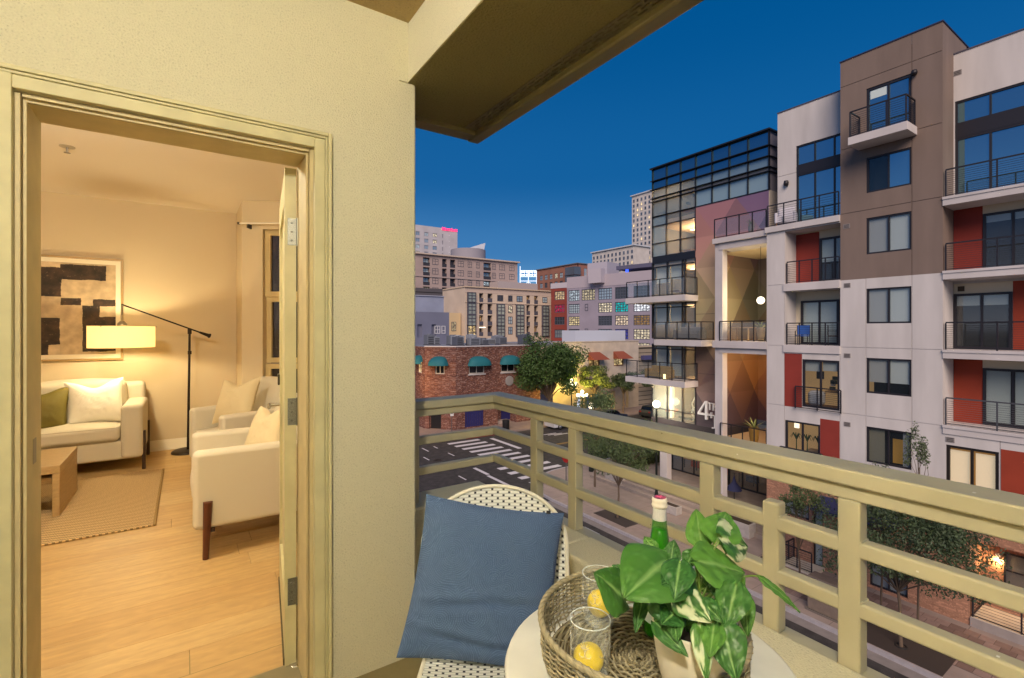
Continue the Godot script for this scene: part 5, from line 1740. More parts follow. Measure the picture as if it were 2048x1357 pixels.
func armchair_out(label: String, at: Vector3) -> void:
	var c = thing("terrace_armchair", label, "chair", at, -1.2)
	own(c)
	var cl = mt("c4c3cc", 0.9)
	var g = Geo.new(); g.rbox(Vector3(-0.35, 0.12, -0.35), Vector3(0.35, 0.45, 0.35), 0.06)
	obj("seat", g, cl, c)
	g = Geo.new(); g.rbox(Vector3(-0.38, 0.3, -0.42), Vector3(0.38, 1.0, -0.25), 0.08)
	obj("backrest", g, cl, c)
	for x in [-0.4, 0.4]:
		g = Geo.new(); g.rbox(Vector3(x - 0.07, 0.12, -0.38), Vector3(x + 0.07, 0.65, 0.36), 0.05)
		obj("arm", g, cl, c)
	for p in [[-0.38, -0.36], [0.38, -0.36], [-0.38, 0.34], [0.38, 0.34]]:
		bx("leg", c, mt("6b4a33", 0.6), Vector3(p[0] - 0.025, 0, p[1] - 0.025), Vector3(p[0] + 0.025, 0.13, p[1] + 0.025))
	world()

# ------------------------------------------------------------------ the glass and mural building
func mural_tex() -> ImageTexture:
	if texs.has("mural"): return texs["mural"]
	var w = 384; var h = 448
	var im = Image.create(w, h, false, Image.FORMAT_RGB8)
	# colour columns from the left to the right, rows from the top
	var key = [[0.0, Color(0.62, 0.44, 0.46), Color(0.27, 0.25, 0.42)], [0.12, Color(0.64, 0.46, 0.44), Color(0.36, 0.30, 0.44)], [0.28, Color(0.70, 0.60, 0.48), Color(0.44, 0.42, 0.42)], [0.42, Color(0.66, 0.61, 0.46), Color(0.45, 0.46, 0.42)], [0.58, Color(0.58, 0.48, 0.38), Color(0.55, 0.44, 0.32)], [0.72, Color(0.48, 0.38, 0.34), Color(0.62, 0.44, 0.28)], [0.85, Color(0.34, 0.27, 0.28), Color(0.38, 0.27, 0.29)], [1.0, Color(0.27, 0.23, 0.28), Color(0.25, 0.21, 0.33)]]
	for y in h:
		for x in w:
			var fy = y / float(h)
			# diamonds: the colour steps from facet to facet
			var s = 118.0
			var a = floor((x * 1.05 + y) / s); var b = floor((x * 1.05 - y) / s)
			var cy = ((a - b) * s * 0.5) / h
			var cx2 = clampf(((a + b + 1.0) * s * 0.5 / 1.05) / w, 0, 1)
			var yy = clampf(lerpf(fy, cy, 0.55), 0, 1)
			var i = 0
			while i < key.size() - 2 and yy > key[i + 1][0]: i += 1
			var t = clampf((yy - key[i][0]) / (key[i + 1][0] - key[i][0]), 0, 1)
			var c0 = key[i][1].lerp(key[i + 1][1], t); var c1 = key[i][2].lerp(key[i + 1][2], t)
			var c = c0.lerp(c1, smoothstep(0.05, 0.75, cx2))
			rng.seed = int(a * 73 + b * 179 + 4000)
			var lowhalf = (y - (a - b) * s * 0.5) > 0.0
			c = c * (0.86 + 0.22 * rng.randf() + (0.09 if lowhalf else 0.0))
			im.set_pixel(x, y, c)
	texs["mural"] = ImageTexture.create_from_image(im)
	return texs["mural"]

func mural_quad(parent: Node, p: Array, u0: float, u1: float, v0: float, v1: float, m: Material) -> void:
	# p: bottom left, bottom right, top right, top left; u, v: unfolded metres (v from the top)
	var g = Geo.new()
	var nn = (p[1] - p[0]).cross(p[3] - p[0]).normalized()
	var t = [Vector2(u0, v1), Vector2(u1, v1), Vector2(u1, v0), Vector2(u0, v0)]
	for k in [0, 2, 1, 0, 3, 2]:
		g.p(p[k], nn, Vector2(t[k].x / 9.0, t[k].y / 14.2))
	obj("mural_panel", g, m, parent)

func glass_building() -> void:
	var fp = mt("1d1e24", 0.4)
	var white = mt("cfc9c8", 0.9, 0.0, "mottle", 0.12)
	var b = thing("glass_office_building", "glass fronted building with a painted mural wall and cantilevered balconies", "building", Vector3(25.9, GND, -17.5))
	var gl = glass("4a5f6a", 0.32)
	var mirror = mt("5c93aa", 0.03, 0.92)
	var mural = StandardMaterial3D.new()
	mural.albedo_texture = mural_tex(); mural.roughness = 0.7
	FR = facade_x(25.9)
	var zl = -21.7; var zm = -18.40; var zr = -13.9
	# curtain wall: seven bays across, the top rows right through
	var cols = [-21.7, -20.57, -19.50, -18.40, -17.28, -16.19, -15.07, -13.9]
	var rows_top = [8.95, 9.93, 10.17, 10.75, 11.33, 12.12]
	var cw = obj("curtain_wall", Geo_bars(cols, rows_top, 0.06), fp, b)
	var lit = glow("d8b888", 0.30)
	for j in 5:
		for i in 7:
			var m = mirror
			if j < 3: m = glass("9ab2bc", 0.24)
			if j == 0 and i >= 3: m = mt("8fa9b2", 0.06, 0.25)
			if j == 2 and i >= 3: m = mt("7f9aa6", 0.06, 0.35)
			if j == 1 and i >= 3: m = mt("a09488", 0.3, 0.2)
			bx("pane", cw, m, Vector3(cols[i] + 0.02, rows_top[j] + 0.02, -0.07), Vector3(cols[i + 1] - 0.02, rows_top[j + 1] - 0.02, -0.05))
	for y in [9.93, 10.17, 10.75, 11.33]:
		bx("fin", b, fp, Vector3(zl - 0.12, y - 0.018, 0.03), Vector3(zr + 0.10, y + 0.018, 0.13))
	bx("roof_edge", b, fp, Vector3(zl - 0.12, 12.12, -8.0), Vector3(zr + 0.12, 12.21, 0.16), 0.01)
	# right return of the top box
	bx("return_wall", b, mt("8f8a92", 0.6, 0.1), Vector3(zr - 0.03, 8.95, -6.0), Vector3(zr, 12.12, -0.06))
	for y in [9.93, 10.17, 10.75, 11.33]:
		bx("fin", b, fp, Vector3(zr + 0.001, y - 0.018, -5.0), Vector3(zr + 0.10, y + 0.018, 0.029))
	bx("return_wall", b, mt("cfc4b4", 0.8), Vector3(zr - 0.03, 5.9, -6.0), Vector3(zr - 0.001, 8.949, -0.06))
	# lower glass, three bays
	var c3 = [-21.7, -20.57, -19.50, -18.40]
	var g1 = obj("curtain_wall", Geo_bars(c3, [6.27, 7.15, 8.32, 8.95], 0.06), fp, b)
	for j in 3:
		for i in 3:
			bx("pane", g1, glass("8fa7b1", 0.14 if i > 0 else 0.5), Vector3(c3[i] + 0.02, [6.27, 7.15, 8.32][j] + 0.02, -0.07), Vector3(c3[i + 1] - 0.02, [7.15, 8.32, 8.95][j] - 0.02, -0.05))
	bx("spandrel", b, fp, Vector3(zl, 5.88, -0.10), Vector3(zm, 6.27, 0.02))
	for f in [[3.62, 5.88], [0.9, 3.20], [-1.62, 0.50]]:
		var o = obj("curtain_wall", Geo_bars([-21.7, -20.5, -19.35, -19.15, -18.40], [f[0], f[1] - 0.3, f[1]], 0.07), fp, b)
		var cc = [-21.7, -20.5, -19.35, -19.15, -18.40]
		for i in 4:
			bx("pane", o, glass("54666c", 0.08), Vector3(cc[i] + 0.02, f[0] + 0.02, -0.07), Vector3(cc[i + 1] - 0.02, f[1] - 0.02, -0.05))
		bx("blind", o, mt("cfdcd8", 0.9), Vector3(-21.6, f[0] + (0.1 if f[0] < 0.0 else 0.9), -0.35), Vector3(-20.55, f[1] - 0.05, -0.33))
		bx("blind", o, mt("c6d4d0", 0.9), Vector3(-20.45, f[0] + (0.1 if f[0] < 0.0 else 1.1), -0.35), Vector3(-19.4, f[1] - 0.05, -0.33))
	# gym window
	var gy = obj("gym_window", Geo_bars([-21.7, -20.5, -19.35, -18.40], [-4.35, -3.72, -2.1], 0.05), fp, b)
	for i in 3:
		bx("pane", gy, glass("cfd8c8", 0.10), Vector3([-21.7, -20.5, -19.35][i] + 0.02, -4.33, -0.07), Vector3([-20.5, -19.35, -18.40][i] - 0.02, -2.12, -0.05))
	# inside: floors, back walls, lit ceilings
	for y in [8.6, 5.9, 3.3, 0.6, -1.9, -4.6]:
		bx("floor_slab", b, mt("b7a68c", 0.8), Vector3(zl + 0.05, y - 0.25, -6.0), Vector3(zm - 0.02, y + 0.02, -0.12))
	bx("inner_wall", b, mt("c9b594", 0.9), Vector3(zl, -4.6, -6.2), Vector3(zm, 12.0, -6.0))
	bx("inner_wall", b, mt("c9b594", 0.9), Vector3(zm - 0.02, -4.6, -6.0), Vector3(zm + 0.1, 8.9, -0.12))
	bx("left_wall", b, mt("4a4c50", 0.6), Vector3(zl - 0.001, -4.6, -6.2), Vector3(zl + 0.06, 12.1, -0.12))
	for y in [8.3, 5.6, 3.0, 0.3, -2.2]:
		var e = [0.9, 0.9, 0.35, 0.6, 3.2][[8.3, 5.6, 3.0, 0.3, -2.2].find(y)]
		for k in 2:
			bx("ceiling_light", b, glow("ffdca6", e * 7.0), Vector3(-20.9 + k * 1.5, y + 0.005, -3.2), Vector3(-20.6 + k * 1.5, y + 0.03, -2.9))
	for q in [[11.2, 5.0, 1.0], [7.9, 6.0, 1.0], [-2.35, 9.0, 1.0], [5.3, 4.0, 1.0], [2.7, 4.0, 1.0], [0.05, 5.0, 1.0]]:
		var cl = bx("ceiling_lamp", b, glow("ffe6c0", 3.0), Vector3(-20.15, q[0] - 0.06, -2.62), Vector3(-19.95, q[0] + 0.06, -2.42))
		lamp(cl, Vector3(-20.05, q[0], -2.52), Color(1.0, 0.84, 0.60), q[1], 0.1)
	bx("lit_back_wall", b, glow("e6d9b8", 0.95), Vector3(zl + 0.2, -4.57, -5.99), Vector3(zm - 0.1, -2.2, -5.95))
	bx("lit_back_wall", b, glow("d9b98a", 0.8), Vector3(-20.6, 5.95, -5.99), Vector3(zm - 0.1, 8.3, -5.95))
	bx("lit_back_wall", b, glow("d9c098", 0.8), Vector3(-20.6, 8.65, -5.99), Vector3(zm - 0.1, 9.9, -5.95))
	# furniture and equipment seen through the panes
	var wd = mt("7a5c3c", 0.6); var dk = mt("2c2e33", 0.6)
	for p in [[-20.2, 8.62, 0.9], [-19.2, 8.62, 0.7], [-20.0, 5.92, 1.0], [-19.0, 5.92, 1.5], [-20.9, 3.32, 0.8], [-19.7, 0.62, 0.8]]:
		bx("table", b, wd, Vector3(p[0] - 0.4, p[1] + 0.7, -2.2), Vector3(p[0] + 0.4, p[1] + 0.75, -1.2))
		bx("shelf", b, dk, Vector3(p[0] - 0.2, p[1] + p[2] * 0.9, -5.9), Vector3(p[0] + 0.5, p[1] + p[2] * 0.9 + 0.3, -5.7))
	for k in 5:
		bx("pendant", b, dk, Vector3(-20.9 + k * 0.5, 10.2 - (k % 2) * 0.4, -2.0), Vector3(-20.7 + k * 0.5, 10.35 - (k % 2) * 0.4, -1.8))
	var eq = Geo.new()
	var cx2 = -18.95; var y0 = -4.55
	var wheel = []
	for k in 20: wheel.append(Vector3(cx2 + cos(TAU * k / 20) * 0.35, y0 + 0.75 + sin(TAU * k / 20) * 0.35, -0.9))
	eq.tube(wheel + [wheel[0]], 0.05, 0.05, 6)
	eq.tube([Vector3(cx2 - 0.3, y0 + 0.1, -0.9), Vector3(cx2 + 0.1, y0 + 1.7, -0.9)], 0.05, 0.04, 6)
	eq.tube([Vector3(cx2 + 0.3, y0 + 0.1, -0.7), Vector3(cx2 - 0.2, y0 + 1.3, -0.7), Vector3(cx2 + 0.1, y0 + 1.9, -0.7)], 0.05, 0.04, 6)
	eq.tube([Vector3(cx2 - 0.7, y0 + 0.08, -0.8), Vector3(cx2 + 0.5, y0 + 0.08, -0.8)], 0.07, 0.07, 6)
	obj("exercise_machine", eq, mt("b9bcb8", 0.3, 0.5), b)
	bx("treadmill", b, dk, Vector3(-20.4, y0 + 0.15, -1.9), Vector3(-19.5, y0 + 0.35, -1.0))
	bx("treadmill", b, mt("a85a3c", 0.6), Vector3(-21.6, y0 + 0.45, -1.9), Vector3(-21.1, y0 + 0.6, -1.2))
	bx("white_column", b, mt("e6e2d6", 0.7), Vector3(-20.85, y0, -0.9), Vector3(-20.65, -2.1, -0.7))
	# mural
	var top = 8.95
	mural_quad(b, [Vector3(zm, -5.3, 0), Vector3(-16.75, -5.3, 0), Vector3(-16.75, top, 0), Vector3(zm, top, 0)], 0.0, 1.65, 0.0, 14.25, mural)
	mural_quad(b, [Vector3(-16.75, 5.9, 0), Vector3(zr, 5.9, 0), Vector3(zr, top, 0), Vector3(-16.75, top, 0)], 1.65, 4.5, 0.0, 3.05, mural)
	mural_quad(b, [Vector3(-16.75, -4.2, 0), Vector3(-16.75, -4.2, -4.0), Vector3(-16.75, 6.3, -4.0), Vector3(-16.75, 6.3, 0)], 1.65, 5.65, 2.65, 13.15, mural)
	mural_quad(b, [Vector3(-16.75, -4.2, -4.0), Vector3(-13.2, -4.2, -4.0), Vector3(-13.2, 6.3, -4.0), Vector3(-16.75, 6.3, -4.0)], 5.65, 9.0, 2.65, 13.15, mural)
	bx("end_wall", b, mt("4a3f48", 0.8), Vector3(-18.38, -5.3, -4.0), Vector3(-16.78, 8.9, -0.02))
	bx("soffit", b, mt("d8c8a6", 0.85), Vector3(-16.75, 5.88, -4.0), Vector3(-13.25, 6.0, -0.01))
	# panel joints of the mural
	for y in [-1.2, 2.4]:
		bx("panel_joint", b, mt("4a4042", 0.8), Vector3(zm + 0.01, y - 0.01, 0.0), Vector3(-16.75, y + 0.01, 0.004))
	# base band under the gym
	bx("base_band", b, mt("3b3436", 0.8), Vector3(zl - 0.05, -5.35, -4.0), Vector3(-16.76, -4.351, 0.06))
	# cantilevered balconies
	var pane = glass("7f9098", 0.10)
	for s in [[-22.9, -18.2, 3.55, 1.3], [-20.5, -17.1, 0.84, 1.3], [-22.9, -18.2, -1.66, 1.3]]:
		bx("balcony_slab", b, white, Vector3(s[0], s[2] - 0.36, 0.005), Vector3(s[1], s[2], s[3]), 0.01)
		if s[0] < -22: bx("balcony_slab", b, white, Vector3(s[0], s[2] - 0.359, -2.0), Vector3(zl - 0.06, s[2] - 0.001, 0.005))
		guard("glass_guard", b, [Vector3(s[0] + 0.05, s[2], s[3] - 0.07), Vector3(s[1] - 0.05, s[2], s[3] - 0.07), Vector3(s[1] - 0.05, s[2], 0.06)], 1.07, fp, 0, 0.86, pane)
	# bridge decks between the two buildings, with their columns
	var deck = [[6.22, 6.50, 5.86], [0.46, 0.84, 0.18]]
	FR = facade_x(24.4)
	for s in deck:
		bx("bridge_slab", b, white, Vector3(-16.25, s[0], -1.4), Vector3(-13.21, s[1], 0.02), 0.01)
		bx("bridge_beam", b, white, Vector3(-15.9, s[2], -1.35), Vector3(-13.21, s[0] - 0.001, -0.12))
	bx("bridge_slab", b, white, Vector3(-16.7, 0.5, -5.4), Vector3(-13.21, 0.8, -1.41))
	bx("bridge_slab", b, mt("b39a74", 0.8), Vector3(-16.2, -5.0, -5.4), Vector3(-13.21, -4.62, 0.0), 0.01)
	guard("terrace_guard", b, [Vector3(-16.15, 6.50, -0.04), Vector3(-13.25, 6.50, -0.04)], 1.07, fp, 0, 0.74, pane)
	guard("terrace_guard", b, [Vector3(-15.85, 0.84, -0.06), Vector3(-13.25, 0.84, -0.06)], 1.07, fp, 0, 0.66, pane)
	guard("terrace_guard", b, [Vector3(-15.8, -4.62, -0.06), Vector3(-13.25, -4.62, -0.06)], 0.95, fp, 0, 0.66)
	bx("column", b, white, Vector3(-16.2, GND, -0.62), Vector3(-15.74, 6.20, -0.16), 0.012)
	FR = facade_x(25.9)
	bx("column", b, white, Vector3(-21.1, GND + 0.1, -0.5), Vector3(-20.55, -5.36, -0.02), 0.012)
	# ground floor, recessed and glazed
	FR = facade_x(29.0)
	bx("shop_wall", b, mt("6c5c52", 0.8), Vector3(-24.0, -8.6, -5.2), Vector3(-13.2, -5.3, -5.0))
	bx("shop_floor", b, mt("8e7a64", 0.6), Vector3(-24.0, -8.62, -5.0), Vector3(-13.2, -8.54, 0.0))
	bx("shop_ceiling", b, mt("cdb892", 0.8), Vector3(-24.0, -5.36, -5.0), Vector3(-13.2, -5.30, 3.0))
	for s in [[-22.6, -18.9, [0.25, 0.5, 0.75]], [-18.2, -13.4, [0.2, 0.4, 0.6, 0.8]]]:
		window(b, s[0], s[1], -8.54, -5.4, 0.0, s[2], [0.72], fp, glass("a8b0a8", 0.10), 0.09, 0.1, "shop_window")
	for k in 4:
		var x = -21.8 + k * 2.1
		bx("shop_table", b, mt("b58a50", 0.5), Vector3(x - 0.6, -7.82, -1.4), Vector3(x + 0.6, -7.76, -0.8))
		for q in [-0.5, 0.5]:
			bx("table_leg", b, fp, Vector3(x + q - 0.03, -8.54, -1.13), Vector3(x + q + 0.03, -7.82, -1.07))
		bx("seat", b, mt(["b0402a", "c8692c", "35506e", "b0402a"][k], 0.6), Vector3(x - 0.4, -8.54, -2.1), Vector3(x + 0.3, -7.7, -1.7))
		bx("ceiling_light", b, glow("ffd9a0", 3.0), Vector3(x - 0.5, -5.40, -1.6), Vector3(x + 0.5, -5.37, -1.2))
	# sign: 4TH + J
	FR = facade_x(25.9)
	var sm = mt("e9e6e2", 0.4)
	letter(b, "4", Vector3(-18.17, -3.97, 0.02), 1.12, sm)
	letter(b, "TH", Vector3(-17.50, -3.33, 0.02), 0.44, sm)
	letter(b, "+", Vector3(-17.46, -3.90, 0.02), 0.55, sm)
	letter(b, "J", Vector3(-17.12, -4.25, 0.02), 0.62, sm)
	# pendant globe in the opening and things on the decks
	FR = Transform3D()
	var pg = thing("pendant_globe", "glowing white globe lamp hanging in the opening beside the mural", "lamp", Vector3(25.2, 2.6, -13.9))
	var g = Geo.new(); g.lathe(ball(0.2), 20, Vector3(25.2, 3.0, -13.95))
	obj("globe", g, glow("fff2d4", 2.2), pg)
	g = Geo.new(); g.tube([Vector3(25.2, 3.2, -13.95), Vector3(25.2, 5.85, -13.95)], 0.012, 0.012, 6)
	obj("cord", g, fp, pg)
	lamp(pg, Vector3(25.2, 3.0, -13.95), Color(1.0, 0.88, 0.66), 3.2, 0.2)
	var dl = thing("downlight", "warm downlight under the middle bridge deck washing the mural orange", "lamp", Vector3(26.4, 0.15, -14.2))
	g = Geo.new(); g.lathe([Vector2(0, 0.0), Vector2(0.12, 0.0), Vector2(0.12, 0.2), Vector2(0, 0.2)], 14, Vector3(26.6, 0.2, -14.2))
	obj("lens", g, glow("ffca84", 2.5), dl)
	lamp(dl, Vector3(26.6, 0.1, -14.2), Color(1.0, 0.82, 0.58), 3.2, 0.1)
	agave("agave_pot", "tall ochre pot with a spiky agave on the low deck", Vector3(25.0, -4.62, -14.2), 0.75, "a07b34")
	agave("agave_pot", "pale spiky agave on the middle deck under the globe lamp", Vector3(25.3, 0.84, -14.0), 0.6, "b09a74")
	agave("agave_pot", "spiky agave behind the glass guard of the top bridge terrace", Vector3(24.9, 6.5, -14.3), 0.45, "8c8478")
	dining_set("light timber dining table on the middle deck behind the rail", Vector3(25.1, 0.84, -14.9))
	lounge("grey outdoor sofa on the glass building's middle balcony", Vector3(25.2, 0.84, -18.3), "77726c")
	lounge("straw coloured outdoor seats on the lower cantilevered balcony", Vector3(25.25, -1.66, -20.6), "9a8148")
	lantern("lit lantern on the lower cantilevered balcony", Vector3(24.95, -1.66, -19.9))
	# pod chair? blue umbrella on the plaza
	var um = thing("umbrella", "folded dark blue umbrella standing on the plaza", "umbrella", Vector3(26.6, -8.5, -16.3))
	g = Geo.new(); g.tube([Vector3(26.6, -8.5, -16.3), Vector3(26.6, -6.9, -16.3)], 0.03, 0.02, 8)
	obj("pole", g, fp, um)
	g = Geo.new(); g.lathe([Vector2(0.42, -7.9), Vector2(0.34, -7.7), Vector2(0.12, -7.45), Vector2(0.03, -7.1), Vector2(0.0, -6.95)], 12, Vector3(26.6, 0, -16.3))
	obj("canopy", g, mt("262b52", 0.8), um)

func ball(r: float) -> Array:
	var p = []
	for k in 13:
		var a = PI * k / 12.0 - PI / 2
		p.append(Vector2(cos(a) * r, sin(a) * r))
	return p

func letter(parent: Node, s: String, at: Vector3, size: float, m: Material) -> void:
	var tm = TextMesh.new()
	var f = SystemFont.new(); f.font_names = PackedStringArray(["Droid Sans"])
	tm.font = f; tm.text = s
	tm.font_size = 64; tm.pixel_size = size / 47.0; tm.depth = 0.14
	tm.horizontal_alignment = HORIZONTAL_ALIGNMENT_LEFT; tm.vertical_alignment = VERTICAL_ALIGNMENT_BOTTOM
	var o = MeshInstance3D.new()
	o.mesh = tm; o.material_override = m
	add(o, "letter", parent, Transform3D(Basis(), at + Vector3(0, -size * 0.28, 0.07)))

func Geo_bars(us: Array, vs: Array, w: float) -> Geo:      # mullions and transoms of a curtain wall
	var g = Geo.new()
	for x in us: g.box(Vector3(x - w / 2, vs[0], -0.1), Vector3(x + w / 2, vs[-1], 0.03))
	for y in vs: g.box(Vector3(us[0], y - w / 2, -0.095), Vector3(us[-1], y + w / 2, 0.025))
	return g

func agave(called: String, label: String, at: Vector3, s: float, hex: String) -> void:
	var o = thing(called, label, "potted plant", at)
	var g = Geo.new()
	g.lathe([Vector2(0, 0), Vector2(0.22 * s, 0), Vector2(0.30 * s, 0.5 * s), Vector2(0.36 * s, 1.15 * s), Vector2(0.33 * s, 1.2 * s), Vector2(0.28 * s, 1.1 * s), Vector2(0, 1.1 * s)], 18, at)
	obj("pot", g, mt(hex, 0.6, 0.0, "mottle", 0.8), o)
	for k in 16:
		var a = TAU * k / 16.0 + (k % 3) * 0.2
		var el = 0.35 + 0.75 * fposmod(k * 0.37, 1.0)
		var d = Vector3(cos(a) * cos(el), sin(el), sin(a) * cos(el))
		var r = at + Vector3(0, 1.12 * s, 0)
		var sd = d.cross(Vector3.UP).normalized() * 0.055 * s
		g = Geo.new()
		var L = 1.0 * s
		var m1 = r + d * L * 0.45
		g.q(r - sd * 0.8, r + sd * 0.8, m1 + sd, m1 - sd)
		g.t(m1 - sd, m1 + sd, r + d * L + Vector3(0, -0.04, 0))
		obj("leaf", g, mt("8c9656" if k % 2 else "a8a46a", 0.6), o)

func dining_set(label: String, at: Vector3) -> void:
	var o = thing("outdoor_table", label, "table", at)
	var m = mt("c9a878", 0.6)
	bx("tabletop", o, m, at + Vector3(-0.35, 0.70, -0.6), at + Vector3(0.35, 0.75, 0.6))
	for p in [[-0.3, -0.5], [0.3, -0.5], [-0.3, 0.5], [0.3, 0.5]]:
		bx("leg", o, m, at + Vector3(p[0] - 0.03, 0, p[1] - 0.03), at + Vector3(p[0] + 0.03, 0.70, p[1] + 0.03))

func lounge(label: String, at: Vector3, hex: String) -> void:
	var o = thing("outdoor_sofa", label, "sofa", at)
	var m = mt(hex, 0.9, 0.0, "mottle", 1.0)
	var g = Geo.new(); g.rbox(at + Vector3(-0.35, 0.1, -0.8), at + Vector3(0.35, 0.42, 0.8), 0.05)
	obj("seat", g, m, o)
	g = Geo.new(); g.rbox(at + Vector3(0.2, 0.35, -0.8), at + Vector3(0.38, 0.78, 0.8), 0.05)
	obj("backrest", g, m, o)
	for z in [-0.84, 0.84]:
		g = Geo.new(); g.rbox(at + Vector3(-0.36, 0.05, z - 0.08), at + Vector3(0.36, 0.6, z + 0.08), 0.04)
		obj("arm", g, m, o)

func lantern(label: String, at: Vector3) -> void:
	var o = thing("lantern", label, "lantern", at)
	var m = mt("3a3430", 0.5)
	bx("base", o, m, at + Vector3(-0.11, 0, -0.11), at + Vector3(0.11, 0.04, 0.11))
	bx("flame_glass", o, glow("ffdf9a", 3.0), at + Vector3(-0.08, 0.04, -0.08), at + Vector3(0.08, 0.34, 0.08))
	bx("lid", o, m, at + Vector3(-0.11, 0.34, -0.11), at + Vector3(0.11, 0.38, 0.11))

# ------------------------------------------------------------------ the old brick corner house
func dome_awning(parent: Node, u: float, v: float, w: float, h: float, d: float, m: Material) -> void:
	var g = Geo.new()
	var rows = []
	for i in 9:
		var t = i / 8.0 * PI / 2
		var line = PackedVector3Array()
		for j in 13:
			var s = j / 6.0 - 1.0
			var fl = sqrt(maxf(1.0 - pow(absf(s), 2.6), 0.0))
			line.append(Vector3(u + s * w / 2 * (0.86 + 0.14 * sin(t)), v + h * cos(t) * (0.25 + 0.75 * fl), d * sin(t) * (0.35 + 0.65 * fl) + 0.01))
		rows.append(line)
	g.grid(rows)
	obj("awning", g, m, parent)

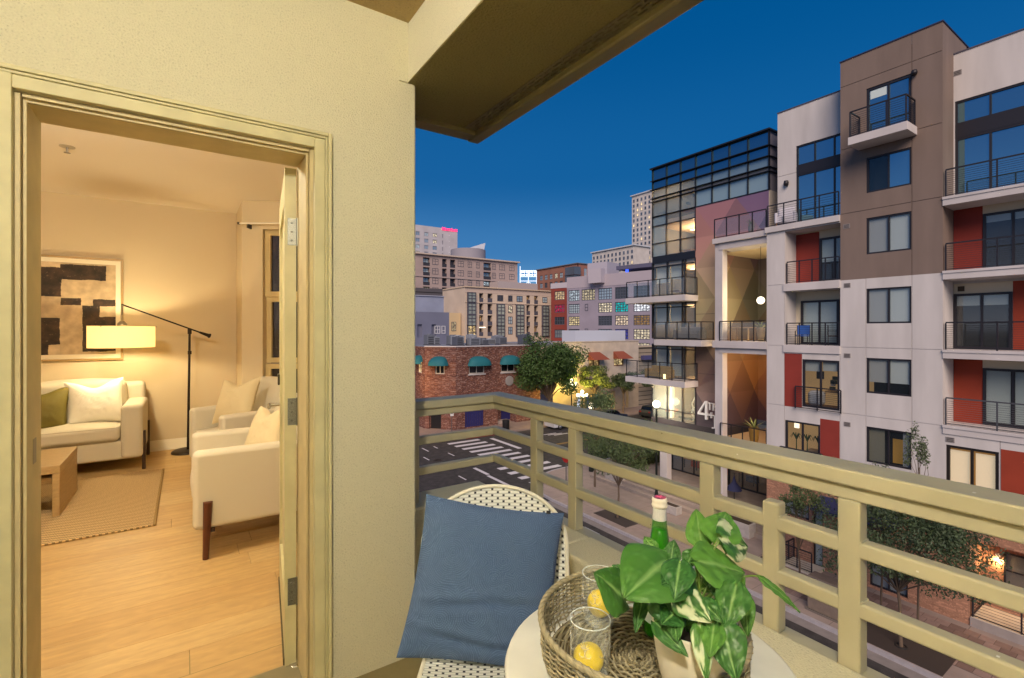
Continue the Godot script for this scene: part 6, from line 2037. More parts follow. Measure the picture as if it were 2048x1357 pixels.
func brick_building() -> void:
	world()
	var brick = mt("ffffff", 0.9, 0.0, "brick", 0.34, 0.6, "brick_h").duplicate()
	brick.albedo_color = Color(0.86, 0.78, 0.75)
	var trim = mt("c8c4c4", 0.8)
	var teal = mt("16646e", 0.75)
	var dark = mt("1c1b1e", 0.3)
	var gl = mt("23262c", 0.08, 0.3)
	var blue = mt("24245e", 0.6)
	var b = thing("brick_house", "two storey red brick corner house with teal dome awnings", "building", Vector3(29, GND, -52))
	var u = Vector3(2.5, 0, 2.6).normalized()
	var chamfer = Transform3D(Basis(u, Vector3.UP, u.cross(Vector3.UP)), Vector3(22.3, 0, -50.6))
	FR = facade_z(-48)
	var fw = [[26.47, 28.5, -3.55, -1.9], [30.75, 32.7, -3.55, -1.9]]
	var holes = [[25.96, 28.4, -9.5, -7.45, 0.15, true], [30.3, 32.9, -9.75, -7.2, 1.2, true]]
	for w in fw: holes.append(w + [0.25, false])
	obj("brick_wall", wall(24.8, 36.5, GND, -0.46, holes), brick, b)
	for w in fw:
		var o = window(b, w[0], w[1], w[2], w[3], -0.1, [0.5], [], mt("c2bcb4", 0.7), gl, 0.12, 0.1)
		bx("sill", o, trim, Vector3(w[0] - 0.12, w[2] - 0.12, -0.02), Vector3(w[1] + 0.12, w[2], 0.1))
		dome_awning(b, (w[0] + w[1]) / 2 + 0.2, -2.6, 3.1, 1.05, 1.0, teal)
	for k in 10:
		bx("shutter_rib", b, blue, Vector3(26.0 + k * 0.24, -9.48, -0.149), Vector3(26.20 + k * 0.24, -7.48, -0.10))
	for k in 5:
		bx("shutter_rib", b, blue, Vector3(31.5 + k * 0.26, -9.4, -1.199), Vector3(31.72 + k * 0.26, -7.6, -1.1))
	bx("ground_step", b, mt("9a8d88", 0.9), Vector3(30.35, GND, -1.1), Vector3(32.2, -9.3, -0.3))
	var vd = Geo.new(); vd.lathe([Vector2(0, 0.0), Vector2(0.55, 0.0), Vector2(0.6, 0.05), Vector2(0.55, 0.12), Vector2(0, 0.12)], 22)
	vd.moved(Transform3D(Basis(Vector3.RIGHT, PI / 2), Vector3(31.9, -4.6, 0.0)))
	obj("round_vent", vd, mt("8a8786", 0.7), b)
	bx("coping", b, mt("c9c4c6", 0.8), Vector3(24.78, -0.459, -0.4), Vector3(36.6, -0.36, 0.08))
	FR = chamfer
	obj("brick_wall", wall(0.0, 3.607, GND, -0.46, [[1.2, 2.3, -3.5, -1.9, 0.25, false], [0.5, 1.9, -9.7, -7.4, 0.3, true]]), brick, b)
	var oc = window(b, 1.2, 2.3, -3.5, -1.9, -0.1, [0.5], [], mt("c2bcb4", 0.7), gl, 0.12, 0.1)
	dome_awning(b, 1.7, -2.5, 2.4, 1.0, 1.2, teal)
	bx("coping", b, mt("c9c4c6", 0.8), Vector3(-0.05, -0.4585, -0.4), Vector3(3.65, -0.3605, 0.08))
	bx("door_arch", b, dark, Vector3(0.6, -9.6, -0.29), Vector3(1.8, -7.0, -0.27))
	FR = facade_x(22.3)
	obj("brick_wall", wall(-72, -50.6, GND, -0.46, [[-52.6, -51.5, -3.5, -1.9, 0.25, false], [-57, -55.5, -3.5, -1.9, 0.25, false]]), brick, b)
	for w in [[-52.6, -51.5], [-57.0, -55.5]]:
		window(b, w[0], w[1], -3.5, -1.9, -0.1, [0.5], [], mt("c2bcb4", 0.7), lit("ffe2a8", 0.8) if w[0] > -54 else gl, 0.12, 0.1)
		dome_awning(b, (w[0] + w[1]) / 2, -2.4, 2.0, 0.95, 1.0, teal)
	world()
	var rg = Geo.new()
	rg = flat(corner([Vector2(22.4, -50.7), Vector2(24.8, -48.1), Vector2(36.4, -48.1), Vector2(36.4, -71), Vector2(22.4, -71)]), -0.8, -0.62)
	obj("roof", rg, mt("7d8594", 0.9), b)
	# rooftop machinery
	rng.seed = 5
	for k in 15:
		var x = 25.2 + k * 0.76 + rng.randf() * 0.3
		var z = -50.5 - rng.randf() * 7.0
		var sx = rng.randf_range(0.7, 1.5); var sy = rng.randf_range(0.55, 1.25); var sz = rng.randf_range(0.7, 1.3)
		var o = thing("rooftop_unit", ["grey", "pale grey", "dark grey", "light grey"][k % 4] + " rooftop air conditioner on the brick house, " + ["leftmost", "second", "third", "fourth", "fifth", "sixth", "seventh", "eighth", "ninth", "tenth", "eleventh", "twelfth", "thirteenth", "fourteenth", "fifteenth"][k] + " from the left", "air conditioner", Vector3(x, -0.46, z), 0.0, "air conditioners on the brick house's roof")
		var mm = mt(["6f7580", "858b96", "5d626e", "9aa0a8"][k % 4], 0.7, 0.1, "mottle", 1.0)
		var g = Geo.new(); g.rbox(Vector3(x - sx / 2, -0.4, z - sz / 2), Vector3(x + sx / 2, -0.4 + sy, z + sz / 2), 0.04)
		obj("casing", g, mm, o)
		bx("curb_frame", o, mt("4a4d55", 0.8), Vector3(x - sx / 2 - 0.05, -0.47, z - sz / 2 - 0.05), Vector3(x + sx / 2 + 0.05, -0.40, z + sz / 2 + 0.05))
		for q in 4:
			bx("louver", o, mt("3c3f47", 0.8), Vector3(x - sx * 0.38, -0.3 + q * sy * 0.2, z + sz / 2 - 0.01), Vector3(x + sx * 0.38, -0.3 + q * sy * 0.2 + sy * 0.11, z + sz / 2 + 0.015))
		g = Geo.new(); g.lathe([Vector2(sx * 0.28, -0.4 + sy), Vector2(sx * 0.28, -0.3 + sy), Vector2(sx * 0.24, -0.3 + sy), Vector2(0, -0.36 + sy)], 14, Vector3(x, 0, z))
		obj("fan_cowl", g, mm, o)
	# beige shop house with orange awnings
	var s = thing("beige_shop_house", "cream stucco shop house with two rust coloured awnings", "building", Vector3(49, GND, -52))
	FR = facade_z(-48)
	var cream = mt("cdbfae", 0.9, 0.0, "mottle", 0.2)
	var hs = [[44.57, 46.6, -3.5, -2.2, 0.25, false], [49.3, 51.2, -3.6, -2.2, 0.25, false]]
	obj("wall", wall(38.5, 54.3, -6.4, -0.2, hs), cream, s)
	obj("lower_wall", wall(38.5, 54.3, GND, -6.4, [[42.6, 43.5, -9.6, -7.2, 0.4, true], [44.2, 46.6, -9.6, -7.2, 0.4, true], [48.0, 49.5, -9.6, -7.0, 0.4, true], [51.0, 52.2, -9.6, -6.9, 0.4, true]]), mt("b8a58c", 0.9, 0.0, "mottle", 0.2), s)
	var rust = mt("8c4a34", 0.8)
	for w in hs:
		var o = window(s, w[0], w[1], w[2], w[3], -0.08, [0.5], [], mt("6e4630", 0.7), lit("d8b070", 0.45) if w[0] < 48 else lit("ffe0a0", 0.6), 0.14, 0.1)
		var g = Geo.new()
		var a = w[0] - 0.1; var c = w[1] + 0.3
		g.q(Vector3(a, -2.55, 1.2), Vector3(c + 0.5, -2.55, 1.2), Vector3(c - 0.3, -1.55, 0.01), Vector3(a, -1.55, 0.01))
		g.t(Vector3(a, -2.55, 1.2), Vector3(a, -1.55, 0.01), Vector3(a, -2.55, 0.01))
		g.t(Vector3(c + 0.5, -2.55, 1.2), Vector3(c, -2.55, 0.01), Vector3(c - 0.3, -1.55, 0.01))
		obj("awning", g, rust, s)
	for w in [[42.7, 43.4, "c8d4f0", 1.2], [44.3, 45.0, "6a78c0", 0.7], [45.1, 45.7, "e8b860", 0.8], [45.8, 46.5, "5060b0", 0.6], [48.1, 49.4, "f0c880", 0.6]]:
		bx("shop_window", s, lit(w[2], w[3]), Vector3(w[0], -9.2, -0.38), Vector3(w[1], -7.4, -0.34))
	bx("roof", s, mt("8b8a90", 0.9), Vector3(38.5, -0.7, -16), Vector3(54.3, -0.45, -0.02))
	bx("coping", s, cream, Vector3(38.45, -0.199, -0.3), Vector3(54.35, -0.08, 0.06))
	bx("roof_room", s, mt("c2c8d4", 0.8), Vector3(47.5, -0.45, -9), Vector3(58.0, 1.35, -6))
	bx("side_house_wall", s, mt("bfb09a", 0.9, 0.0, "siding", 0.4), Vector3(54.36, GND, -3), Vector3(62, -1.1, -0.2))
	bx("side_house_roof", s, mt("b7a790", 0.9), Vector3(54.36, -1.099, -3), Vector3(62.2, -0.95, 0.0))
	bx("awning", s, mt("4a4a78", 0.8), Vector3(55.0, -2.9, -0.19), Vector3(58.5, -2.3, 0.5))
	world()

# ------------------------------------------------------------------ the blocks beyond
func block(called: String, label: String, fr: Transform3D, u0: float, u1: float, v1: float, deep: float, hex: String, holes: Array) -> Node3D:
	var base = fr * Vector3((u0 + u1) / 2, GND, 0)
	var b = thing(called, label, "building", base)
	FR = fr
	var m = mt(hex, 0.9, 0.0, "mottle", 0.05)
	var hs = []
	for h in holes: hs.append([h[0], h[1], h[2], h[3], h[4] if h.size() > 4 else 0.3, true])
	obj("wall", wall(u0, u1, GND, v1, hs), m, b)
	var g = Geo.new()
	g.box(Vector3(u0, GND, -deep), Vector3(u0 + 0.01, v1, -0.001)); g.box(Vector3(u1 - 0.01, GND, -deep), Vector3(u1, v1, -0.001))
	g.box(Vector3(u0 + 0.01, v1 - 0.4, -deep), Vector3(u1 - 0.01, v1 - 0.3, -0.01))
	obj("side_walls", g, m, b)
	return b

func far_city() -> void:
	var fr = mt("50505c", 0.6)
	var cool = [mt("9db4c4", 0.2, 0.2), mt("8aa4b8", 0.2, 0.2), mt("b4c8d0", 0.25, 0.1), lit("cfe0ea", 0.62), lit("f2e2c0", 0.8), mt("4a5058", 0.2, 0.3)]
	rng.seed = 44
	# grey shed with a corrugated top
	var b = block("grey_shed", "slate grey building with a taller corrugated top behind the brick house", facade_z(-62), 20.0, 31.0, 3.9, 12.0, "787c92", [[28.3, 29.0, 0.4, 2.2], [26.2, 26.9, 0.4, 2.2]])
	bx("upper_storey", b, mt("98a0b8", 0.85, 0.0, "mottle", 0.1), Vector3(20.0, 3.90, -11), Vector3(30.3, 6.2, -0.3))
	bx("parapet_band", b, mt("6e6a70", 0.9, 0.0, "siding", 0.3), Vector3(20.0, 6.201, -11), Vector3(30.1, 7.2, -0.25))
	bx("upper_lip", b, mt("a9aec0", 0.7), Vector3(20.0, 6.10, -0.29), Vector3(30.35, 6.199, -0.15))
	far_window(b, 28.75, 29.6, 0.9, 2.0, 0.06, [0.5], [0.5], mt("c8c8cc", 0.7), mt("101216", 0.2), 0.1)
	far_window(b, 29.8, 30.4, 0.9, 2.0, 0.06, [], [0.4], mt("c8c8cc", 0.7), mt("101216", 0.2), 0.1)
	# beige apartments
	var holes = []; var wins = []
	var tops = [[52.0, 53.8, 2], [55.0, 56.1, 0], [57.2, 58.5, 0], [59.7, 61.5, 1], [62.7, 64.1, 1], [65.1, 67.0, 1], [68.1, 69.2, 0], [70.4, 71.6, 0], [72.8, 74.5, 1]]
	for c in tops:
		for r in 4:
			var va = [7.9, 5.2, 2.6, 0.2][r]; var vb = va + (1.7 if r == 0 else 2.05)
			if c[2] == 0: holes.append([c[0], c[1], va - 0.2, vb + 0.1, 0.9])
			wins.append([c[0], c[1], va, vb, c[2], r])
	b = block("beige_apartments", "beige apartment block with dark bay windows above the brick house", facade_z(-95), 51.38, 76.0, 10.9, 14.0, "d6c4b0", holes)
	bx("upper_band", b, mt("c4b2a4", 0.9), Vector3(51.37, 9.75, -0.005), Vector3(76, 10.9, 0.04))
	bx("cornice", b, mt("cdb9a0", 0.8), Vector3(51.2, 10.9, -14), Vector3(76.2, 11.15, 0.4))
	bx("string_course", b, mt("cdbba8", 0.8), Vector3(51.3, 7.5, 0.0), Vector3(76, 7.68, 0.14))
	for w in wins:
		var pm = cool[rng.randi() % 6]
		if w[4] == 0:
			bx("balcony_rail", b, fr, Vector3(w[0], w[2] - 0.15, -0.12), Vector3(w[1], w[2] + 0.75, -0.06))
			far_window(b, w[0] + 0.1, w[1] - 0.1, w[2], w[3], -0.75, [0.5], [], fr, mt("3a2c26", 0.4) if rng.randf() < 0.7 else lit("e8b070", 0.5), 0.1)
		elif w[4] == 2 or (w[0] in [59.7, 65.1, 72.8] and w[5] > 0):
			var bay = obj("bay_window", frame_geo(w[0] - 0.15, w[1] + 0.15, w[2] - 0.35, w[3] + 0.2, 0.5, [0.5], [0.38, 0.68], 0.16, 0.5), fr, b)
			bx("pane", bay, lit("f0cf90", 0.7) if (w[5] == 3 and w[0] < 54.0) else [mt("a3ada4", 0.3), mt("8f9a96", 0.3), mt("b8bcae", 0.35)][rng.randi() % 3], Vector3(w[0], w[2] - 0.2, 0.3), Vector3(w[1], w[3] + 0.05, 0.38))
		else:
			far_window(b, w[0] + 0.1, w[1] - 0.1, w[2] + 0.2, w[3] - 0.1, 0.08, [0.5], [0.5], fr, pm, 0.12)
	bx("lit_fascia", b, glow("fff0d8", 1.2), Vector3(55.0, 1.85, 0.05), Vector3(56.6, 2.1, 0.12))
	var lm = bx("annex", b, mt("cfb890", 0.9), Vector3(45.5, GND, -4), Vector3(51.1, 5.2, -1.5))
	far_window(b, 47.0, 48.0, 1.2, 3.2, -1.4, [0.5], [0.5], fr, mt("5a5048", 0.3), 0.1)
	far_window(b, 48.8, 49.9, 1.2, 3.2, -1.4, [0.5], [0.5], fr, lit("e8d0a0", 0.5), 0.1)
	# loft building, its facade slightly turned
	var dir = Vector3(0.223, 0, 0.975)
	var lf = Transform3D(Basis(dir, Vector3.UP, dir.cross(Vector3.UP)), Vector3(71.73, 0, -84.32))
	wins = []; holes = []
	for r in 5:
		var vb = [10.3, 7.2, 4.4, 1.6, -1.2][r]; var va = vb - [2.45, 2.1, 2.05, 2.1, 2.1][r]
		for c in [[0.42, 3.43], [8.3, 11.7], [12.4, 15.5], [16.7, 20.3], [21.6, 25.0]]:
			if r == 0 and c[0] == 8.3: wins.append([3.97, 7.49, va, vb, r])
			wins.append([c[0], c[1], va, vb, r])
	for w in wins: holes.append(w.slice(0, 4) + [0.25])
	b = block("loft_building", "grey industrial loft building with large gridded windows", lf, 0.0, 28.0, 13.2, 16.0, "9c96a6", holes)
	bx("parapet", b, mt("aaa2ac", 0.9), Vector3(-0.02, 10.75, -0.01), Vector3(28, 13.25, 0.05))
	var ind = mt("4d5260", 0.6)
	for w in wins:
		var pm = cool[rng.randi() % 6]
		if w[4] == 1 and w[0] > 12 and w[0] < 13: pm = lit("00b8b8", 0.9)
		elif w[4] == 1 and w[0] > 16 and w[0] < 17: pm = lit("f4f8ff", 1.1)
		elif w[4] == 2 and w[0] > 12 and w[0] < 13: pm = lit("f2d8b8", 0.9)
		elif w[4] == 2 and w[0] > 16 and w[0] < 17: pm = lit("b08850", 0.6)
		elif w[4] == 2 and w[0] < 1: pm = lit("f0d8a0", 0.8)
		elif w[4] == 0 and w[0] > 3 and w[0] < 5: pm = lit("e0cfa8", 0.6)
		elif w[4] == 3 and w[0] > 12 and w[0] < 13: pm = lit("3a3aa8", 0.7)
		far_window(b, w[0], w[1], w[2], w[3], -0.1, [0.2, 0.4, 0.6, 0.8], [0.25, 0.5, 0.75], ind, pm, 0.13)
	for v in [5.6, 0.2]:
		far_window(b, 4.9, 5.7, v, v + 1.5, 0.06, [], [0.5], ind, lit("e8d8a8", 0.6), 0.1)
	bx("roof_room", b, mt("b4aeb8", 0.9), Vector3(6.8, 11.4, 0.051), Vector3(10.0, 14.4, 1.6))
	bx("roof_room", b, mt("b0acb8", 0.9), Vector3(3.5, 13.25, -8), Vector3(8.6, 16.4, -3))
	bx("roof_deck", b, mt("5a5a72", 0.7), Vector3(11.5, 14.2, -9), Vector3(22.0, 15.0, -2))
	bx("blue_strip_light", b, glow("4060ff", 1.8), Vector3(13.4, 13.26, -3.0), Vector3(13.9, 14.2, -2.6))
	bx("roof_lamp", b, glow("fff4e0", 3.0), Vector3(22.0, 13.3, -1.5), Vector3(22.5, 13.9, -1.0))
	# red brick slab beside it
	var rh = [[-3.6, -0.7, 8.3, 10.3], [-3.6, -0.7, 5.4, 7.2], [-3.6, -0.7, 2.6, 4.4], [-3.6, -0.7, -0.4, 1.5]]
	b = block("red_slab", "narrow rust red building front between the beige and grey blocks", lf, -4.6, -0.02, 11.0, 16.0, "8c4036", rh)
	bx("white_coping", b, mt("b9b4bc", 0.8), Vector3(-4.7, 11.0, -16), Vector3(0, 12.2, 0.06))
	for i in 4:
		var w = rh[i]
		far_window(b, w[0], w[1], w[2], w[3], -0.1, [0.25, 0.5, 0.75], [0.5], ind, [lit("e8c898", 0.7), lit("c02850", 0.7), mt("3a4048", 0.2, 0.3), mt("7c8890", 0.2, 0.3)][i], 0.13)
	# brown grey apartments with balconies
	wins = []; holes = []
	for c in [[56.7, 58.8, 1], [59.5, 61.5, 0], [62.7, 64.2, 2], [65.3, 67.0, 2], [67.8, 69.9, 0], [71.2, 72.7, 0], [74.1, 75.5, 0], [76.8, 79.5, 1], [79.9, 81.3, 0], [82.5, 84.7, 0], [86.3, 88.4, 0]]:
		for r in 4:
			var va = [20.4, 17.6, 14.8, 12.0][r]
			wins.append([c[0], c[1], va, va + 1.75, c[2]])
			if c[2] > 0: holes.append([c[0], c[1], va - 0.5, va + 1.9, 1.0])
	b = block("brown_apartments", "long brown grey apartment block with small balconies and a pale cornice", facade_z(-130), 52.0, 89.6, 23.1, 16.0, "b5a29c", holes)
	bx("cornice", b, mt("c6b6a8", 0.8), Vector3(52, 23.1, -16), Vector3(90.2, 23.5, 0.7))
	bx("string_course", b, mt("a89a96", 0.8), Vector3(52, 16.7, 0.0), Vector3(89.6, 16.95, 0.2))
	bx("lower_block", b, mt("b3a7a6", 0.9), Vector3(79.0, GND, 0.001), Vector3(94, 16.2, 5.0))
	for w in wins:
		var pm = cool[rng.randi() % 5]
		if w[4] > 0: bx("balcony_rail", b, mt("34343c", 0.6), Vector3(w[0], w[2] - 0.5, -0.14), Vector3(w[1], w[2] + 0.5, -0.05))
		far_window(b, w[0] + 0.05, w[1] - 0.05, w[2], w[3], -0.85 if w[4] > 0 else 0.06, [0.5], [0.6], mt("5c5c66", 0.6), pm if w[4] < 2 else mt("3a2f30", 0.3), 0.12)
	var pb = thing("penthouse_drum", "grey curved plant room with a white wedge roof behind the brown apartments", "building", Vector3(83.5, GND, -150))
	world()
	var g = Geo.new(); g.lathe([Vector2(6.2, GND), Vector2(6.2, 29.6), Vector2(0, 29.7)], 28, Vector3(83.5, 0, -152))
	obj("drum", g, mt("8f8c96", 0.8), pb)
	g = Geo.new(); g.prism(PackedVector2Array([Vector2(81.5, 29.7), Vector2(88.8, 29.7), Vector2(89.4, 32.6)]), -153.0, -150.0)
	obj("wedge_roof", g, mt("d9dde6", 0.6), pb)
	# hotel with the pink sign
	wins = []
	for c in [[79.5, 81.4], [83.4, 85.3], [87.2, 89.3]]:
		for r in 8:
			wins.append([c[0], c[1], 40.8 - r * 2.72, 42.5 - r * 2.72])
	for r in 8: wins.append([91.6, 92.2, 40.8 - r * 2.72, 42.5 - r * 2.72])
	holes = []
	for w in wins: holes.append(w.slice(0, 4) + [0.3])
	b = block("white_hotel", "tall pale grey hotel with a pink neon sign at its top corner", facade_z(-190), 70.0, 99.0, 45.2, 20.0, "cbc7cc", holes)
	for w in wins:
		far_window(b, w[0], w[1], w[2], w[3], -0.1, [0.5], [], mt("9a98a2", 0.7), cool[rng.randi() % 5], 0.2)
	for r in 4: bx("dash_light", b, mt("e4e2e6", 0.6), Vector3(94.9, 42.0 - r * 2.4, 0.0), Vector3(95.3, 42.3 - r * 2.4, 0.1))
	var tm = TextMesh.new()
	var f = SystemFont.new(); f.font_names = PackedStringArray(["Droid Serif"]); f.font_weight = 700
	tm.font = f; tm.text = "Marriott"; tm.font_size = 48; tm.pixel_size = 0.036; tm.depth = 0.2
	var so = MeshInstance3D.new(); so.mesh = tm; so.material_override = glow("ff2a6e", 1.6)
	add(so, "sign_letters", b, Transform3D(Basis(), Vector3(95.2, 44.9, 0.2)))
	# far red brown brick building
	wins = []
	var rf = facade_x(113.9)
	for c in 6:
		for r in 4:
			var ua = -150.0 + c * 3.0
			wins.append([ua, ua + 1.7, 20.4 - r * 3.0, 22.3 - r * 3.0])
	holes = []
	for w in wins: holes.append(w.slice(0, 4) + [0.25])
	b = block("brick_apartments", "distant red brown brick apartment building with a glazed corner", rf, -152.0, -128.26, 24.6, 0.4, "a0705f", holes)
	for w in wins: far_window(b, w[0], w[1], w[2], w[3], -0.1, [0.5], [0.5], fr, cool[rng.randi() % 6], 0.14)
	bx("cornice", b, mt("6c6a70", 0.8), Vector3(-152.3, 24.6, -10), Vector3(-127.9, 24.9, 0.4))
	FR = facade_z(-128.26)
	obj("side_wall", wall(113.9, 124.0, GND, 24.58, [[117.0, 118.4, 20.5, 23.2, 0.3, true], [120.0, 121.6, 20.5, 23.2, 0.3, true]]), mt("97685c", 0.9), b)
	for w in [[117.0, 118.4], [120.0, 121.6]]: far_window(b, w[0], w[1], 20.5, 23.2, -0.1, [0.5], [0.5], mt("b8b4b4", 0.6), cool[1], 0.14)
	for r in 3:
		bx("corner_glazing", b, mt("6a7078", 0.2, 0.4), Vector3(111.6, 14.6 + r * 3.1, -4.0), Vector3(114.6, 17.2 + r * 3.1, 0.9))
		bx("corner_slab", b, fr, Vector3(111.4, 14.3 + r * 3.1, -4.2), Vector3(114.8, 14.59 + r * 3.1, 1.1))
	# white tower and its lower wing
	for t in [[229.94, -244.0, -206.8, 53.5, 11, 9, "pale cream hotel wing with rows of lit windows beside the high tower"], [258.0, -234.0, -217.0, 94.0, 5, 22, "tall pale high rise tower rising above the glass building's corner"]]:
		wins = []; holes = []
		var step = (t[2] - t[1]) / t[4]
		for c in t[4]:
			for r in t[5]:
				var ua = t[1] + step * (c + 0.28)
				var vb = t[3] - 2.4 - r * 3.4
				wins.append([ua, ua + step * 0.5, vb - 2.2, vb])
		b = block("high_rise", t[6], facade_x(t[0]), t[1], t[2], t[3], 14.0, "d6d0ca", [])
		bx("roof_slab", b, mt("c6ccd4", 0.7), Vector3(t[1] - 0.8, t[3], -14), Vector3(t[2] + 0.8, t[3] + 0.7, 0.9))
		for w in wins:
			far_window(b, w[0], w[1], w[2], w[3], 0.15, [], [], mt("9a98a0", 0.7), lit("ffe2b0", 1.3) if rng.randf() < 0.16 else [mt("5d6a78", 0.2, 0.3), mt("6e7a84", 0.2, 0.3), mt("4c5864", 0.2, 0.3)][rng.randi() % 3], 0.2)
	# stadium light mast
	world()
	var st = thing("stadium_mast", "white steel stadium floodlight mast glowing between the far blocks", "light mast", Vector3(135, GND, -186))
	var mdir = Vector3(0.83, 0, 0.558)
	var o0 = Vector3(131.6, 0, -188.7)
	var wm = glow("cfe0f4", 0.9)
	g = Geo.new()
	for k in 3:
		g.tube([o0 + mdir * (k * 3.9) + Vector3(0, GND, 0), o0 + mdir * (k * 3.9) + Vector3(0, 31.5 if k == 0 else 29.5, 0)], 0.28, 0.22, 6)
	for y in [26.6, 29.4, 24.5]:
		g.tube([o0 + Vector3(0, y, 0), o0 + mdir * 7.8 + Vector3(0, y, 0)], 0.2, 0.2, 6)
	for k in 2:
		var c = o0 + mdir * (3.9 * k)
		var cp = []
		for i in 9: cp.append(c + mdir * (3.9 * i / 8.0) + Vector3(0, 17.0 + 7.0 * sin(PI * i / 8.0 * 0.5) if k == 0 else 24.0 - 7.0 * (1.0 - cos(PI * i / 16.0)), 0))
		g.tube(cp, 0.16, 0.16, 6)
	obj("frame", g, wm, st)
	for r in 2:
		for k in 6:
			var p = o0 + mdir * (0.8 + k * 1.25) + Vector3(0, 27.4 + r * 1.3, 0)
			var lg = Geo.new(); lg.lathe(ball(0.42), 8, p + Vector3(-0.3, 0, 0.3))
			obj("floodlight", lg, glow("f4faff", 2.2), st)
	for k in 3:
		bx("low_light", st, glow("f4faff", 2.5), o0 + mdir * (4.5 + k * 1.4) + Vector3(0, 17.0 + k, 0), o0 + mdir * (5.4 + k * 1.4) + Vector3(0, 19.0 + k, 0.6))

# ------------------------------------------------------------------ trees
func tree(called: String, label: String, base: Vector3, h: float, rad: Vector3, limbs: int, leaves: int, size: float, sd: int, tones: Array, tr := 0.09, low := 0.34) -> Node3D:
	world()
	var o = thing(called, label, "tree", base)
	rng.seed = sd
	var top = base + Vector3(0, h, 0)
	var cc = base + Vector3(0, h - rad.y, 0)
	var fork = base + Vector3(rng.randf_range(-0.1, 0.1), h * low, rng.randf_range(-0.1, 0.1))
	var g = Geo.new()
	g.tube([base, base.lerp(fork, 0.3), base.lerp(fork, 0.7) + Vector3(0.03, 0, 0.02), fork], tr * 1.15, tr * 0.8, 9)
	var clumps = []
	for k in limbs:
		var a = TAU * k / limbs * 2.618; var el = rng.randf_range(-0.75, 1.0)
		var rr = rng.randf_range(0.45, 0.92)
		var flat2 = sqrt(maxf(1.0 - el * el * 0.8, 0.05))
		var e = cc + Vector3(cos(a) * flat2 * rad.x * rr, el * rad.y * 0.88 * rr, sin(a) * flat2 * rad.z * rr)
		var mid = fork.lerp(e, 0.5) + Vector3(rng.randf_range(-0.15, 0.15), rad.y * 0.12, rng.randf_range(-0.15, 0.15))
		g.tube([fork, fork.lerp(mid, 0.6) + Vector3(0, 0.05, 0), mid, mid.lerp(e, 0.6), e], tr * 0.42, tr * 0.06, 5)
		var s2 = rng.randf_range(0.24, 0.40)
		clumps.append([e, Vector3(rad.x, rad.y * 0.8, rad.z) * s2, rng.randf()])
	obj("trunk", g, mt("6d5c4c", 0.9, 0.0, "mottle", 2.0), o)
	var c = Geo.new(); c.colored = true
	for i in leaves:
		var cl = clumps[i % clumps.size()]
		var d = Vector3(rng.randfn(), rng.randfn(), rng.randfn()).normalized()
		var p = cl[0] + d * cl[1] * pow(rng.randf(), 0.45)
		var n = (d * 0.7 + Vector3(rng.randf_range(-1, 1), rng.randf_range(-0.3, 1.2), rng.randf_range(-1, 1))).normalized()
		var x = n.cross(Vector3(rng.randf_range(-1, 1), rng.randf_range(-1, 1), rng.randf_range(-1, 1))).normalized()
		var y = n.cross(x)
		var s = size * rng.randf_range(0.65, 1.3)
		var t: Color = tones[0].lerp(tones[1], clampf(cl[2] * 0.6 + rng.randf() * 0.4, 0, 1))
		c.tint = t * rng.randf_range(0.9, 1.6)
		var a = p - x * s; var b2 = p + x * s
		var q0 = p - y * s * 0.38 + n * s * 0.12; var q1 = p + y * s * 0.38 + n * s * 0.12
		c.t(a, q0, b2); c.t(a, b2, q1)
	var lm = mats.get("leafmat")
	if lm == null:
		lm = StandardMaterial3D.new(); lm.vertex_color_use_as_albedo = true; lm.roughness = 0.55
		lm.backlight_enabled = true; lm.backlight = Color(0.35, 0.4, 0.15); lm.cull_mode = BaseMaterial3D.CULL_DISABLED
		mats["leafmat"] = lm
	obj("crown", c, lm, o)
	return o

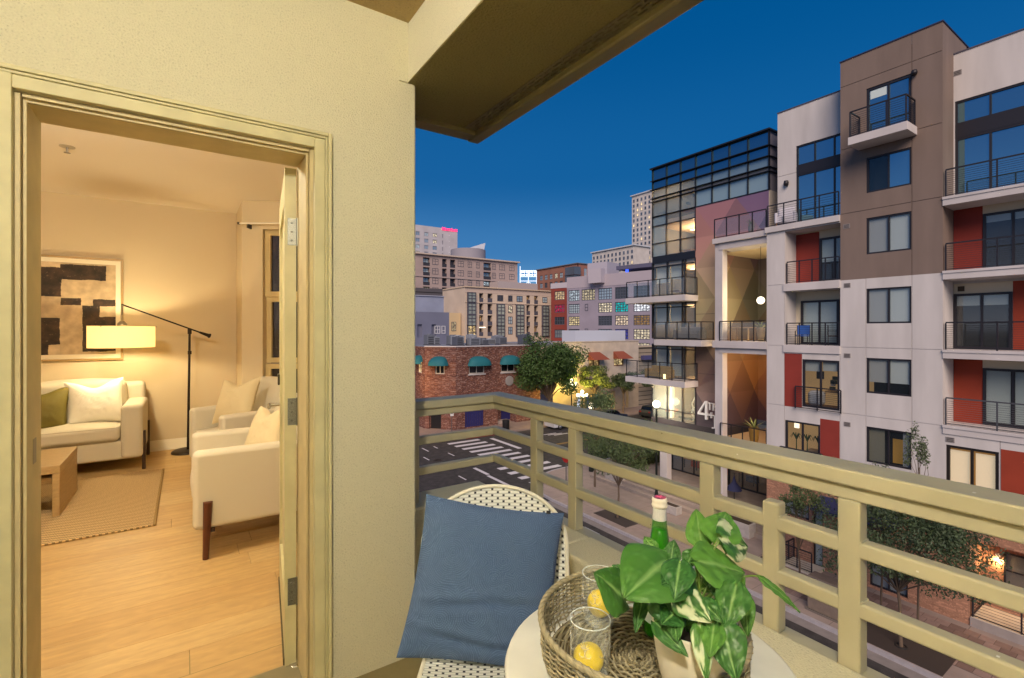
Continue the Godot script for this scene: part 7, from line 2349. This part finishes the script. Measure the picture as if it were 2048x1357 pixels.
func trees() -> void:
	var ficus = [Color(0.020, 0.052, 0.012), Color(0.065, 0.115, 0.022)]
	var olive_t = [Color(0.032, 0.058, 0.022), Color(0.085, 0.12, 0.04)]
	var fresh = [Color(0.05, 0.08, 0.015), Color(0.11, 0.14, 0.03)]
	tree("big_tree", "large dense dark green street tree in front of the brick house", Vector3(35.9, GND + 0.1, -45.5), 11.0, Vector3(4.3, 4.4, 4.2), 44, 22000, 0.17, 3, ficus, 0.22, 0.25)
	tree("lamp_lit_tree", "smaller street tree lit yellow green by the globe lamp", Vector3(43.6, GND + 0.1, -45.9), 7.0, Vector3(2.6, 2.1, 2.6), 18, 5200, 0.15, 8, fresh, 0.13, 0.4)
	tree("street_tree", "slender street tree right of the lamp lit tree", Vector3(48.6, GND + 0.1, -45.6), 6.0, Vector3(2.1, 1.9, 2.1), 14, 3600, 0.14, 12, olive_t, 0.1, 0.4)
	tree("street_tree", "street tree under the lower cantilevered balcony's left end", Vector3(57.0, GND + 0.1, -46.5), 5.6, Vector3(3.2, 1.6, 3.0), 14, 3200, 0.17, 17, olive_t, 0.12, 0.5)
	tree("young_tree", "young leafy tree at the plaza edge behind the railing's wide panel", Vector3(21.15, GND + 0.1, -20.3), 6.6, Vector3(2.0, 2.2, 2.3), 20, 6500, 0.085, 21, olive_t, 0.06, 0.28)
	tree("young_tree", "young feathery tree rising above the handrail left of the sign", Vector3(24.0, GND + 0.1, -25.2), 7.6, Vector3(1.7, 2.6, 2.0), 20, 5200, 0.085, 23, olive_t, 0.07, 0.3)
	tree("pavement_tree", "young street tree on the brick pavers before the apartment house porch", Vector3(20.75, GND + 0.1, -6.5), 5.9, Vector3(2.1, 2.2, 2.6), 40, 19000, 0.062, 27, [Color(0.022, 0.042, 0.02), Color(0.06, 0.088, 0.035)], 0.055, 0.33)
	tree("sapling", "thin young tree poking above the handrail at the white wall", Vector3(22.0, GND + 0.1, -6.4), 8.1, Vector3(0.5, 1.6, 0.45), 9, 800, 0.055, 33, [Color(0.05, 0.07, 0.04), Color(0.10, 0.13, 0.06)], 0.035, 0.6)
	tree("sapling", "low bushy young tree at the lit window behind the handrail", Vector3(22.2, GND + 0.1, -7.6), 6.3, Vector3(0.6, 1.1, 0.5), 9, 900, 0.055, 35, [Color(0.06, 0.09, 0.03), Color(0.12, 0.15, 0.05)], 0.035, 0.6)
	tree("pavement_tree", "small street tree left of the brick paver tree", Vector3(21.9, GND + 0.1, -10.4), 5.3, Vector3(1.0, 1.5, 1.0), 14, 2600, 0.06, 39, olive_t, 0.04, 0.3)
	# shrubs in the planter bed before the shop
	world()
	rng.seed = 61
	var c = Geo.new(); c.colored = true
	for i in 5200:
		var p = Vector3(rng.randf_range(25.6, 31.0), GND + 1.1 + rng.randf() * rng.randf() * 1.5, rng.randf_range(-25.6, -24.2))
		var n = Vector3(rng.randf_range(-1, 1), rng.randf_range(0, 1.2), rng.randf_range(-1, 1)).normalized()
		var x = n.cross(Vector3(rng.randf_range(-1, 1), 1, rng.randf_range(-1, 1))).normalized() * 0.12
		var y = n.cross(x) * 0.4
		c.tint = Color(0.03, 0.05, 0.02).lerp(Color(0.09, 0.11, 0.035), rng.randf())
		c.t(p - x, p - y, p + x); c.t(p - x, p + x, p + y)
	tag(obj("planter_shrubs", c, mats["leafmat"]), "dark green shrubs growing in the long plaza planter", "shrubs", "", "stuff")

# ------------------------------------------------------------------ street furniture and cars
func street_lamp(label: String, at: Vector3, h: float, col: Color, energy: float, globes := 5) -> void:
	world()
	var o = thing("street_lamp", label, "street lamp", at, 0.0, "globe street lamps")
	var iron = mt("1f2622", 0.5, 0.4)
	var g = Geo.new()
	g.lathe([Vector2(0.22, 0), Vector2(0.22, 0.25), Vector2(0.12, 0.55), Vector2(0.075, 0.9), Vector2(0.06, h - 0.6), Vector2(0.09, h - 0.55), Vector2(0.05, h - 0.4), Vector2(0.05, h - 0.1), Vector2(0.0, h - 0.08)], 12, at)
	obj("post", g, iron, o)
	var top = at + Vector3(0, h, 0)
	g = Geo.new(); g.lathe(ball(0.2 if globes > 1 else 0.24), 14, top + Vector3(0, 0.12, 0))
	obj("globe", g, glow("fff0c8", 6.0), o)
	for k in globes - 1:
		var a = TAU * k / (globes - 1) + 0.5
		var d = Vector3(cos(a), 0, sin(a))
		g = Geo.new(); g.tube([top + Vector3(0, -0.65, 0), top + d * 0.3 + Vector3(0, -0.72, 0), top + d * 0.55 + Vector3(0, -0.5, 0)], 0.035, 0.03, 6)
		obj("arm", g, iron, o)
		g = Geo.new(); g.lathe(ball(0.19), 14, top + d * 0.55 + Vector3(0, -0.3, 0))
		obj("globe", g, glow("fff0c8", 6.0), o)
	lamp(o, top + Vector3(0, 0.12, 0), col, energy, 0.19)

func car(label: String, at: Vector3, turn: float, hex: String, h := 1.45) -> void:
	var c = thing("parked_car", label, "car", at, turn, "cars parked in the side street")
	own(c)
	var paint = mt(hex, 0.25, 0.2)
	paint.clearcoat_enabled = true
	var gl = mt("1a1f26", 0.05, 0.3)
	var g = Geo.new()
	g.prism(PackedVector2Array([Vector2(-2.2, 0.3), Vector2(2.15, 0.3), Vector2(2.25, 0.55), Vector2(2.2, 0.8), Vector2(1.2, 0.95), Vector2(-2.1, 1.0), Vector2(-2.27, 0.7)]), -0.88, 0.88)
	obj("body", g, paint, c)
	g = Geo.new()
	g.prism(PackedVector2Array([Vector2(-1.95, 0.99), Vector2(1.15, 0.95), Vector2(0.45, h - 0.03), Vector2(0.2, h), Vector2(-1.3, h), Vector2(-1.6, h - 0.06)]), -0.76, 0.76)
	obj("cabin", g, gl, c)
	g = Geo.new()
	g.rbox(Vector3(-1.5, h - 0.03, -0.74), Vector3(0.4, h + 0.025, 0.74), 0.02)
	for z in [-0.765, 0.765]:
		for p in [[-1.85, -1.5], [-0.45, -0.4], [1.1, 0.45]]:
			bar(g, Vector3(p[0], 0.98, z), Vector3(p[1], h - 0.02, z), 0.05, 0.06)
	obj("roof", g, paint, c)
	for p in [[1.4, 0.86], [1.4, -0.86], [-1.35, 0.86], [-1.35, -0.86]]:
		g = Geo.new(); g.lathe([Vector2(0.0, -0.11), Vector2(0.30, -0.11), Vector2(0.335, -0.07), Vector2(0.335, 0.07), Vector2(0.30, 0.11), Vector2(0.0, 0.11)], 20)
		g.moved(Transform3D(Basis(Vector3.RIGHT, PI / 2), Vector3(p[0], 0.335, p[1])))
		var wl = obj("wheel", g, mt("141416", 0.85), c)
		g = Geo.new(); g.lathe([Vector2(0.0, -0.118), Vector2(0.19, -0.118), Vector2(0.2, 0.118), Vector2(0.0, 0.118)], 14)
		g.moved(Transform3D(Basis(Vector3.RIGHT, PI / 2), Vector3(p[0], 0.335, p[1])))
		obj("rim", g, mt("9a9ca2", 0.3, 0.8), wl)
	for z in [-0.65, 0.65]:
		bx("headlight", c, mt("dfe4ea", 0.1, 0.3), Vector3(2.17, 0.62, z - 0.16), Vector3(2.26, 0.75, z + 0.16))
		bx("tail_light", c, mt("8a1a16", 0.3), Vector3(-2.27, 0.72, z - 0.14), Vector3(-2.19, 0.88, z + 0.14))
	bx("number_plate", c, mt("d8d8d4", 0.5), Vector3(2.24, 0.45, -0.18), Vector3(2.27, 0.56, 0.18))
	world()

func sign_post(called: String, label: String, at: Vector3, h: float) -> Node3D:
	world()
	var o = thing(called, label, "sign", at)
	var g = Geo.new(); g.tube([at, at + Vector3(0, h, 0)], 0.035, 0.035, 8)
	obj("post", g, mt("5a5c5e", 0.5, 0.5), o)
	return o

func street_things() -> void:
	street_lamp("five globe street lamp glowing beside the large dark tree", Vector3(38.4, GND + 0.13, -44.3), 4.9, Color(1.0, 0.84, 0.40), 20.0)
	street_lamp("five globe street lamp half hidden by the lamp lit tree", Vector3(40.2, GND + 0.13, -44.4), 3.4, Color(1.0, 0.88, 0.45), 16.0)
	street_lamp("street lamp with a single large globe just above the handrail", Vector3(26.4, GND + 0.13, -28.1), 5.0, Color(1.0, 0.92, 0.78), 6.0, 1)
	street_lamp("single globe street lamp by the gym window's left edge", Vector3(25.0, GND + 0.13, -20.62), 6.2, Color(1.0, 0.95, 0.85), 5.0, 1)
	street_lamp("globe street lamp left of the brick house, hidden by the balcony wall", Vector3(19.5, GND + 0.13, -49.5), 5.2, Color(1.0, 0.74, 0.32), 7.0)
	car("white car parked at the far kerb below the large tree", Vector3(36.2, GND, -43.0), 0.0, "d9dadd", 1.65)
	car("dark car parked beyond the lower cantilevered balcony", Vector3(50.5, GND, -42.0), 0.15, "2b2e35")
	car("dark blue car at the far kerb under the lamp lit tree", Vector3(43.0, GND, -42.6), 0.0, "1f2a44")
	car("silver car parked beyond the tree under the lower balcony", Vector3(60.0, GND, -42.8), 0.0, "8f9298")
	var o = sign_post("stop_sign", "red stop sign on a post at the plaza corner, half behind the railing", Vector3(22.46, GND + 0.13, -26.5), 2.4)
	var oc = PackedVector2Array()
	for k in 8: oc.append(Vector2(cos(TAU * (k + 0.5) / 8), sin(TAU * (k + 0.5) / 8)) * 0.40)
	var g = Geo.new(); g.prism(oc, -0.012, 0.012)
	g.moved(Transform3D(Basis(Vector3.UP, PI * 0.5), Vector3(22.41, GND + 2.15, -26.5)))
	obj("sign_plate", g, mt("a3201e", 0.4), o)
	oc = PackedVector2Array()
	o = sign_post("parking_sign", "white parking sign on a post before the brick house", Vector3(23.6, GND + 0.13, -46.6), 2.5)
	bx("sign_plate", o, mt("d8d8d4", 0.5), Vector3(23.4, GND + 2.0, -46.55), Vector3(23.8, GND + 2.65, -46.53))
	bx("sign_symbol", o, mt("2a2a2e", 0.5), Vector3(23.5, GND + 2.25, -46.529), Vector3(23.7, GND + 2.45, -46.525))
	bx("sign_cap", o, mt("d8b020", 0.5), Vector3(23.45, GND + 2.66, -46.55), Vector3(23.75, GND + 2.85, -46.53))
	# utility cabinet
	var cb = thing("utility_cabinet", "tan utility cabinet with peeling posters at the kerb", "cabinet", Vector3(20.75, GND + 0.13, -8.85))
	g = Geo.new(); g.rbox(Vector3(20.45, GND + 0.2, -9.45), Vector3(21.05, GND + 1.5, -8.25), 0.03)
	obj("case", g, mt("8a7a6c", 0.6, 0.2, "mottle", 1.0), cb)
	bx("base", cb, mt("6c645c", 0.9), Vector3(20.4, GND + 0.13, -9.5), Vector3(21.1, GND + 0.2, -8.2))
	for k in 3:
		bx("poster", cb, mt(["c9ced2", "b8bcc0", "6a6a72"][k], 0.7, 0.0, "mottle", 3.0), Vector3(20.444, GND + 0.75 + k * 0.06, -9.15 + k * 0.24), Vector3(20.452 - k * 0.001, GND + 1.2 - k * 0.05, -8.93 + k * 0.24))
	# tree grates
	for p in [[20.75, -6.5, "tree grate on the brick pavers"], [21.15, -20.3, "tree grate at the plaza edge"]]:
		var gr = bx("tree_grate", self, mt("463c36", 0.8, 0.0, "grain", 2.0), Vector3(p[0] - 0.7, GND + 0.12, p[1] - 1.3), Vector3(p[0] + 0.7, GND + 0.149, p[1] + 1.3))
		tag(gr, "dark iron " + p[2], "tree grate")
		g = Geo.new(); g.ring(ring_pts(Vector3(p[0], GND + 0.152, p[1]), 0.16), 0.03, 6)
		obj("collar", g, mt("1c1917", 0.7), gr)
	# planters
	var cn = mt("b9b2ac", 0.85, 0.0, "mottle", 0.8)
	for p in [[Vector3(24.7, GND + 0.13, -16.6), Vector3(25.35, GND + 0.85, -14.3), "pale concrete planter on the pavement below the bridge decks"], [Vector3(25.5, GND + 0.13, -25.7), Vector3(31.2, GND + 1.15, -24.1), "long pale concrete planter wall with shrubs at the plaza corner"], [Vector3(24.2, GND + 0.13, -19.6), Vector3(24.75, GND + 0.6, -18.5), "small square concrete block on the plaza edge"]]:
		var a: Vector3 = p[0]; var b: Vector3 = p[1]
		var pt = bx("planter", self, cn, a, b, 0.02)
		tag(pt, p[2], "planter")
		bx("soil", pt, mt("3a2d22", 0.95), Vector3(a.x + 0.08, b.y - 0.02, a.z + 0.08), Vector3(b.x - 0.08, b.y + 0.006, b.z - 0.08))
	# black litter bin by the brick house
	var bn = thing("litter_bin", "black litter bin on the pavement before the brick house", "litter bin", Vector3(29.6, GND + 0.13, -45.2))
	g = Geo.new(); g.lathe([Vector2(0.0, 0.0), Vector2(0.38, 0.0), Vector2(0.42, 1.0), Vector2(0.36, 1.05), Vector2(0.3, 1.0), Vector2(0.0, 0.95)], 16, Vector3(29.6, GND + 0.13, -45.2))
	obj("drum", g, mt("1b1c1f", 0.6, 0.2), bn)

func ring_pts(c: Vector3, r: float) -> Array:
	var o = []
	for k in 20: o.append(c + Vector3(cos(TAU * k / 20) * r, 0, sin(TAU * k / 20) * r))
	return o
